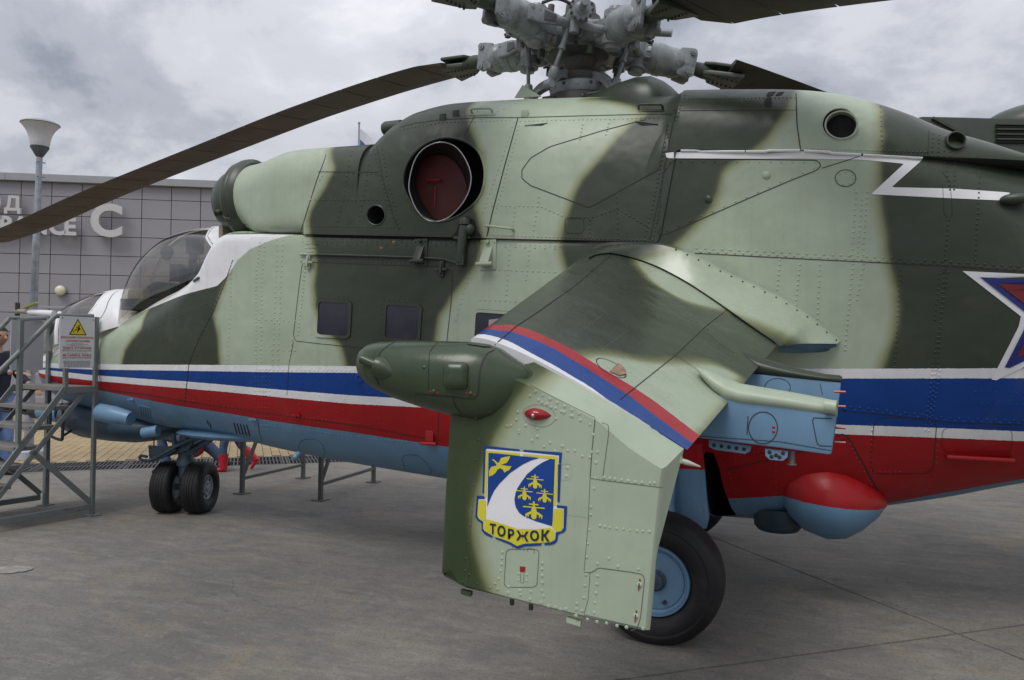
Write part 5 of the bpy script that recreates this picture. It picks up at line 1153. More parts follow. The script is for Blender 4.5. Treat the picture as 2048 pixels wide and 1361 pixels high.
pr_([(1135, 936), (1133, 953)]); pr_([(1187, 870), (1184, 905), (1192, 926), (1195, 905), (1191, 957)]); pr_([(1208, 956), (1220, 958), (1230, 959), (1243, 961), (1256, 963), (1270, 965), (1284, 966), (1300, 967), (1309, 967)])
pr_([(1188, 978), (1182, 1015), (1181, 1030), (1179, 1060), (1176, 1088), (1174, 1115), (1172, 1150), (1170, 1172), (1168, 1196)], None, .007); pr_([(1200, 1052), (1210, 1054), (1220, 1056), (1233, 1058), (1247, 1059), (1260, 1061), (1274, 1063), (1286, 1063), (1299, 1064)], None, .0065)
pr_([(1195, 1128), (1218, 1118), (1236, 1134), (1277, 1139), (1195, 1153), (1194, 1169), (1192, 1187), (1190, 1206), (1188, 1226)], None, .0075)
pr_([(1005, 1105), (1004, 1117), (1003, 1129), (1001, 1142), (997, 1158), (990, 1168), (995, 1179), (1017, 1174), (1016, 1186), (1040, 1182), (1041, 1190), (1062, 1184), (1060, 1199), (1084, 1182), (1085, 1166), (1084, 1152), (1084, 1139), (1085, 1127), (1087, 1193), (1082, 1206), (1097, 1213), (1111, 1215), (1121, 1219), (1132, 1219), (1154, 1208), (1153, 1219), (1152, 1232), (1164, 1222)], None, .008)
pr_([(1175, 1239), (1194, 1244), (1213, 1247), (1234, 1252), (1253, 1255), (1286, 1258)], None, .0065); pr_([(980, 1175), (955, 1168), (930, 1142), (938, 1150), (926, 1165)], None, .006); pr_([(957, 880), (953, 920), (948, 970), (944, 1020), (940, 1050), (936, 1085), (932, 1118)], None, .005)
for u, v in ((1037, 1148), (1037, 1161), (1054, 1150), (1053, 1162)): pr_([(u, v)], None, .005)
tag(RP.build('rivets', MT['plate'], PLATE, paint=plate_attrs, smooth=60), kind='stuff')
for u, v in ((1279, 1170), (1272, 1233)):
    p = on_y(u, v, PY); MB().dome(p, (0, 1, 0), .009, .006, 12).build('fastener', MT['ltgreen'], PLATE, smooth=60); MB().box(p+np.array((0, .006, 0)), (.003, .003, .014)).build('fastener_slot', MT['seam'], PLATE)
    pflat([(u-1, v-12), (u+2, v-12), (u+3, v-7), (u, v-6)], 'red_mark', MT['red']); pflat([(u-3, v+6), (u, v+7), (u-1, v+12), (u-3, v+12)], 'red_mark', MT['red'])
for a_, b_, h_ in (((926, 1177), (946, 1182), 9), ((1136, 1232), (1165, 1240), 10)): MB().prism([on_y(*a_, PY-.03), on_y(*b_, PY-.03), on_y(b_[0]-1, b_[1]+h_, PY-.03), on_y(a_[0]+1, a_[1]+h_, PY-.03)], (0, .02, 0)).build('lower_lug', MT['plate'] if False else MT['ltgreen'] if a_[0] > 1000 else MT['pod'], PLATE)
for u, v in ((1024, 1203), (1062, 1213)): p = on_y(u, v, PY-.05); MB().cyl(p+EZ*.01, p-EZ*.012, .008, n=10).build('drain_stub', MT['pod'], PLATE)
# red tear drop lamp with a steel screw
lm = MB(); rs = []
p0, p1 = on_y(1047, 827, PY), on_y(1105, 832, PY); ax_ = p1-p0; L_ = np.linalg.norm(ax_); ax_ /= L_; zz = np.cross(ax_, (0, 1, 0)); zz = zz if zz[2] > 0 else -zz
for s_, w_ in ((0, .02), (.06, .42), (.15, .68), (.28, .92), (.42, 1), (.6, .88), (.78, .6), (.92, .25), (1, .02)):
    c = p0+ax_*L_*s_+np.array((0, -.004, 0)); rs.append([c+zz*math.sin(a)*.0215*w_+np.array((0, 1, 0))*.028*w_*max(math.cos(a), -.1) for a in np.arange(20)*2*PI/20])
lm.rings(rs).build('tip_lamp', plain('red lamp glass', (.28, .004, .012), .12, var=.1), PLATE, smooth=60)
MB().dome(on_y(1070, 831, PY)+np.array((0, .021, 0)), (0, 1, 0), .008, .006, 14).build('lamp_screw', MT['steel'], PLATE, smooth=60)
o = oval(1078, 832, 33, 22, 24, .15); pline(o+[o[0]], .002)
# unit badge
def em(x, y): return (940+x/5.918, 880+y/5.918)
BADGE = pflat([em(*p) for p in [(178, 112), (210, 105), (1056, 183), (1050, 290), (1036, 760), (1030, 800), (1114, 812), (1110, 1040), (1086, 1086), (1016, 1096), (1006, 1186), (960, 1212), (640, 1232), (560, 1260), (480, 1214), (300, 1152), (180, 1087), (154, 1050), (158, 972), (98, 934), (86, 900), (94, 703), (172, 695)]], 'badge', MT['white'])
def bp(q, name, mat, lv): return pflat([em(*p) for p in q], name, mat, BADGE, PY+.0015+lv*.0009)
for q in ([(168, 68), (590, 113), (590, 136), (205, 105), (190, 115), (172, 630), (150, 630), (160, 300)], [(632, 118), (1092, 150), (1080, 282), (1056, 276), (1055, 185), (635, 140)], [(1045, 290), (1082, 288), (1062, 736), (1035, 734)],
 [(83, 660), (180, 668), (178, 701), (104, 701), (92, 905), (110, 938), (160, 970), (154, 1048), (185, 1086), (270, 1138), (262, 1158), (180, 1120), (140, 1070), (140, 985), (95, 955), (66, 912)], [(308, 1152), (400, 1180), (480, 1213), (560, 1259), (640, 1232), (846, 1226), (845, 1250), (640, 1262), (575, 1288), (555, 1285), (470, 1236), (380, 1200), (303, 1170)],
 [(1030, 772), (1152, 785), (1137, 1060), (1115, 1092), (1046, 1120), (1036, 1190), (1010, 1227), (960, 1242), (884, 1247), (887, 1222), (960, 1213), (1005, 1188), (1016, 1165), (1016, 1096), (1084, 1083), (1110, 1040), (1116, 814), (1030, 803)]): bp(q, 'badge_border', MT['blue'], 1)
for q in ([(193, 124), (590, 158), (590, 187), (235, 150), (219, 165), (196, 680), (176, 680), (186, 300)], [(630, 165), (1040, 196), (1043, 240), (1020, 775), (990, 775), (1011, 230), (630, 187)], [(104, 710), (190, 716), (190, 938), (156, 964), (112, 930), (92, 900)], [(1000, 815), (1108, 820), (1101, 1030), (1080, 1076), (1016, 1090), (985, 1040), (976, 1022)],
 [(205, 938), (300, 965), (420, 1005), (560, 1052), (760, 1058), (960, 1040), (1003, 1090), (1000, 1180), (958, 1207), (640, 1226), (562, 1253), (480, 1207), (300, 1142), (176, 1077), (158, 1045), (166, 972)]): bp(q, 'badge_frame', MT['yellow'], 2)
for q in ([(236, 155), (820, 215), (720, 246), (620, 295), (480, 390), (350, 520), (290, 600), (256, 670), (225, 745), (209, 792), (218, 400), (224, 165)], [(952, 226), (1008, 232), (998, 600), (977, 1022), (890, 995), (790, 965), (640, 903), (585, 862), (552, 810), (535, 760), (530, 700), (542, 630), (566, 570), (610, 500), (680, 405), (790, 312), (870, 262)]): bp(q, 'badge_field', MT['blue'], 1.5)
bp([(262, 236), (285, 229), (335, 272), (350, 266), (372, 215), (420, 202), (482, 192), (462, 240), (440, 270), (400, 286), (372, 292), (440, 308), (497, 312), (470, 358), (440, 368), (415, 388), (388, 345), (355, 337), (330, 352), (310, 388), (270, 420), (234, 434), (230, 370), (258, 318), (312, 306), (322, 296), (292, 252)], 'badge_bird', MT['yellow'], 3)
def icon(cx, cy, s_):
    Q = lambda pts: [(cx+x*s_, cy+y*s_+x*s_*.09) for x, y in pts]
    bp(Q([(-8, -90), (6, -90), (7, -55), (12, -40), (25, -10), (25, 55), (12, 74), (-12, 74), (-25, 55), (-25, -10), (-12, -40), (-9, -55)]), 'badge_helicopter', MT['yellow'], 3)
    for q in ([(-100, -40), (100, -40), (100, -29), (-100, -29)], [(-45, -68), (42, -68), (42, -56), (-45, -56)]): bp(Q(q), 'badge_helicopter', MT['yellow'], 3.3)
    for m_ in (1, -1): bp(Q([(m_*20, -2), (m_*60, 20), (m_*80, 34), (m_*76, 66), (m_*68, 66), (m_*68, 48), (m_*58, 42), (m_*56, 58), (m_*48, 58), (m_*47, 36), (m_*20, 26)]), 'badge_helicopter', MT['yellow'], 3.6)
icon(776, 500, 1.); icon(650, 640, .97); icon(889, 668, .97); icon(762, 842, 1.28)
Ud = unit(on_y(*em(900, 1110), PY)-on_y(*em(300, 1040), PY)); Uu = unit(np.cross((0, 1, 0), Ud)); Uu = Uu if Uu[2] > 0 else -Uu
MT['navy'] = plain('navy lettering', (.008, .018, .05), .5)
for ch, x0, x1, yb, h_ in (('Т', 240, 312, 1104, 118), ('О', 330, 426, 1130, 122), ('Р', 454, 528, 1164, 116), ('Ж', 552, 700, 1180, 112), ('О', 716, 822, 1182, 118), ('К', 850, 950, 1186, 128)):
    p = on_y(*em(x0, yb), PY); w_ = np.linalg.norm(on_y(*em(x1, yb), PY)-p); hh = np.linalg.norm(on_y(*em(x0, yb-h_), PY)-p)
    text_on('badge_letter', ch, p+np.array((0, .0058, 0)), Ud, Uu, hh, MT['navy'], BADGE, 0., bold=.035, width=w_)
# ------------------------------------------------------------------ launcher fairing at the tip leading edge
pod = MB(); rs = []
for u, vt, vb, a_ in ((722, 722, 732, .02), (726, 708, 746, .05), (735, 695, 758, .085), (748, 687, 769, .11), (765, 684, 781, .128), (800, 682, 798, .135), (850, 682, 815, .14), (895, 683, 828, .14), (940, 684, 838, .135), (970, 688, 844, .125), (995, 697, 838, .105), (1020, 714, 822, .08), (1045, 730, 800, .055), (1066, 745, 776, .025)):
    t_, b_ = on_y(u, vt, 3.07), on_y(u, vb, 3.07); c = (t_+b_)/2; hz = (t_[2]-b_[2])/2
    rs.append([(c[0], 3.06+a_*np.sign(math.cos(k))*abs(math.cos(k))**.85, c[2]+hz*np.sign(math.sin(k))*abs(math.sin(k))**.85) for k in np.arange(40)*2*PI/40])
pod.rings(rs); BPOD = pod.bvh(); POD = pod.build('launcher_fairing', MT['pod'], heli, smooth=60)
def pseam(px, wd=.004): strip(px, wd, 'panel_seam', MT['seam'], POD, BPOD, .0015, 5)
pseam([(790, 685), (778, 690), (763, 702), (755, 714), (750, 735), (750, 752), (758, 770)], .006); pseam([(876, 686), (867, 693), (859, 706), (857, 740), (857, 779)], .003)
pseam([(988, 701), (975, 707), (966, 722), (960, 740), (956, 788), (949, 797), (930, 797), (908, 794), (830, 788)], .006); pseam([(906, 795), (911, 814), (923, 828)], .004); pseam([(898, 826), (937, 838), (974, 838), (1000, 828), (1030, 806), (1056, 778)], .003)
mb = MB(); a, b_ = hit(748, 730, BPOD)[0]+np.array((.0, -.005, 0)), hit(800, 757, BPOD)[0]+np.array((0, -.03, 0)); d = unit(a-b_)
mb.tube([a+d*.055, a+d*.0, a-d*.02], [.017, .018, .018], 14); mb.tube([a-d*.005, a-d*.03, b_], [.036, .040, .012], 18); mb.build('gun_camera', MT['pod'], POD, smooth=50)
h = hit(912, 752, BPOD); mb = MB(); t_ = unit(np.cross(h[1], EZ)); uu = np.cross(t_, h[1]); rs = []
for e_, k in ((.044, 0), (.042, .014), (.034, .024), (.018, .028)):
    rs.append([h[0]+h[1]*(k-.004)+t_*x*1.0+uu*y*1.05 for x, y in rrect(0, 0, e_, e_, e_*.45, 4)])
mb.rings(rs); mb.build('blister', MT['pod'], POD, smooth=70)
for u, v in ((848, 735), (867, 784), (941, 788), (1037, 784), (1005, 825), (952, 838)): h = hit(u, v, BPOD); h and MB().dome(h[0], h[1], .008, .004, 10).build('screw', MT['pod'], POD, smooth=60)
for u, v in ((861, 784), (875, 786), (933, 787), (949, 790)): h = hit(u, v, BPOD); MB().dome(h[0], h[1], .004, .001, 6).build('red_mark', MT['red'], POD)
strip([(935, 688), (962, 692), (982, 694)], .018, 'strap', MT['pod'], POD, BPOD, .004)
# static wick at the trailing corner
a, b_ = on_y(1350, 918, 3.03), on_y(1401, 934, 3.03); mb = MB(); mb.tube([a, a+(b_-a)*.5, b_], [.009, .009, .002], 10); mb.box(a+(b_-a)*.1, (.03, .02, .02)); mb.build('static_wick', MT['ltgreen'], PLATE)
# ------------------------------------------------------------------ weapon pylons
def pylon(px, y, th, name): 
    q = [on_y(u, v, y+th/2) for u, v in px]; return MB().prism([p-np.array((0, th, 0)) for p in q], (0, th, 0)).build(name, MT['skyb'], heli, smooth=30, bevel=.012)
PYO = pylon([(1250, 800), (1400, 790), (1470, 792), (1674, 832), (1663, 911), (1560, 897), (1393, 876), (1250, 850)], 2.35, .13, 'outer_pylon')
PYI = pylon([(1250, 740), (1513, 748), (1683, 765), (1668, 880), (1400, 850), (1250, 830)], 1.65, .13, 'inner_pylon')
def topfair(st, y, mat, parent, name):
    rs = []
    for u, vt, vb, w_ in st:
        t_, b_ = on_y(u, vt, y), on_y(u, vb, y); c = (t_+b_)/2; hz = max((t_[2]-b_[2])/2, .004); rs.append([(c[0], y+w_*math.cos(k), c[2]+hz*math.sin(k)) for k in np.arange(24)*2*PI/24])
    return MB().rings(rs).build(name, mat, parent, smooth=60)
TF = topfair([(1394, 735, 741, .02), (1410, 738, 762, .055), (1430, 745, 785, .075), (1455, 757, 806, .082), (1480, 767, 813, .082), (1520, 774, 818, .08), (1580, 784, 825, .078), (1640, 795, 832, .075), (1672, 802, 836, .072), (1675, 806, 834, .06)], 2.35, MT['ltgreen'], PYO, 'pylon_fairing')
topfair([(1466, 696, 704, .02), (1480, 700, 722, .05), (1498, 706, 744, .07), (1515, 713, 752, .078), (1550, 724, 757, .078), (1600, 738, 761, .076), (1650, 748, 765, .074), (1680, 751, 768, .07), (1684, 754, 765, .05)], 1.65, MT['dkgreen'], PYI, 'pylon_fairing')
mb = MB(); p = on_y(1650, 812, 2.43); mb.lathe(p, (-1, .15, -.1), [(0, .026), (.04, .025), (.043, .015), (.02, .014)], 16); mb.build('pin_boss', MT['ltgreen'], PYO)
def yline_(px, y, wd, parent, mat=None): strip(None, wd, 'panel_seam', mat or MT['seam'], parent, None, 0., pts=[(on_y(u, v, y), np.array((0, 1., 0))) for u, v in resample(np.array(px), 6)])
o = oval(1526, 856, 29, 32, 26); yline_(o+[o[0]], 2.417, .004, PYO); yline_([(1664, 838), (1628, 836), (1625, 842), (1634, 887), (1640, 892), (1664, 893)], 2.417, .004, PYO); yline_([(1496, 833), (1494, 870)], 2.4172, .004, PYO)
yline_([(1390, 872), (1560, 884), (1664, 902)], 2.417, .003, PYO)
for u, v in ((1547, 855), (1547, 864)): MB().dome(on_y(u, v, 2.416), (0, 1, 0), .006, .002, 8).build('red_mark', MT['red'], PYO)
for u, v, y in ((1464, 839, 2.416), (1471, 840, 2.416)): pass
o = oval(1555, 775, 26, 18, 20); yline_(o+[o[0]], 1.717, .003, PYI); yline_([(1640, 768), (1645, 790)], 1.717, .003, PYI)
for px, y in (([(1418, 880), (1502, 893), (1500, 903), (1490, 908), (1430, 900), (1418, 894)], 2.38), ([(1530, 898), (1576, 903), (1575, 915), (1566, 922), (1540, 920), (1531, 912)], 2.40)):
    LUG = MB().prism([on_y(u, v, y) for u, v in px], (0, -.02, 0)).build('lug', MT['skyb'], PYO); 
    for u, v in (((1428, 891), (1443, 893), (1458, 895), (1473, 897), (1488, 899)) if px[0][0] == 1418 else ((1539, 905), (1552, 911), (1566, 907), (1543, 914), (1559, 915))): MB().dome(on_y(u, v, y+.001), (0, 1, 0), .008, .001, 8).build('lug_hole', MT['seam'], PYO)
a, b_ = on_y(1584, 902, 2.36), on_y(1584, 930, 2.36); mb = MB(); mb.cyl(a, b_, .011, n=10); mb.cyl(b_+EZ*.004, b_, .018, n=10); mb.build('stub_pipe', plain('grey pipe', (.16, .17, .17), .5), PYO)
for v in (784, 813, 856, 885):
    a = on_y(1674, v, 2.35); MB().cyl(a+np.array((.01, 0, 0)), a-np.array((.03, 0, 0)), .005, n=6).build('red_tag', MT['red'], PYO)
# ------------------------------------------------------------------ main gear
def wheel(c, ax_, R_, wd, rr, name, parent, rim_mat, flat=.0):
    c = np.array(c, float); ax_ = unit(ax_); grp = MB()
    prof = [(-wd*.36, rr*1.0), (-wd*.42, rr*1.08), (-wd*.5, rr+(R_-rr)*.42), (-wd*.485, rr+(R_-rr)*.68), (-wd*.41, R_*.945), (-wd*.30, R_*.985), (-wd*.20, R_*.996), (-wd*.19, R_*.982), (-wd*.175, R_*.982), (-wd*.165, R_*.998), (-wd*.07, R_), (-wd*.06, R_*.985), (-wd*.045, R_*.985), (-wd*.035, R_), (wd*.035, R_), (wd*.045, R_*.985), (wd*.06, R_*.985), (wd*.07, R_), (wd*.165, R_*.998), (wd*.175, R_*.982), (wd*.19, R_*.982), (wd*.20, R_*.996), (wd*.30, R_*.985), (wd*.41, R_*.945), (wd*.485, rr+(R_-rr)*.70), (wd*.498, rr+(R_-rr)*.62), (wd*.490, rr+(R_-rr)*.60), (wd*.5, rr+(R_-rr)*.57), (wd*.5, rr+(R_-rr)*.30), (wd*.49, rr+(R_-rr)*.27), (wd*.485, rr+(R_-rr)*.24), (wd*.42, rr*1.08), (wd*.36, rr*1.0)]
    grp.lathe(c, ax_, prof, 64, cap=(False, False))
    grp.v = [(v[0]+(v[0]-c[0])*.02*(v[2] < .06), v[1]+(v[1]-c[1])*.10*max(0, min(1, (.12-v[2])/.12)), max(v[2], .004+.0)) for v in grp.v]
    T_ = grp.build('tyre', MT['rubber'], parent, smooth=60)
    return T_
def empty(name, loc, parent): o = bpy.data.objects.new(name, None); COL.objects.link(o); o.parent = parent; o.location = Vector(np.array(loc)-root_loc(parent)); o.empty_display_size = .05; return o
def main_wheel(sgn):
    c = np.array((-.008, 1.40, .325)) if sgn > 0 else np.array((.30, -1.15, .325)); a = np.array((0, sgn, 0.)); mw = empty('main_wheel', c, heli)
    wheel(c, a, .338, .27, .178, 'main_wheel', mw, None)
    MB().lathe(c, a, [(-.10, .178), (.05, .178), (.105, .183), (.118, .179), (.118, .170), (.095, .164), (.088, .150), (.094, .146), (.094, .08), (.088, .045)], 48, (True, True)).build('rim', MT['skyb'], mw, smooth=35)
    mb = MB(); mb.lathe(c, a, [(.088, .056), (.10, .055), (.104, .046), (.12, .042), (.122, .02), (.128, .018), (.13, .008)], 24); 
    for k in range(10): q = c+a*.104+np.array((math.cos(k*PI/5), 0, math.sin(k*PI/5)))*.05; mb.cyl(q, q+a*.008, .006, n=6)
    mb.build('hub_nut', plain('dirty blue hub', (.05, .075, .11), .45, var=.3), mw); q = c+a*.094+np.array((-.05, 0, -.105)); MB().cyl(q, q+a*.02, .011, n=8).build('valve', MT['hub_dark'], mw)
    mb = MB(); mb.tube([c-a*.10, c-a*.2], .05, 14); mb.tube([c-a*.2, c-a*.24+np.array((.02, 0, .35)), c-a*.55+np.array((.05, 0, .75))], [.055, .05, .06], 14); mb.tube([c-a*.22+EZ*.1, c-a*.65+np.array((.35, 0, .4))], .03, 10); mb.build('main_strut', MT['skyb'], heli)
main_wheel(1); main_wheel(-1)
# bay door standing beside the strut
dg = MB(); rows = []
for t_ in np.linspace(0, 1, 9):
    v = 888+t_*160; row = []
    for s_ in np.linspace(0, 1, 7):
        uL = 1290+t_*10; uR = np.interp(v, [888, 936, 985, 1040, 1056], [1404, 1409, 1413, 1419, 1406]); u = uL+(uR-uL)*s_; row.append(on_y(u, v+ (10*s_*t_), .93+.16*math.sin(t_*1.5)+.02*math.sin(s_*PI)))
    rows.append(row)
dg.rings(rows, closed=False); dg.f = [f[::-1] for f in dg.f]; n0 = len(dg.v); back = [[p-np.array((0, .025, 0)) for p in r_] for r_ in rows]; dg.rings(back, closed=False)
ed = [(r_*7+6, (r_+1)*7+6) for r_ in range(8)]+[(8*7+c_, 8*7+c_+1) for c_ in range(6)]
dg.f += [(a, b_, b_+n0, a+n0) for a, b_ in ed]+[(b_, a, a+n0, b_+n0) for a, b_ in ed]
zd = on_y(1360, 936, .98)[2]
def door_attrs(V): z = V[:, 2]*0; return {'dark': z-1, 'white': z-1, 'b0': z+1, 'b1': z+1, 'b2': z+1, 'b3': z+1, 'b4': zd-V[:, 2]}
DOOR = dg.build('gear_door', MT['hull'], heli, paint=door_attrs, smooth=50); BD_ = dg.bvh()
RD_ = MB()
for px in ([(1399, 945), (1404, 1000), (1411, 1040)], [(1380, 945), (1383, 1000), (1381, 1030)], [(1395, 1046), (1409, 1041)], [(1354, 1012), (1385, 1000)]):
    for u, v in resample(np.array(px), 9): h = hit(u, v, BD_); h and RD_.dome(h[0], h[1], .006, .003)
tag(RD_.build('rivets', MT['skyb'], DOOR, smooth=60), kind='stuff')
# ------------------------------------------------------------------ nose gear, castered to one side
ng = on_y(370, 985, .0); ng[2] = .232; na = unit((-.947, -.322, 0)); 
for s_ in (-1, 1):
    c = ng+na*.142*s_; nw = empty('nose_wheel', c, heli); a = na*s_
    wheel(c, a, .238, .20, .115, 'nose_wheel', nw, None)
    MB().lathe(c, a, [(-.06, .115), (.05, .115), (.072, .114), (.076, .106), (.060, .096), (.06, .07), (.072, .066), (.072, .04), (.085, .034), (.087, .012)], 36).build('rim', plain('pale blue rim', (.30, .34, .38), .4, metal=.3, dirt=(.1, .1, .09), dscale=12), nw, smooth=35)
    mb = MB()
    for k in range(8): q = c+a*.058; e_ = np.cross(a, EZ)*math.cos(k*PI/4)*.082+EZ*math.sin(k*PI/4)*.082; mb.ball(q+e_, (.012, .012, .012), 8)
    mb.build('rim_hole', MT['seam'], nw)
ax0 = ng; MT['gearb'] = plain('gear leg blue', (.07, .115, .15), .4, var=.2, bump=.1)
mb = MB(); mb.tube([ng-na*.12, ng+na*.12], .03, 12); mb.build('axle', MT['gearb'], heli)
top = ng+np.array((.02, -.0, .62)); mb = MB(); mb.tube([ng, ng+EZ*.12], [.05, .055], 16); mb.tube([ng+EZ*.09, ng+EZ*.40], .068, 18); mb.lathe(ng, EZ, [(.20, .085), (.23, .085), (.27, .075)], 18); mb.tube([ng+EZ*.40, top], .052, 16); mb.lathe(ng, EZ, [(.37, .08), (.42, .08)], 18)
mb.build('nose_strut', MT['gearb'], heli, smooth=45); mb = MB(); mb.tube([ng+EZ*.30+np.array((.07, .05, 0)), ng+EZ*.62+np.array((.12, .06, 0))], .022, 10); mb.tube([ng+EZ*.32+np.array((-.06, .05, 0)), ng+np.array((-.3, .05, .44)), ng+np.array((-.55, .05, .58))], [.035, .028, .028], 10); mb.box(ng+EZ*.30+np.array((-.12, .04, .04)), (.08, .06, .06)); mb.build('strut_brace', MT['gearb'], heli, smooth=45)
mb = MB()
mb.rings([[on_y(u, v+dv, y) for dv, y in ((-5, .1), (-3, .22), (3, .22), (5, .1))] for u, v in ((412, 872), (380, 880), (350, 893), (330, 905), (312, 915), (302, 918))]); mb.prism([on_y(300, 891, .15), on_y(340, 893, .15), on_y(395, 876, .15), on_y(380, 900, .15), on_y(340, 913, .15), on_y(302, 918, .15)], (0, .02, 0)); mb.tube(smooth_line([on_y(u, v, .2) for u, v in ((352, 898), (330, 912), (308, 921), (292, 922), (280, 918), (282, 912), (294, 914))], 3), .013, 8)
mb.build('nose_gear_door', plain('dark blue door', (.035, .065, .085), .45, var=.2), heli, bevel=.0)
p = on_y(308, 875, .1); MB().cyl(p, on_y(308, 892, .1), .006, n=6).build('door_link', MT['seam'], heli)
MB().ball((3.95, .20, .775), (.6, .30, .055), 20).build('belly_fairing', MT['skyb'], heli, smooth=60)
# ------------------------------------------------------------------ rotor head
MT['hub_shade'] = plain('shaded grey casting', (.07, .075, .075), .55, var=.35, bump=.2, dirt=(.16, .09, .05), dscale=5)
HUB = np.array((.91, 0, 3.81)); TILT = .06
hub = empty('rotor_head', HUB, heli)
def hb(mb, name, mat, smooth=45, bevel=0, parent=None): return mb.build(name, mat, parent or hub, smooth=smooth, bevel=bevel)
hz = HUB.copy(); G_, K_ = MT['hub_grey'], MT['hub_dark']
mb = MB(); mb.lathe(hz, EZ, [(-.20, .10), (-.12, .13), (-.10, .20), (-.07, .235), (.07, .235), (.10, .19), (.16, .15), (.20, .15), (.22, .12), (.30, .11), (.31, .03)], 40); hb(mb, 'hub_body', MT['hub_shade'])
mb = MB(); mb.lathe(hz, EZ, [(-.62, .115), (-.2, .115)], 28); hb(mb, 'mast', K_)
mb = MB(); mb.lathe(hz, EZ, [(-.60, .29), (-.43, .28), (-.41, .25), (-.395, .17)], 40); hb(mb, 'mast_base', K_)
mb = MB(); mb.lathe(hz, EZ, [(-.40, .16), (-.40, .215), (-.37, .225), (-.325, .225), (-.31, .20), (-.31, .14)], 40)
hb(mb, 'swashplate', G_)
for k in range(14):
    a = k*2*PI/14; d = np.array((math.cos(a), math.sin(a), 0)); MB().cyl(hz-EZ*.347+d*.21, hz-EZ*.347+d*.228, .012 if k % 2 else .017, n=10).build('swashplate_bolt', K_ if k % 2 else G_, hub)
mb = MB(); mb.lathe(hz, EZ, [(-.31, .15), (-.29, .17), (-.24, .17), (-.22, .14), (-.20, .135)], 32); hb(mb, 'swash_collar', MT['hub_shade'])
a_ = hz+np.array((.10, .24, -.47)); mb = MB(); mb.tube([a_+np.array((.10, .0, 0)), a_], .034, 14); mb.tube([a_, a_+np.array((-.34, -.02, .02))], .022, 12); mb.ball(a_+np.array((-.2, 0, .0)), .03); hb(mb, 'control_rod', K_); MB().cyl(a_+np.array((.103, 0, 0)), a_+np.array((.05, 0, 0)), .022).build('rod_bore', MT['black'], hub)
def arm_local():
    """one arm of the rotor head, built along +X about the hub centre: list of (name, mesh builder, material)"""
    L = []; o = np.zeros(3); X = np.array((1., 0, 0)); Y = np.array((0, 1., 0))
    mb = MB(); mb.prism([(.10, -.15, -.075), (.30, -.12, -.075), (.36, -.05, -.075), (.36, .05, -.075), (.30, .12, -.075), (.10, .15, -.075)], (0, 0, .15)); L.append(('hub_lug', mb, G_, .02))
    mb = MB(); mb.tube([(.26, -.155, 0), (.26, .155, 0)], .085, 18); mb.tube([(.26, -.175, 0), (.26, .175, 0)], .05, 16); mb.tube([(.26, -.19, 0), (.26, .19, 0)], .02, 10); L.append(('flapping_hinge', mb, G_, 0))
    mb = MB(); mb.prism([(.26, -.11, -.06), (.44, -.085, -.05), (.50, -.06, -.05), (.50, .06, -.05), (.44, .085, -.05), (.26, .11, -.06)], (0, 0, .115)); mb.ball((.36, 0, -.06), (.09, .09, .05), 14); L.append(('hinge_block', mb, G_, .02))
    mb = MB(); mb.lathe((.45, 0, 0), EZ, [(-.15, .03), (-.145, .055), (-.12, .062), (-.115, .085), (.115, .085), (.12, .062), (.145, .055), (.15, .03)], 22); L.append(('drag_hinge', mb, G_, 0))
    mb = MB(); mb.lathe(o, X, [(.47, .07), (.475, .095), (.49, .118), (.515, .124), (.52, .116), (.575, .114), (.58, .120), (.625, .120), (.63, .115), (.70, .108), (.705, .112), (.735, .110), (.775, .095), (.80, .07)], 32); L.append(('blade_grip', mb, G_, 0))
    mb = MB()
    for k in range(16): a = k*2*PI/16; mb.cyl((.485, math.cos(a)*.108, math.sin(a)*.108), (.515, math.cos(a)*.121, math.sin(a)*.121), .011, n=6)
    L.append(('grip_bolts', mb, G_, 0))
    for s_ in (-1, 1):
        mb = MB(); mb.prism([(.74, s_*.05, -.10), (.83, s_*.05, -.115), (.875, s_*.05, -.085), (.875, s_*.05, .085), (.83, s_*.05, .115), (.74, s_*.05, .10)], (0, s_*.034, 0)); L.append(('fork_plate', mb, G_, .01))
        for z in (-.08, .08): mb = MB(); mb.cyl((.84, s_*.07, z), (.84, s_*.098, z), .026, n=12); mb.cyl((.84, s_*.098, z), (.84, s_*.106, z), .012, n=8); L.append(('fork_bolt', mb, G_, 0))
    # pitch horn with the bolted plate
    mb = MB(); mb.prism([(.64, .115, -.055), (.64, .115, .055), (.54, .14, .055), (.38, .185, .028), (.38, .185, -.028), (.54, .14, -.055)], (.005, .03, 0)); L.append(('pitch_horn', mb, G_, .006))
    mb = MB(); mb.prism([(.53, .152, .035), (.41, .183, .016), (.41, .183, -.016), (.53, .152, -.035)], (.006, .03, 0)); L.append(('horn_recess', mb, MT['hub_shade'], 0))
    for x in (.56, .62):
        for z in (-.034, .034): mb = MB(); mb.cyl((x, .15-(x-.56)*.2, z), (x, .168-(x-.56)*.2, z), .013, n=8); L.append(('horn_bolt', mb, G_, 0))
    mb = MB(); mb.tube([(.44, .185, 0), (.36, .21, 0), (.30, .225, 0)], [.034, .032, .03], 14); L.append(('horn_end', mb, G_, 0))
    mb = MB(); p = np.array((.325, .225, .02)); q = np.array((.36, .10, -.41)); d = q-p; mb.tube([p+EZ*.035, p+d*.42], .021, 12); mb.tube([p+d*.40, p+d*.44], .027, 12); mb.tube([p+d*.42, p+d*.74], .0145, 10); mb.tube([p+d*.72, p+d*.75, p+d*.88, p+d*.93, q], [.02, .033, .033, .016, .016], 12); mb.tube([q+np.array((.0, -.03, 0)), q+np.array((0, .03, 0))], .03, 12); mb.tube([p+np.array((0, -.04, 0)), p+np.array((0, .035, 0))], .024, 12); L.append(('pitch_link', mb, G_, 0))
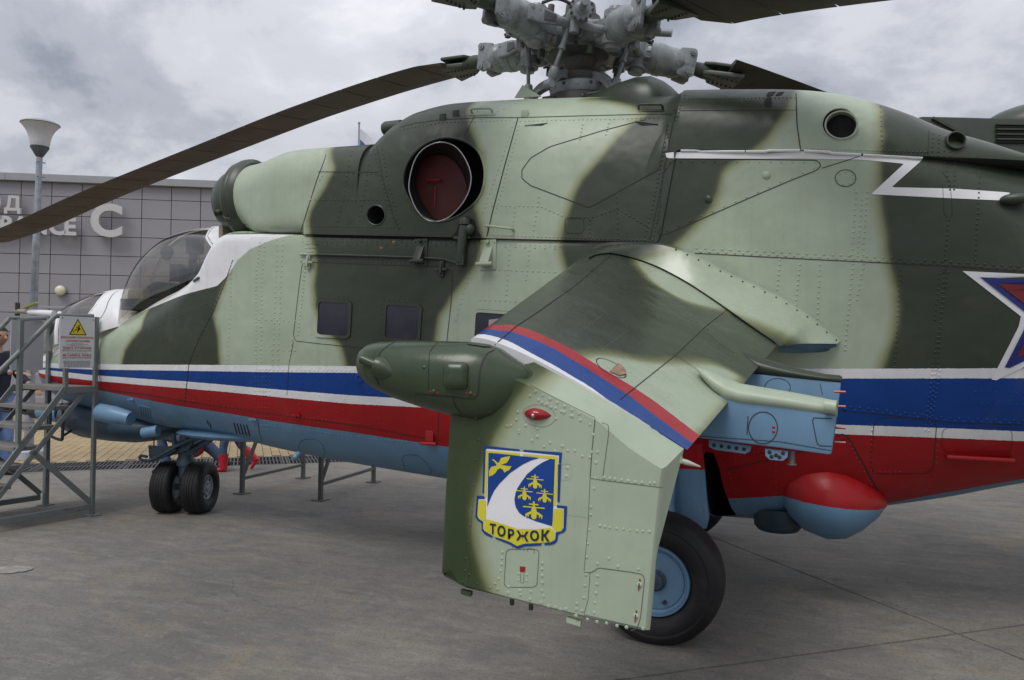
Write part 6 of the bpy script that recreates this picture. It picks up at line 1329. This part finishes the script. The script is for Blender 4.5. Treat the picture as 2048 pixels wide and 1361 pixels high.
    # curved arm of the swashplate star
    ps = smooth_line([(.12, .02, -.275), (.20, .04, -.272), (.28, .065, -.31), (.34, .09, -.385)], 5); mb = MB(); mb.rings([[p+np.array((0, y, z)) for y, z in ((-.032, .03), (.032, .03), (.022, 0), (.03, -.035), (-.03, -.035), (-.022, 0))] for p in ps]); L.append(('star_arm', mb, G_, .004))
    # lead-lag damper beside the arm
    mb = MB(); d = unit((.93, -.36, .03)); p = np.array((.13, -.16, .055)); mb.lathe(p, d, [(0, .03), (.01, .07), (.05, .075), (.055, .068)]+[(.06+.012*k, .062+.006*(k % 2)) for k in range(9)], 24); L.append(('damper_boot', mb, K_, 0))
    mb = MB(); mb.lathe(p, d, [(.16, .06), (.165, .072), (.26, .073), (.265, .069), (.34, .069), (.345, .078), (.36, .078), (.365, .05), (.38, .04), (.385, .028), (.50, .028), (.502, .01)], 24); L.append(('damper', mb, G_, 0))
    mb = MB()
    x_ = unit(np.cross(EZ, d)); y_ = np.cross(d, x_)
    for k in range(12): a = k*PI/6; q = p+d*.352+(x_*math.cos(a)+y_*math.sin(a))*.076; mb.cyl(q-d*.012, q+d*.018, .009, n=6)
    L.append(('damper_bolts', mb, K_, 0))
    mb = MB(); mb.tube([(.36, -.27, .0), (.40, -.14, -.02), (.45, -.05, -.02)], [.026, .03, .03], 10); mb.cyl((.36, -.27, -.07), (.36, -.27, .06), .034, n=12); L.append(('damper_bracket', mb, G_, .0))
    mb = MB(); mb.tube(smooth_line([(.20, .12, .10), (.28, .16, .17), (.40, .13, .18), (.50, .10, .12)], 5), .012, 8); L.append(('hydraulic_hose', mb, K_, 0))
    mb = MB(); mb.box((.33, .10, -.10), (.07, .06, .06)); L.append(('lubricator', mb, MT['hub_shade'], .004))
    mb = MB(); mb.cyl((.30, -.09, -.10), (.30, -.09, -.16), .028, n=10); L.append(('drain_cup', mb, MT['hub_shade'], 0))
    mb = MB(); mb.cyl((.38, .06, .10), (.38, .06, .16), .024, n=10); L.append(('oil_cup', mb, MT['hub_shade'], 0))
    return L
parts = [(n, mb.mesh(n, smooth=45, bevel=bv), m) for n, mb, m, bv in arm_local()]
PHI = [(math.radians(a), f) for a, f in ((-8.8, 0.), (63.5, .05), (140., -.088), (207., -.137), (279., -.03))]
INNER = ('hub_lug', 'star_arm', 'flapping_hinge', 'damper_boot')
def arm_mat(phi, flap=0.):
    m_ = Matrix.Rotation(-TILT, 4, 'Y') @ Matrix.Rotation(phi, 4, 'Z')
    return m_ @ Matrix.Translation((.26, 0, 0)) @ Matrix.Rotation(-flap, 4, 'Y') @ Matrix.Translation((-.26, 0, 0))
for phi, fl_ in PHI:
    for n, me, m in parts:
        o = link(me, n, m, hub); n.endswith('bolts') and tag(o, kind='stuff'); o.matrix_local = arm_mat(phi, 0 if n in INNER else fl_)
# ------------------------------------------------------------------ blades
drp = Tab([(.8, 0), (1.0, -.012), (1.53, -.06), (2.69, -.225), (4.02, -.475), (6.22, -.91), (7.75, -1.255), (8.65, -1.40)])
def blade_sec(r, s0, s1, n=9, ch=.58, up=True):
    """points of the aerofoil between chord fractions s0..s1, upper then lower; leading edge towards -Y"""
    z0 = drp(r); o = []; tw = float(np.interp(r, [1, 1.6, 2.7, 4, 6.2, 8.6], [-.18, -.17, -.18, -.19, -.17, -.12]))
    def P(s_, u_): y = (s_-.46)*ch; z = (naca(max(s_, 0))*(.115 if u_ else -.07))*ch; return (r, y*math.cos(tw)-z*math.sin(tw), z0+y*math.sin(tw)+z*math.cos(tw))
    S_ = np.linspace(s0, s1, n)
    return [P(s_, True) for s_ in S_]+[P(s_, False) for s_ in S_[::-1]]
sp = MB(); sp.rings([blade_sec(r, .0, .30, 9) for r in np.r_[1.12, np.arange(1.3, 8.6, .3), 8.62, 8.65]]); spar_me = sp.mesh('spar', smooth=50)
pk = []
edges_ = [1.32+.405*k for k in range(19)]
for k in range(18):
    m_ = MB(); a, b_ = edges_[k]+.006, edges_[k+1]-.006; m_.rings([blade_sec(r, .302, 1.0, 6) for r in np.linspace(a, b_, 4)]); pk.append(m_.mesh('blade_pocket', smooth=50))
r0 = MB(); r0.rings([blade_sec(1.16, .302, .78, 6), blade_sec(1.316, .302, 1.0, 6)]); pk.append(r0.mesh('blade_pocket', smooth=50))
cf = MB(); cf.tube([(.80, 0, 0), (.88, 0, 0), (.96, 0, -.004), (1.05, 0, -.014)], [.045, .05, .058, .05], 16); cf.prism([(.94, -.06, -.055), (1.0, -.11, -.06), (1.22, -.20, -.068), (1.22, .13, -.068), (1.02, .085, -.058)], (0, 0, .035)); cf.prism([(.94, -.05, .025), (1.0, -.10, .022), (1.22, -.19, .006), (1.22, .12, .006), (1.02, .08, .02)], (0, 0, .025)); cuff = cf.mesh('blade_cuff', smooth=45, bevel=.008)
cb = MB()
for i in range(6):
    for y in (-.12, .04): cb.cyl((1.02+i*.035, y*.8, -.074), (1.02+i*.035, y*.8, -.06), .008, n=6)
cbolt = cb.mesh('cuff_bolts', smooth=45)
tip = MB(); tip.rings([blade_sec(r, .0, 1., 9) for r in (8.612, 8.65, 8.67)]); tipm = tip.mesh('tip_cap', smooth=50)
strap = MB(); 
for r in (2.2, 3.0, 4.25, 5.1, 6.4): 
    strap.rings([blade_sec(r, .70, .80, 3), blade_sec(r+.10, .70, .80, 3)])
for phi, fl_ in PHI:
    bl_ = empty('rotor_blade', HUB, heli); bl_.matrix_local = Matrix.Translation(Vector(HUB)) @ arm_mat(phi, fl_)
    link(spar_me, 'spar', MT['blade'], bl_); link(cuff, 'blade_cuff', MT['dkgreen'], bl_); tag(link(cbolt, 'cuff_bolts', MT['dkgreen'], bl_), kind='stuff'); link(tipm, 'tip_cap', MT['blade'], bl_)
    for q in pk: link(q, 'blade_pocket', MT['blade'], bl_)
# ------------------------------------------------------------------ dark helicopter standing beyond the tail
bx = on_d(1990, 300, 9.5)
bh = thing('background_helicopter', (bx[0], bx[1], 0), 'dark green helicopter with louvred flat engine cover standing behind the tail boom', 'helicopter')
def bd(u, v, D): return on_d(u, v, D)
Dn = 9.5; mb = MB()
ol = [(1840, 232), (1900, 233), (2048, 237), (2300, 243), (2420, 300), (2440, 420), (2300, 520), (1900, 520), (1840, 400)]
mb.prism([bd(u, v, Dn) for u, v in ol], FWD*np.array((1, 1, 0))*1.6); ENG = mb.build('engine_cover', MT['dkgreen'], bh, bevel=.04)
body = MB(); rs = []
for k, (u, w_, zt2, zb2) in enumerate(((1700, .1, 2.4, 2.0), (1760, .7, 2.75, 1.3), (1850, 1.0, 2.9, .75), (2300, 1.1, 2.95, .65), (2600, 1.0, 2.9, .8), (2800, .4, 2.6, 1.5))):
    c = bd(u, 500, Dn+1.0); d = np.array((FWD[0], FWD[1], 0)); rs.append([(c[0]+d[0]*w_*math.cos(a), c[1]+d[1]*w_*math.cos(a), (zt2+zb2)/2+(zt2-zb2)/2*math.sin(a)) for a in np.arange(24)*2*PI/24])
body.rings(rs).build('fuselage', MT['dkgreen'], bh, smooth=60)
for k in range(4):
    v = 249+k*10; a, b_ = bd(1993, v, Dn-.02), bd(2290, v+5, Dn-.02); MB().bar(a, b_, .04, .022).build('louvre', MT['dkgreen'], ENG, bevel=.005); MB().bar(a-EZ*.028, b_-EZ*.028, .012, .024).build('louvre_gap', MT['black'], ENG)
a, b_ = bd(1865, 236, Dn-.02), bd(2100, 360, Dn-.02); MB().bar(a, b_, .03, .03).build('edge_rail', MT['dkgreen'], ENG)
c = bd(2090, 258, Dn+.4); MB().ball(c, (.75, .5, .33), 24).build('gearbox_dome', MT['dkgreen'], bh, smooth=60)
for u in (1850, 2250):
    p = bd(u, 700, Dn+.7); p[2] = .4; wl = empty('wheel', p, bh); MB().lathe(p, np.array((FWD[0], FWD[1], 0)), [(-.12, .2), (-.14, .3), (-.08, .4), (.08, .4), (.14, .3), (.12, .2)], 32).build('tyre', MT['rubber'], wl, smooth=60); q = p.copy(); q[2] = 1.0; MB().tube([p, q], .06).build('strut', MT['dkgreen'], bh)

# ================================================================== STAIRS, SIGN, STANDS
sb = on_z(184, 1032); sf = on_z(91, 1011); stairs = thing('boarding_stairs', tuple(sb*np.array((1, 1, 0))), 'grey metal boarding stairs with landing beside the helicopter nose', 'stairs')
d_up = unit((on_z(181, 1016, .07)-on_z(0, 1046, .07))*np.array((1, 1, 0)))            # direction of climb
d_w = (sf-sb)*np.array((1, 1, 0)); d_w = unit(d_w-d_up*np.dot(d_w, d_up)); SWD = np.dot(sf-sb, d_w)
nn = d_w.copy()
def sp_(u, v, k=0.): return on_pl(u, v, sb+d_w*SWD*k, nn)          # a point in the near (0) or far (1) side frame
def srail(name, pts, r=.021): return MB().tube(pts, r, 12).build(name, MT['rail'], stairs, smooth=60)
def sq(name, a, b_, w_=.045): return MB().bar(a, b_, w_, w_).build(name, MT['rail'], stairs, smooth=0, bevel=.004)
p1t, p1b = sp_(182, 745), sb.copy(); p1t[:2] = sb[:2]
sq('post', p1b, np.array((sb[0], sb[1], sp_(182, 634)[2])), .034)
MB().box(p1b+EZ*.006, (.11, .11, .010)).build('foot_plate', MT['rail'], stairs); MB().box(sf+EZ*.006, (.11, .11, .010)).build('foot_plate', MT['rail'], stairs)
ft_ = np.array((sf[0], sf[1], on_pl(88, 639, sf, nn)[2])); sq('post', sf, ft_, .042)
# side frames
zpl = sp_(183, 783)[2]
A0, A1 = sp_(131, 776), sp_(-60, 1030); B0, B1 = sp_(172, 781), sp_(-14, 1008)
dA = unit(A1-A0); A1 = A0+dA*((A0[2]-.02)/-dA[2]); dB = unit(B1-B0); B1 = B0+dB*((B0[2]-.02)/-dB[2])
for k in (0, 1):
    of = d_w*SWD*k
    MB().bar(A0+of, A1+of, .02, .05).build('stringer', MT['rail'], stairs, smooth=0, bevel=.004); MB().bar(B0+of, B1+of, .02, .04).build('stringer', MT['rail'], stairs, smooth=0, bevel=.004)
    a, b_ = sp_(181, 1014)+of, sp_(0, 1045)+of; a[2] = b_[2] = .085; MB().bar(a, a+(b_-a)*1.6, .035, .05).build('base_rail', MT['rail'], stairs, smooth=0, bevel=.004)
    a = sp_(62, 902)+of; b_ = sp_(182, 1006)+of; MB().bar(a, b_, .02, .045).build('brace', MT['rail'], stairs, smooth=0, bevel=.004)
# treads: five steps and the landing
T0 = sp_(131, 781); rise = None
crn = [sp_(97, 814), sp_(64, 854), sp_(32, 896), sp_(2, 935), sp_(-32, 978)]
for i, c in enumerate(crn):
    tp = MB(); tp.box(c+d_up*.105+d_w*(SWD/2)-EZ*.018+EZ*0, (.225, SWD-.045, .035), (d_up, d_w, EZ)); tp.build('tread', MT['tread'], stairs, smooth=0, bevel=.004)
pf0 = sp_(131, 774); pl_len = np.dot(sb-pf0, d_up)+.02
MB().box(pf0+d_up*pl_len/2+d_w*SWD/2-EZ*.02, (pl_len, SWD-.05, .04), (d_up, d_w, EZ)).build('landing', MT['tread'], stairs, smooth=0, bevel=.004)
for k in (0, 1): MB().bar(pf0+d_w*SWD*k-EZ*.03, pf0+d_up*pl_len+d_w*SWD*k-EZ*.03, .035, .06).build('landing_beam', MT['rail'], stairs, smooth=0, bevel=.004)
sq('post', sp_(131, 782), sp_(131, 634), .034)
hp0, hp1 = sp_(36, 888), sp_(39, 640); hp1[:2] = hp0[:2]; sq('post', hp0, hp1, .036)
srail('handrail', smooth_line([sp_(186, 633), sp_(120, 632), sp_(110, 634), sp_(98, 645), sp_(36, 707), sp_(-70, 812)], 4))
of = d_w*SWD; fr = [sp_(90, 637, 1), sp_(22, 637, 1), sp_(14, 643, 1), sp_(-60, 720, 1)]; srail('handrail', smooth_line(fr, 4), .02)
srail('handrail', [sp_(39, 640), sp_(60, 638, .5), sp_(90, 637, 1)], .018)
# notice boards
MT['gp'] = plain('grey print', (.16, .16, .17), .7); MT['board'] = plain('white board', (.62, .62, .64), .45, var=.04); MT['ink'] = plain('black print', (.02, .02, .02), .6); MT['redink'] = plain('red print', (.45, .03, .04), .6)
s0, s1, s2, s3 = sp_(115, 634), sp_(184, 634), sp_(183.5, 737), sp_(115.5, 737); off = -d_w*.03
sx = unit((s1-s0)*np.array((1, 1, 0))); sw_ = np.dot(s1-s0, sx); sh_ = (s0[2]+s1[2]-s2[2]-s3[2])/2; sc = (s0+s1+s2+s3)/4+off
sn = np.cross(sx, EZ); sn = sn if np.dot(sn, CAM-sc) > 0 else -sn
sign = thing('warning_sign', tuple(sc), 'white warning sign with yellow falling person triangle fixed on the stair railing', 'sign')
MB().box(sc, (sw_, .012, sh_), (sx, sn, EZ)).build('board', MT['board'], sign, smooth=0)
def sg(x, z, k=1): return sc+sx*(x-.5)*sw_+EZ*(.5-z)*sh_+sn*(.006+.0012*k)
def sflat(q, name, mat, k=1):
    from mathutils.geometry import tessellate_polygon
    V = [sg(x, z, k) for x, z in q]; T = tessellate_polygon([[Vector((x, -z, 0)) for x, z in q]]); F_ = [f if np.dot(np.cross(V[f[1]]-V[f[0]], V[f[2]]-V[f[0]]), sn) > 0 else f[::-1] for f in T]
    MB().add(V, F_).build(name, mat, sign, smooth=0)
# sign drawing in board fractions, from the photograph (x 0..1, z 0..1 downwards)
sflat([(.495, .035), (.765, .355), (.25, .355)], 'triangle', MT['ink'], 1); sflat([(.495, .068), (.715, .338), (.297, .338)], 'triangle_face', plain('warning yellow', (.72, .52, .01), .5), 2)
sflat(oval(.53, .175, .024, .019, 12), 'figure', MT['ink'], 3)
for q in ([(.50, .20), (.545, .195), (.555, .24), (.52, .27), (.49, .262)], [(.505, .20), (.46, .19), (.445, .215), (.46, .215), (.47, .205), (.51, .222)], [(.54, .205), (.57, .23), (.565, .26), (.55, .26), (.552, .235), (.53, .225)], [(.49, .25), (.44, .265), (.405, .262), (.41, .25), (.44, .248), (.48, .235)], [(.50, .262), (.53, .27), (.50, .29), (.515, .31), (.49, .315), (.475, .288)], [(.355, .275), (.40, .265), (.402, .275), (.372, .285), (.40, .315), (.385, .315), (.36, .288)]): sflat(q, 'figure', MT['ink'], 3)
def stext(s_, x, z, w_, h_, mat): 
    p = sg(x-w_/2, z+h_/2, 0)-sn*.0; text_on('print', s_, p, sx, EZ, h_*sh_, mat, sign, .0022 if np.dot(np.cross(sx, EZ), sn) > 0 else -.0022, bold=.02, width=w_*sw_)
stext('ВНИМАНИЕ! ОПАСНОСТЬ!', .5, .405, .94, .040, MT['redink']); stext('CAUTION! DANGER!', .505, .47, .70, .038, MT['redink']); stext('БУДЬТЕ ОСТОРОЖНЫ', .5, .603, .81, .044, MT['redink']); stext('BE CAREFUL WHILE', .505, .745, .82, .044, MT['redink'])
for z, w_ in ((.515, .34), (.538, .64), (.562, .42), (.648, .86), (.666, .86), (.705, .6), (.787, .84), (.806, .84), (.858, .78), (.874, .78), (.89, .78), (.906, .76), (.925, .74), (.945, .76), (.962, .74)):
    x = .5-w_/2
    while x < .5+w_/2-.02:
        l_ = min(rng.uniform(.03, .09), .5+w_/2-x); sflat([(x, z-.004), (x+l_, z-.004), (x+l_, z+.004), (x, z+.004)], 'small_print', MT['gp'], 1); x += l_+.014
for x, z in ((.06, .035), (.96, .05), (.27, .97), (.97, .97)): MB().dome(sg(x, z, 0), sn, .005, .003, 8).build('screw', MT['ink'], sign)
bq = [sp_(21, 640, .85), sp_(86, 640, .85), sp_(84, 742, .85), sp_(24, 742, .85)]; bc = sum(bq)/4
board = thing('notice_board', tuple(bc), 'blank pale grey board fixed behind the stair posts left of the warning sign', 'board')
MB().box(bc, (np.linalg.norm(bq[1]-bq[0]), .012, bq[0][2]-bq[3][2]), (sx, sn, EZ)).build('board', plain('pale grey board back', (.36, .37, .40), .5, var=.06), board, smooth=0)
# trestles under the fuselage
def trestle(a, b_, ha, hb_, lab):
    t_ = thing('trestle', tuple(a), lab, 'stand', 'trestle stands under the helicopter'); M_ = MT['hub_shade'] if False else MT['trest']
    d = unit(b_-a); 
    for p, h in ((a, ha), (b_, hb_)):
        MB().bar(p, p+EZ*h, .038, .038).build('leg', M_, t_, smooth=0); MB().box(p+EZ*.005, (.13, .13, .009)).build('foot_plate', M_, t_, smooth=0)
    MB().bar(a+EZ*.16, b_+EZ*.16, .03, .03).build('crossbar', M_, t_, smooth=0)
    MB().bar(a+EZ*.17, a+EZ*ha+d*.28, .03, .03).build('brace', M_, t_, smooth=0); MB().bar(b_+EZ*.17, b_+EZ*hb_-d*.28, .03, .03).build('brace', M_, t_, smooth=0)
    MB().bar(a+EZ*ha, b_+EZ*hb_, .04, .04).build('top_bar', M_, t_, smooth=0)
MT['trest'] = plain('grey steel stand', (.10, .105, .10), .5, var=.2, dirt=(.13, .07, .04), dscale=7)
trestle(on_z(484, 988), on_z(606, 957), .62, .66, 'grey steel trestle stand nearer the nose wheels'); trestle(on_z(641, 1001), on_z(747, 965), .58, .62, 'grey steel trestle stand farther from the nose wheels')

# ================================================================== PEOPLE
SKIN = plain('skin', (.42, .25, .18), .55, var=.06); HAIR = plain('dark hair', (.02, .014, .01), .6)
def skinned(name, mat, parent, verts, edges, radii, levels=2):
    """one continuous surface grown round a skeleton of joints"""
    me = bpy.data.meshes.new(name); me.from_pydata([tuple(v) for v in verts], edges, []); o = bpy.data.objects.new(name, me); COL.objects.link(o)
    sk = o.modifiers.new('skin', 'SKIN'); sk.use_smooth_shade = True
    for i, r in enumerate(radii):
        d = me.skin_vertices[0].data[i]; d.radius = (r, r) if not hasattr(r, '__len__') else r; d.use_root = (i == 0)
    ss = o.modifiers.new('sub', 'SUBSURF'); ss.levels = ss.render_levels = levels
    bpy.context.view_layer.update(); ev = o.evaluated_get(bpy.context.evaluated_depsgraph_get()); m2 = bpy.data.meshes.new_from_object(ev); bpy.data.objects.remove(o)
    V = [tuple(v.co) for v in m2.vertices]; F_ = [tuple(p.vertices) for p in m2.polygons]; bpy.data.meshes.remove(m2)
    return MB().add(V, F_).build(name, mat, parent, smooth=180)
def person(loc, face, H, lab, J, tops, legs, shoes, hair=HAIR, coat=.0):
    """J: joints in units of the height, (forward, side, up); built as body, clothes, shoes, hair and face"""
    f = unit(np.array((face[0], face[1], 0))); sdn = np.array((-f[1], f[0], 0)); loc = np.array((loc[0], loc[1], 0))
    P = lambda q: loc+f*q[0]*H+sdn*q[1]*H+EZ*q[2]*H
    r = thing('person', tuple(loc), lab, 'person')
    j = {k: P(v) for k, v in J.items() if k != 'turn'}; R_ = lambda *a: [x*H for x in a]
    names = ['hip', 'waist', 'chest', 'neck', 'head', 'shL', 'elL', 'wrL', 'shR', 'elR', 'wrR', 'hipL', 'knL', 'anL', 'hipR', 'knR', 'anR']
    rad = R_(.065, .062, .072, .030, .035, .036, .026, .018, .036, .026, .018, .052, .034, .022, .052, .034, .022)
    E_ = [(0, 1), (1, 2), (2, 3), (3, 4), (2, 5), (5, 6), (6, 7), (2, 8), (8, 9), (9, 10), (0, 11), (11, 12), (12, 13), (0, 14), (14, 15), (15, 16)]
    skinned('body', SKIN, r, [j[n] for n in names], E_, rad)
    k = 1.18
    nm = ['waist', 'hip', 'chest', 'neck', 'shL', 'elL', 'wrL', 'shR', 'elR', 'wrR']; V = [j[n] for n in nm]; V[3] = j['chest']*.35+j['neck']*.65; V[6] = j['elL']*.12+j['wrL']*.88; V[9] = j['elR']*.12+j['wrR']*.88; V[1] = j['hip']-EZ*coat*H
    skinned('jacket', tops, r, V, [(0, 1), (0, 2), (2, 3), (2, 4), (4, 5), (5, 6), (2, 7), (7, 8), (8, 9)], R_(.082*1.0, .088, .088, .036, .047, .035, .028, .047, .035, .028))
    nm = ['hip', 'hipL', 'knL', 'anL', 'hipR', 'knR', 'anR']; V = [j[n] for n in nm]; skinned('trousers', legs, r, V, [(0, 1), (1, 2), (2, 3), (0, 4), (4, 5), (5, 6)], R_(.074, .062, .045, .036, .062, .045, .036))
    hd = j['head']; hf = unit(f*1.0+sdn*J.get('turn', (0,))[0]); hs = np.cross(EZ, hf)
    hm = MB(); hr = .062*H
    rs = []
    for t_ in np.linspace(-1, 1, 15):
        q = math.sqrt(max(0, 1-t_*t_))+.02; w_ = .80+.20*min(1, (t_+1)*1.0); rs.append([hd+EZ*t_*hr*1.12+hf*math.cos(a)*hr*q*(1.02 if math.cos(a) > 0 else .98)*w_+hs*math.sin(a)*hr*q*.82*w_ for a in np.arange(20)*2*PI/20])
    hm.rings(rs); hm.prism([hd+hf*hr*.92+EZ*hr*.20, hd+hf*hr*1.28-EZ*hr*.22, hd+hf*hr*.92-EZ*hr*.30], hs*hr*.22); hm.build('head', SKIN, r, smooth=70)
    for s_ in (-1, 1):
        MB().ball(hd+hf*hr*.88+hs*s_*hr*.34+EZ*hr*.12, hr*.12, 8).build('eye', MT['ink'], r); MB().ball(hd+hs*s_*hr*.80-EZ*hr*.05, (hr*.16, hr*.16, hr*.26), 8).build('ear', SKIN, r)
    MB().bar(hd+hf*hr*.93-EZ*hr*.5-hs*hr*.25, hd+hf*hr*.93-EZ*hr*.5+hs*hr*.25, hr*.1, hr*.08).build('mouth', plain('lips', (.30, .12, .10), .5), r)
    hm = MB(); rs = []
    for t_ in np.linspace(-.35, 1, 9):
        q = math.sqrt(max(0, 1-t_*t_))+.02; fr = .55 if t_ < .45 else 1.06; rs.append([hd+EZ*t_*hr*1.2+hf*(math.cos(a)*hr*q*(fr if math.cos(a) > 0 else 1.1)-hr*.03)+hs*math.sin(a)*hr*q*.92 for a in np.arange(20)*2*PI/20])
    hm.rings(rs).build('hair', hair, r, smooth=70)
    for s_, w_, e_ in ((1, 'wrL', 'elL'), (-1, 'wrR', 'elR')):
        d = unit(j[w_]-j[e_]); a = unit(np.cross(d, EZ)+1e-3); u_ = np.cross(a, d); c = j[w_]+d*.02*H; hb_ = MB(); hb_.box(c+d*.03*H, (.055*H, .042*H, .018*H), (d, a, u_)); hb_.build('hand', SKIN, r, smooth=60, bevel=.006*H)
        for k_ in range(4): b0 = c+d*.055*H+a*(k_-1.5)*.0105*H; MB().tube([b0, b0+d*.022*H-u_*.003*H, b0+d*(.036+.004*(k_ in (1, 2)))*H-u_*.014*H], [.006*H, .0055*H, .0045*H], 6).build('finger', SKIN, r)
        b0 = c+d*.02*H+a*.02*H; MB().tube([b0, b0+a*.014*H+d*.014*H-u_*.006*H, b0+a*.016*H+d*.032*H-u_*.012*H], [.0075*H, .0068*H, .005*H], 6).build('thumb', SKIN, r)
    for a_, t_ in (('anL', 'toeL'), ('anR', 'toeR')):
        an = j[a_]; d = P(J[t_])-an; d = unit(d*np.array((1, 1, 0)) if abs(d[2]) < .03*H else d); base = an.copy(); zf = J[a_][2]*H-.028*H if 'boot' not in shoes.name else 0
        sd2 = unit(np.cross(EZ, d)); up_ = np.cross(d, sd2); sm_ = MB(); rs = []
        low = min(.036*H, an[2])
        for x, w_, h_ in ((-.030, .018, .030), (-.026, .026, .05), (.0, .027, .055), (.035, .028, .040), (.07, .031, .030), (.095, .026, .024), (.108, .012, .016)):
            c = an+d*x*H-up_*(low-h_*H/2); rs.append([c+sd2*math.cos(a)*w_*H+up_*(max(math.sin(a), -.75))*h_*H*.66 for a in np.arange(14)*2*PI/14])
        sm_.rings(rs).build('boot' if 'boot' in shoes.name else 'shoe', shoes, r, smooth=60)
        if 'boot' in shoes.name: kn = j['kn'+a_[-1]]; q = an+(kn-an)*.62; MB().tube([an-unit(kn-an)*.01*H, an+(kn-an)*.3, q], [.036*H, .047*H, .052*H], 14).build('boot_shaft', shoes, r)
    return r
JEANS = plain('blue jeans', (.065, .10, .19), .85, var=.3, scale=12, bump=.2); NAVY = plain('navy jacket', (.012, .016, .035), .7, var=.25, bump=.2); SHOE = plain('dark shoes', (.015, .014, .014), .6)
BOOT = plain('red rubber boots', (.50, .018, .035), .28); REDC = plain('red jacket', (.36, .012, .02), .7, var=.2); LJ = plain('light blue jeans', (.17, .26, .48), .85, var=.3, scale=12)
JW = dict(hip=(0, 0, .52), waist=(0, 0, .61), chest=(.0, 0, .74), neck=(.005, 0, .85), head=(.02, 0, .925), shL=(0, .105, .80), elL=(.06, .13, .66), wrL=(.17, .11, .60), shR=(0, -.105, .80), elR=(.10, -.13, .70), wrR=(.24, -.10, .69), hipL=(0, .05, .49), knL=(.05, .055, .275), anL=(.03, .055, .036), toeL=(.12, .06, .036), hipR=(0, -.05, .49), knR=(.02, -.055, .275), anR=(-.06, -.055, .036), toeR=(.04, -.06, .036), turn=(-.3,))
pa_ = on_z(-14, 951); person(pa_, RT0+np.array((.15, .25, 0)), 1.77, 'dark haired man in navy jacket and light jeans at the left edge by the stairs', JW, NAVY, LJ, SHOE)
JC = dict(JW); JC.update(hip=(0, 0, .50), elL=(-.08, .14, .66), wrL=(-.06, .15, .54), elR=(.08, -.14, .66), wrR=(.12, -.14, .55), knL=(.07, .05, .27), anL=(.06, .05, .04), toeL=(.16, .05, .04), knR=(-.07, -.05, .28), anR=(-.24, -.05, .12), toeR=(-.17, -.05, .03), hipL=(.01, .05, .47), hipR=(-.01, -.05, .47))
pc_ = on_z(462, 943); person(pc_, -RT0, 1.18, 'child in red rubber boots and blue jeans walking behind the nose wheels', JC, REDC, JEANS, BOOT)
JS = dict(hip=(-.06, 0, .26), waist=(-.02, 0, .34), chest=(.07, 0, .45), neck=(.13, 0, .54), head=(.17, 0, .61), shL=(.07, .105, .50), elL=(.16, .14, .38), wrL=(.25, .08, .34), shR=(.07, -.105, .50), elR=(.16, -.14, .38), wrR=(.25, -.06, .34), hipL=(-.05, .06, .24), knL=(.16, .08, .27), anL=(.10, .08, .036), toeL=(.2, .09, .036), hipR=(-.05, -.06, .24), knR=(-.14, -.08, .17), anR=(-.26, -.08, .06), toeR=(-.2, -.08, .03), turn=(0,))
pb_ = on_z(372, 943); person(pb_, -RT0, 1.68, 'crouching person in red jacket and blue jeans behind the nose wheels', JS, REDC, JEANS, SHOE, coat=.17)
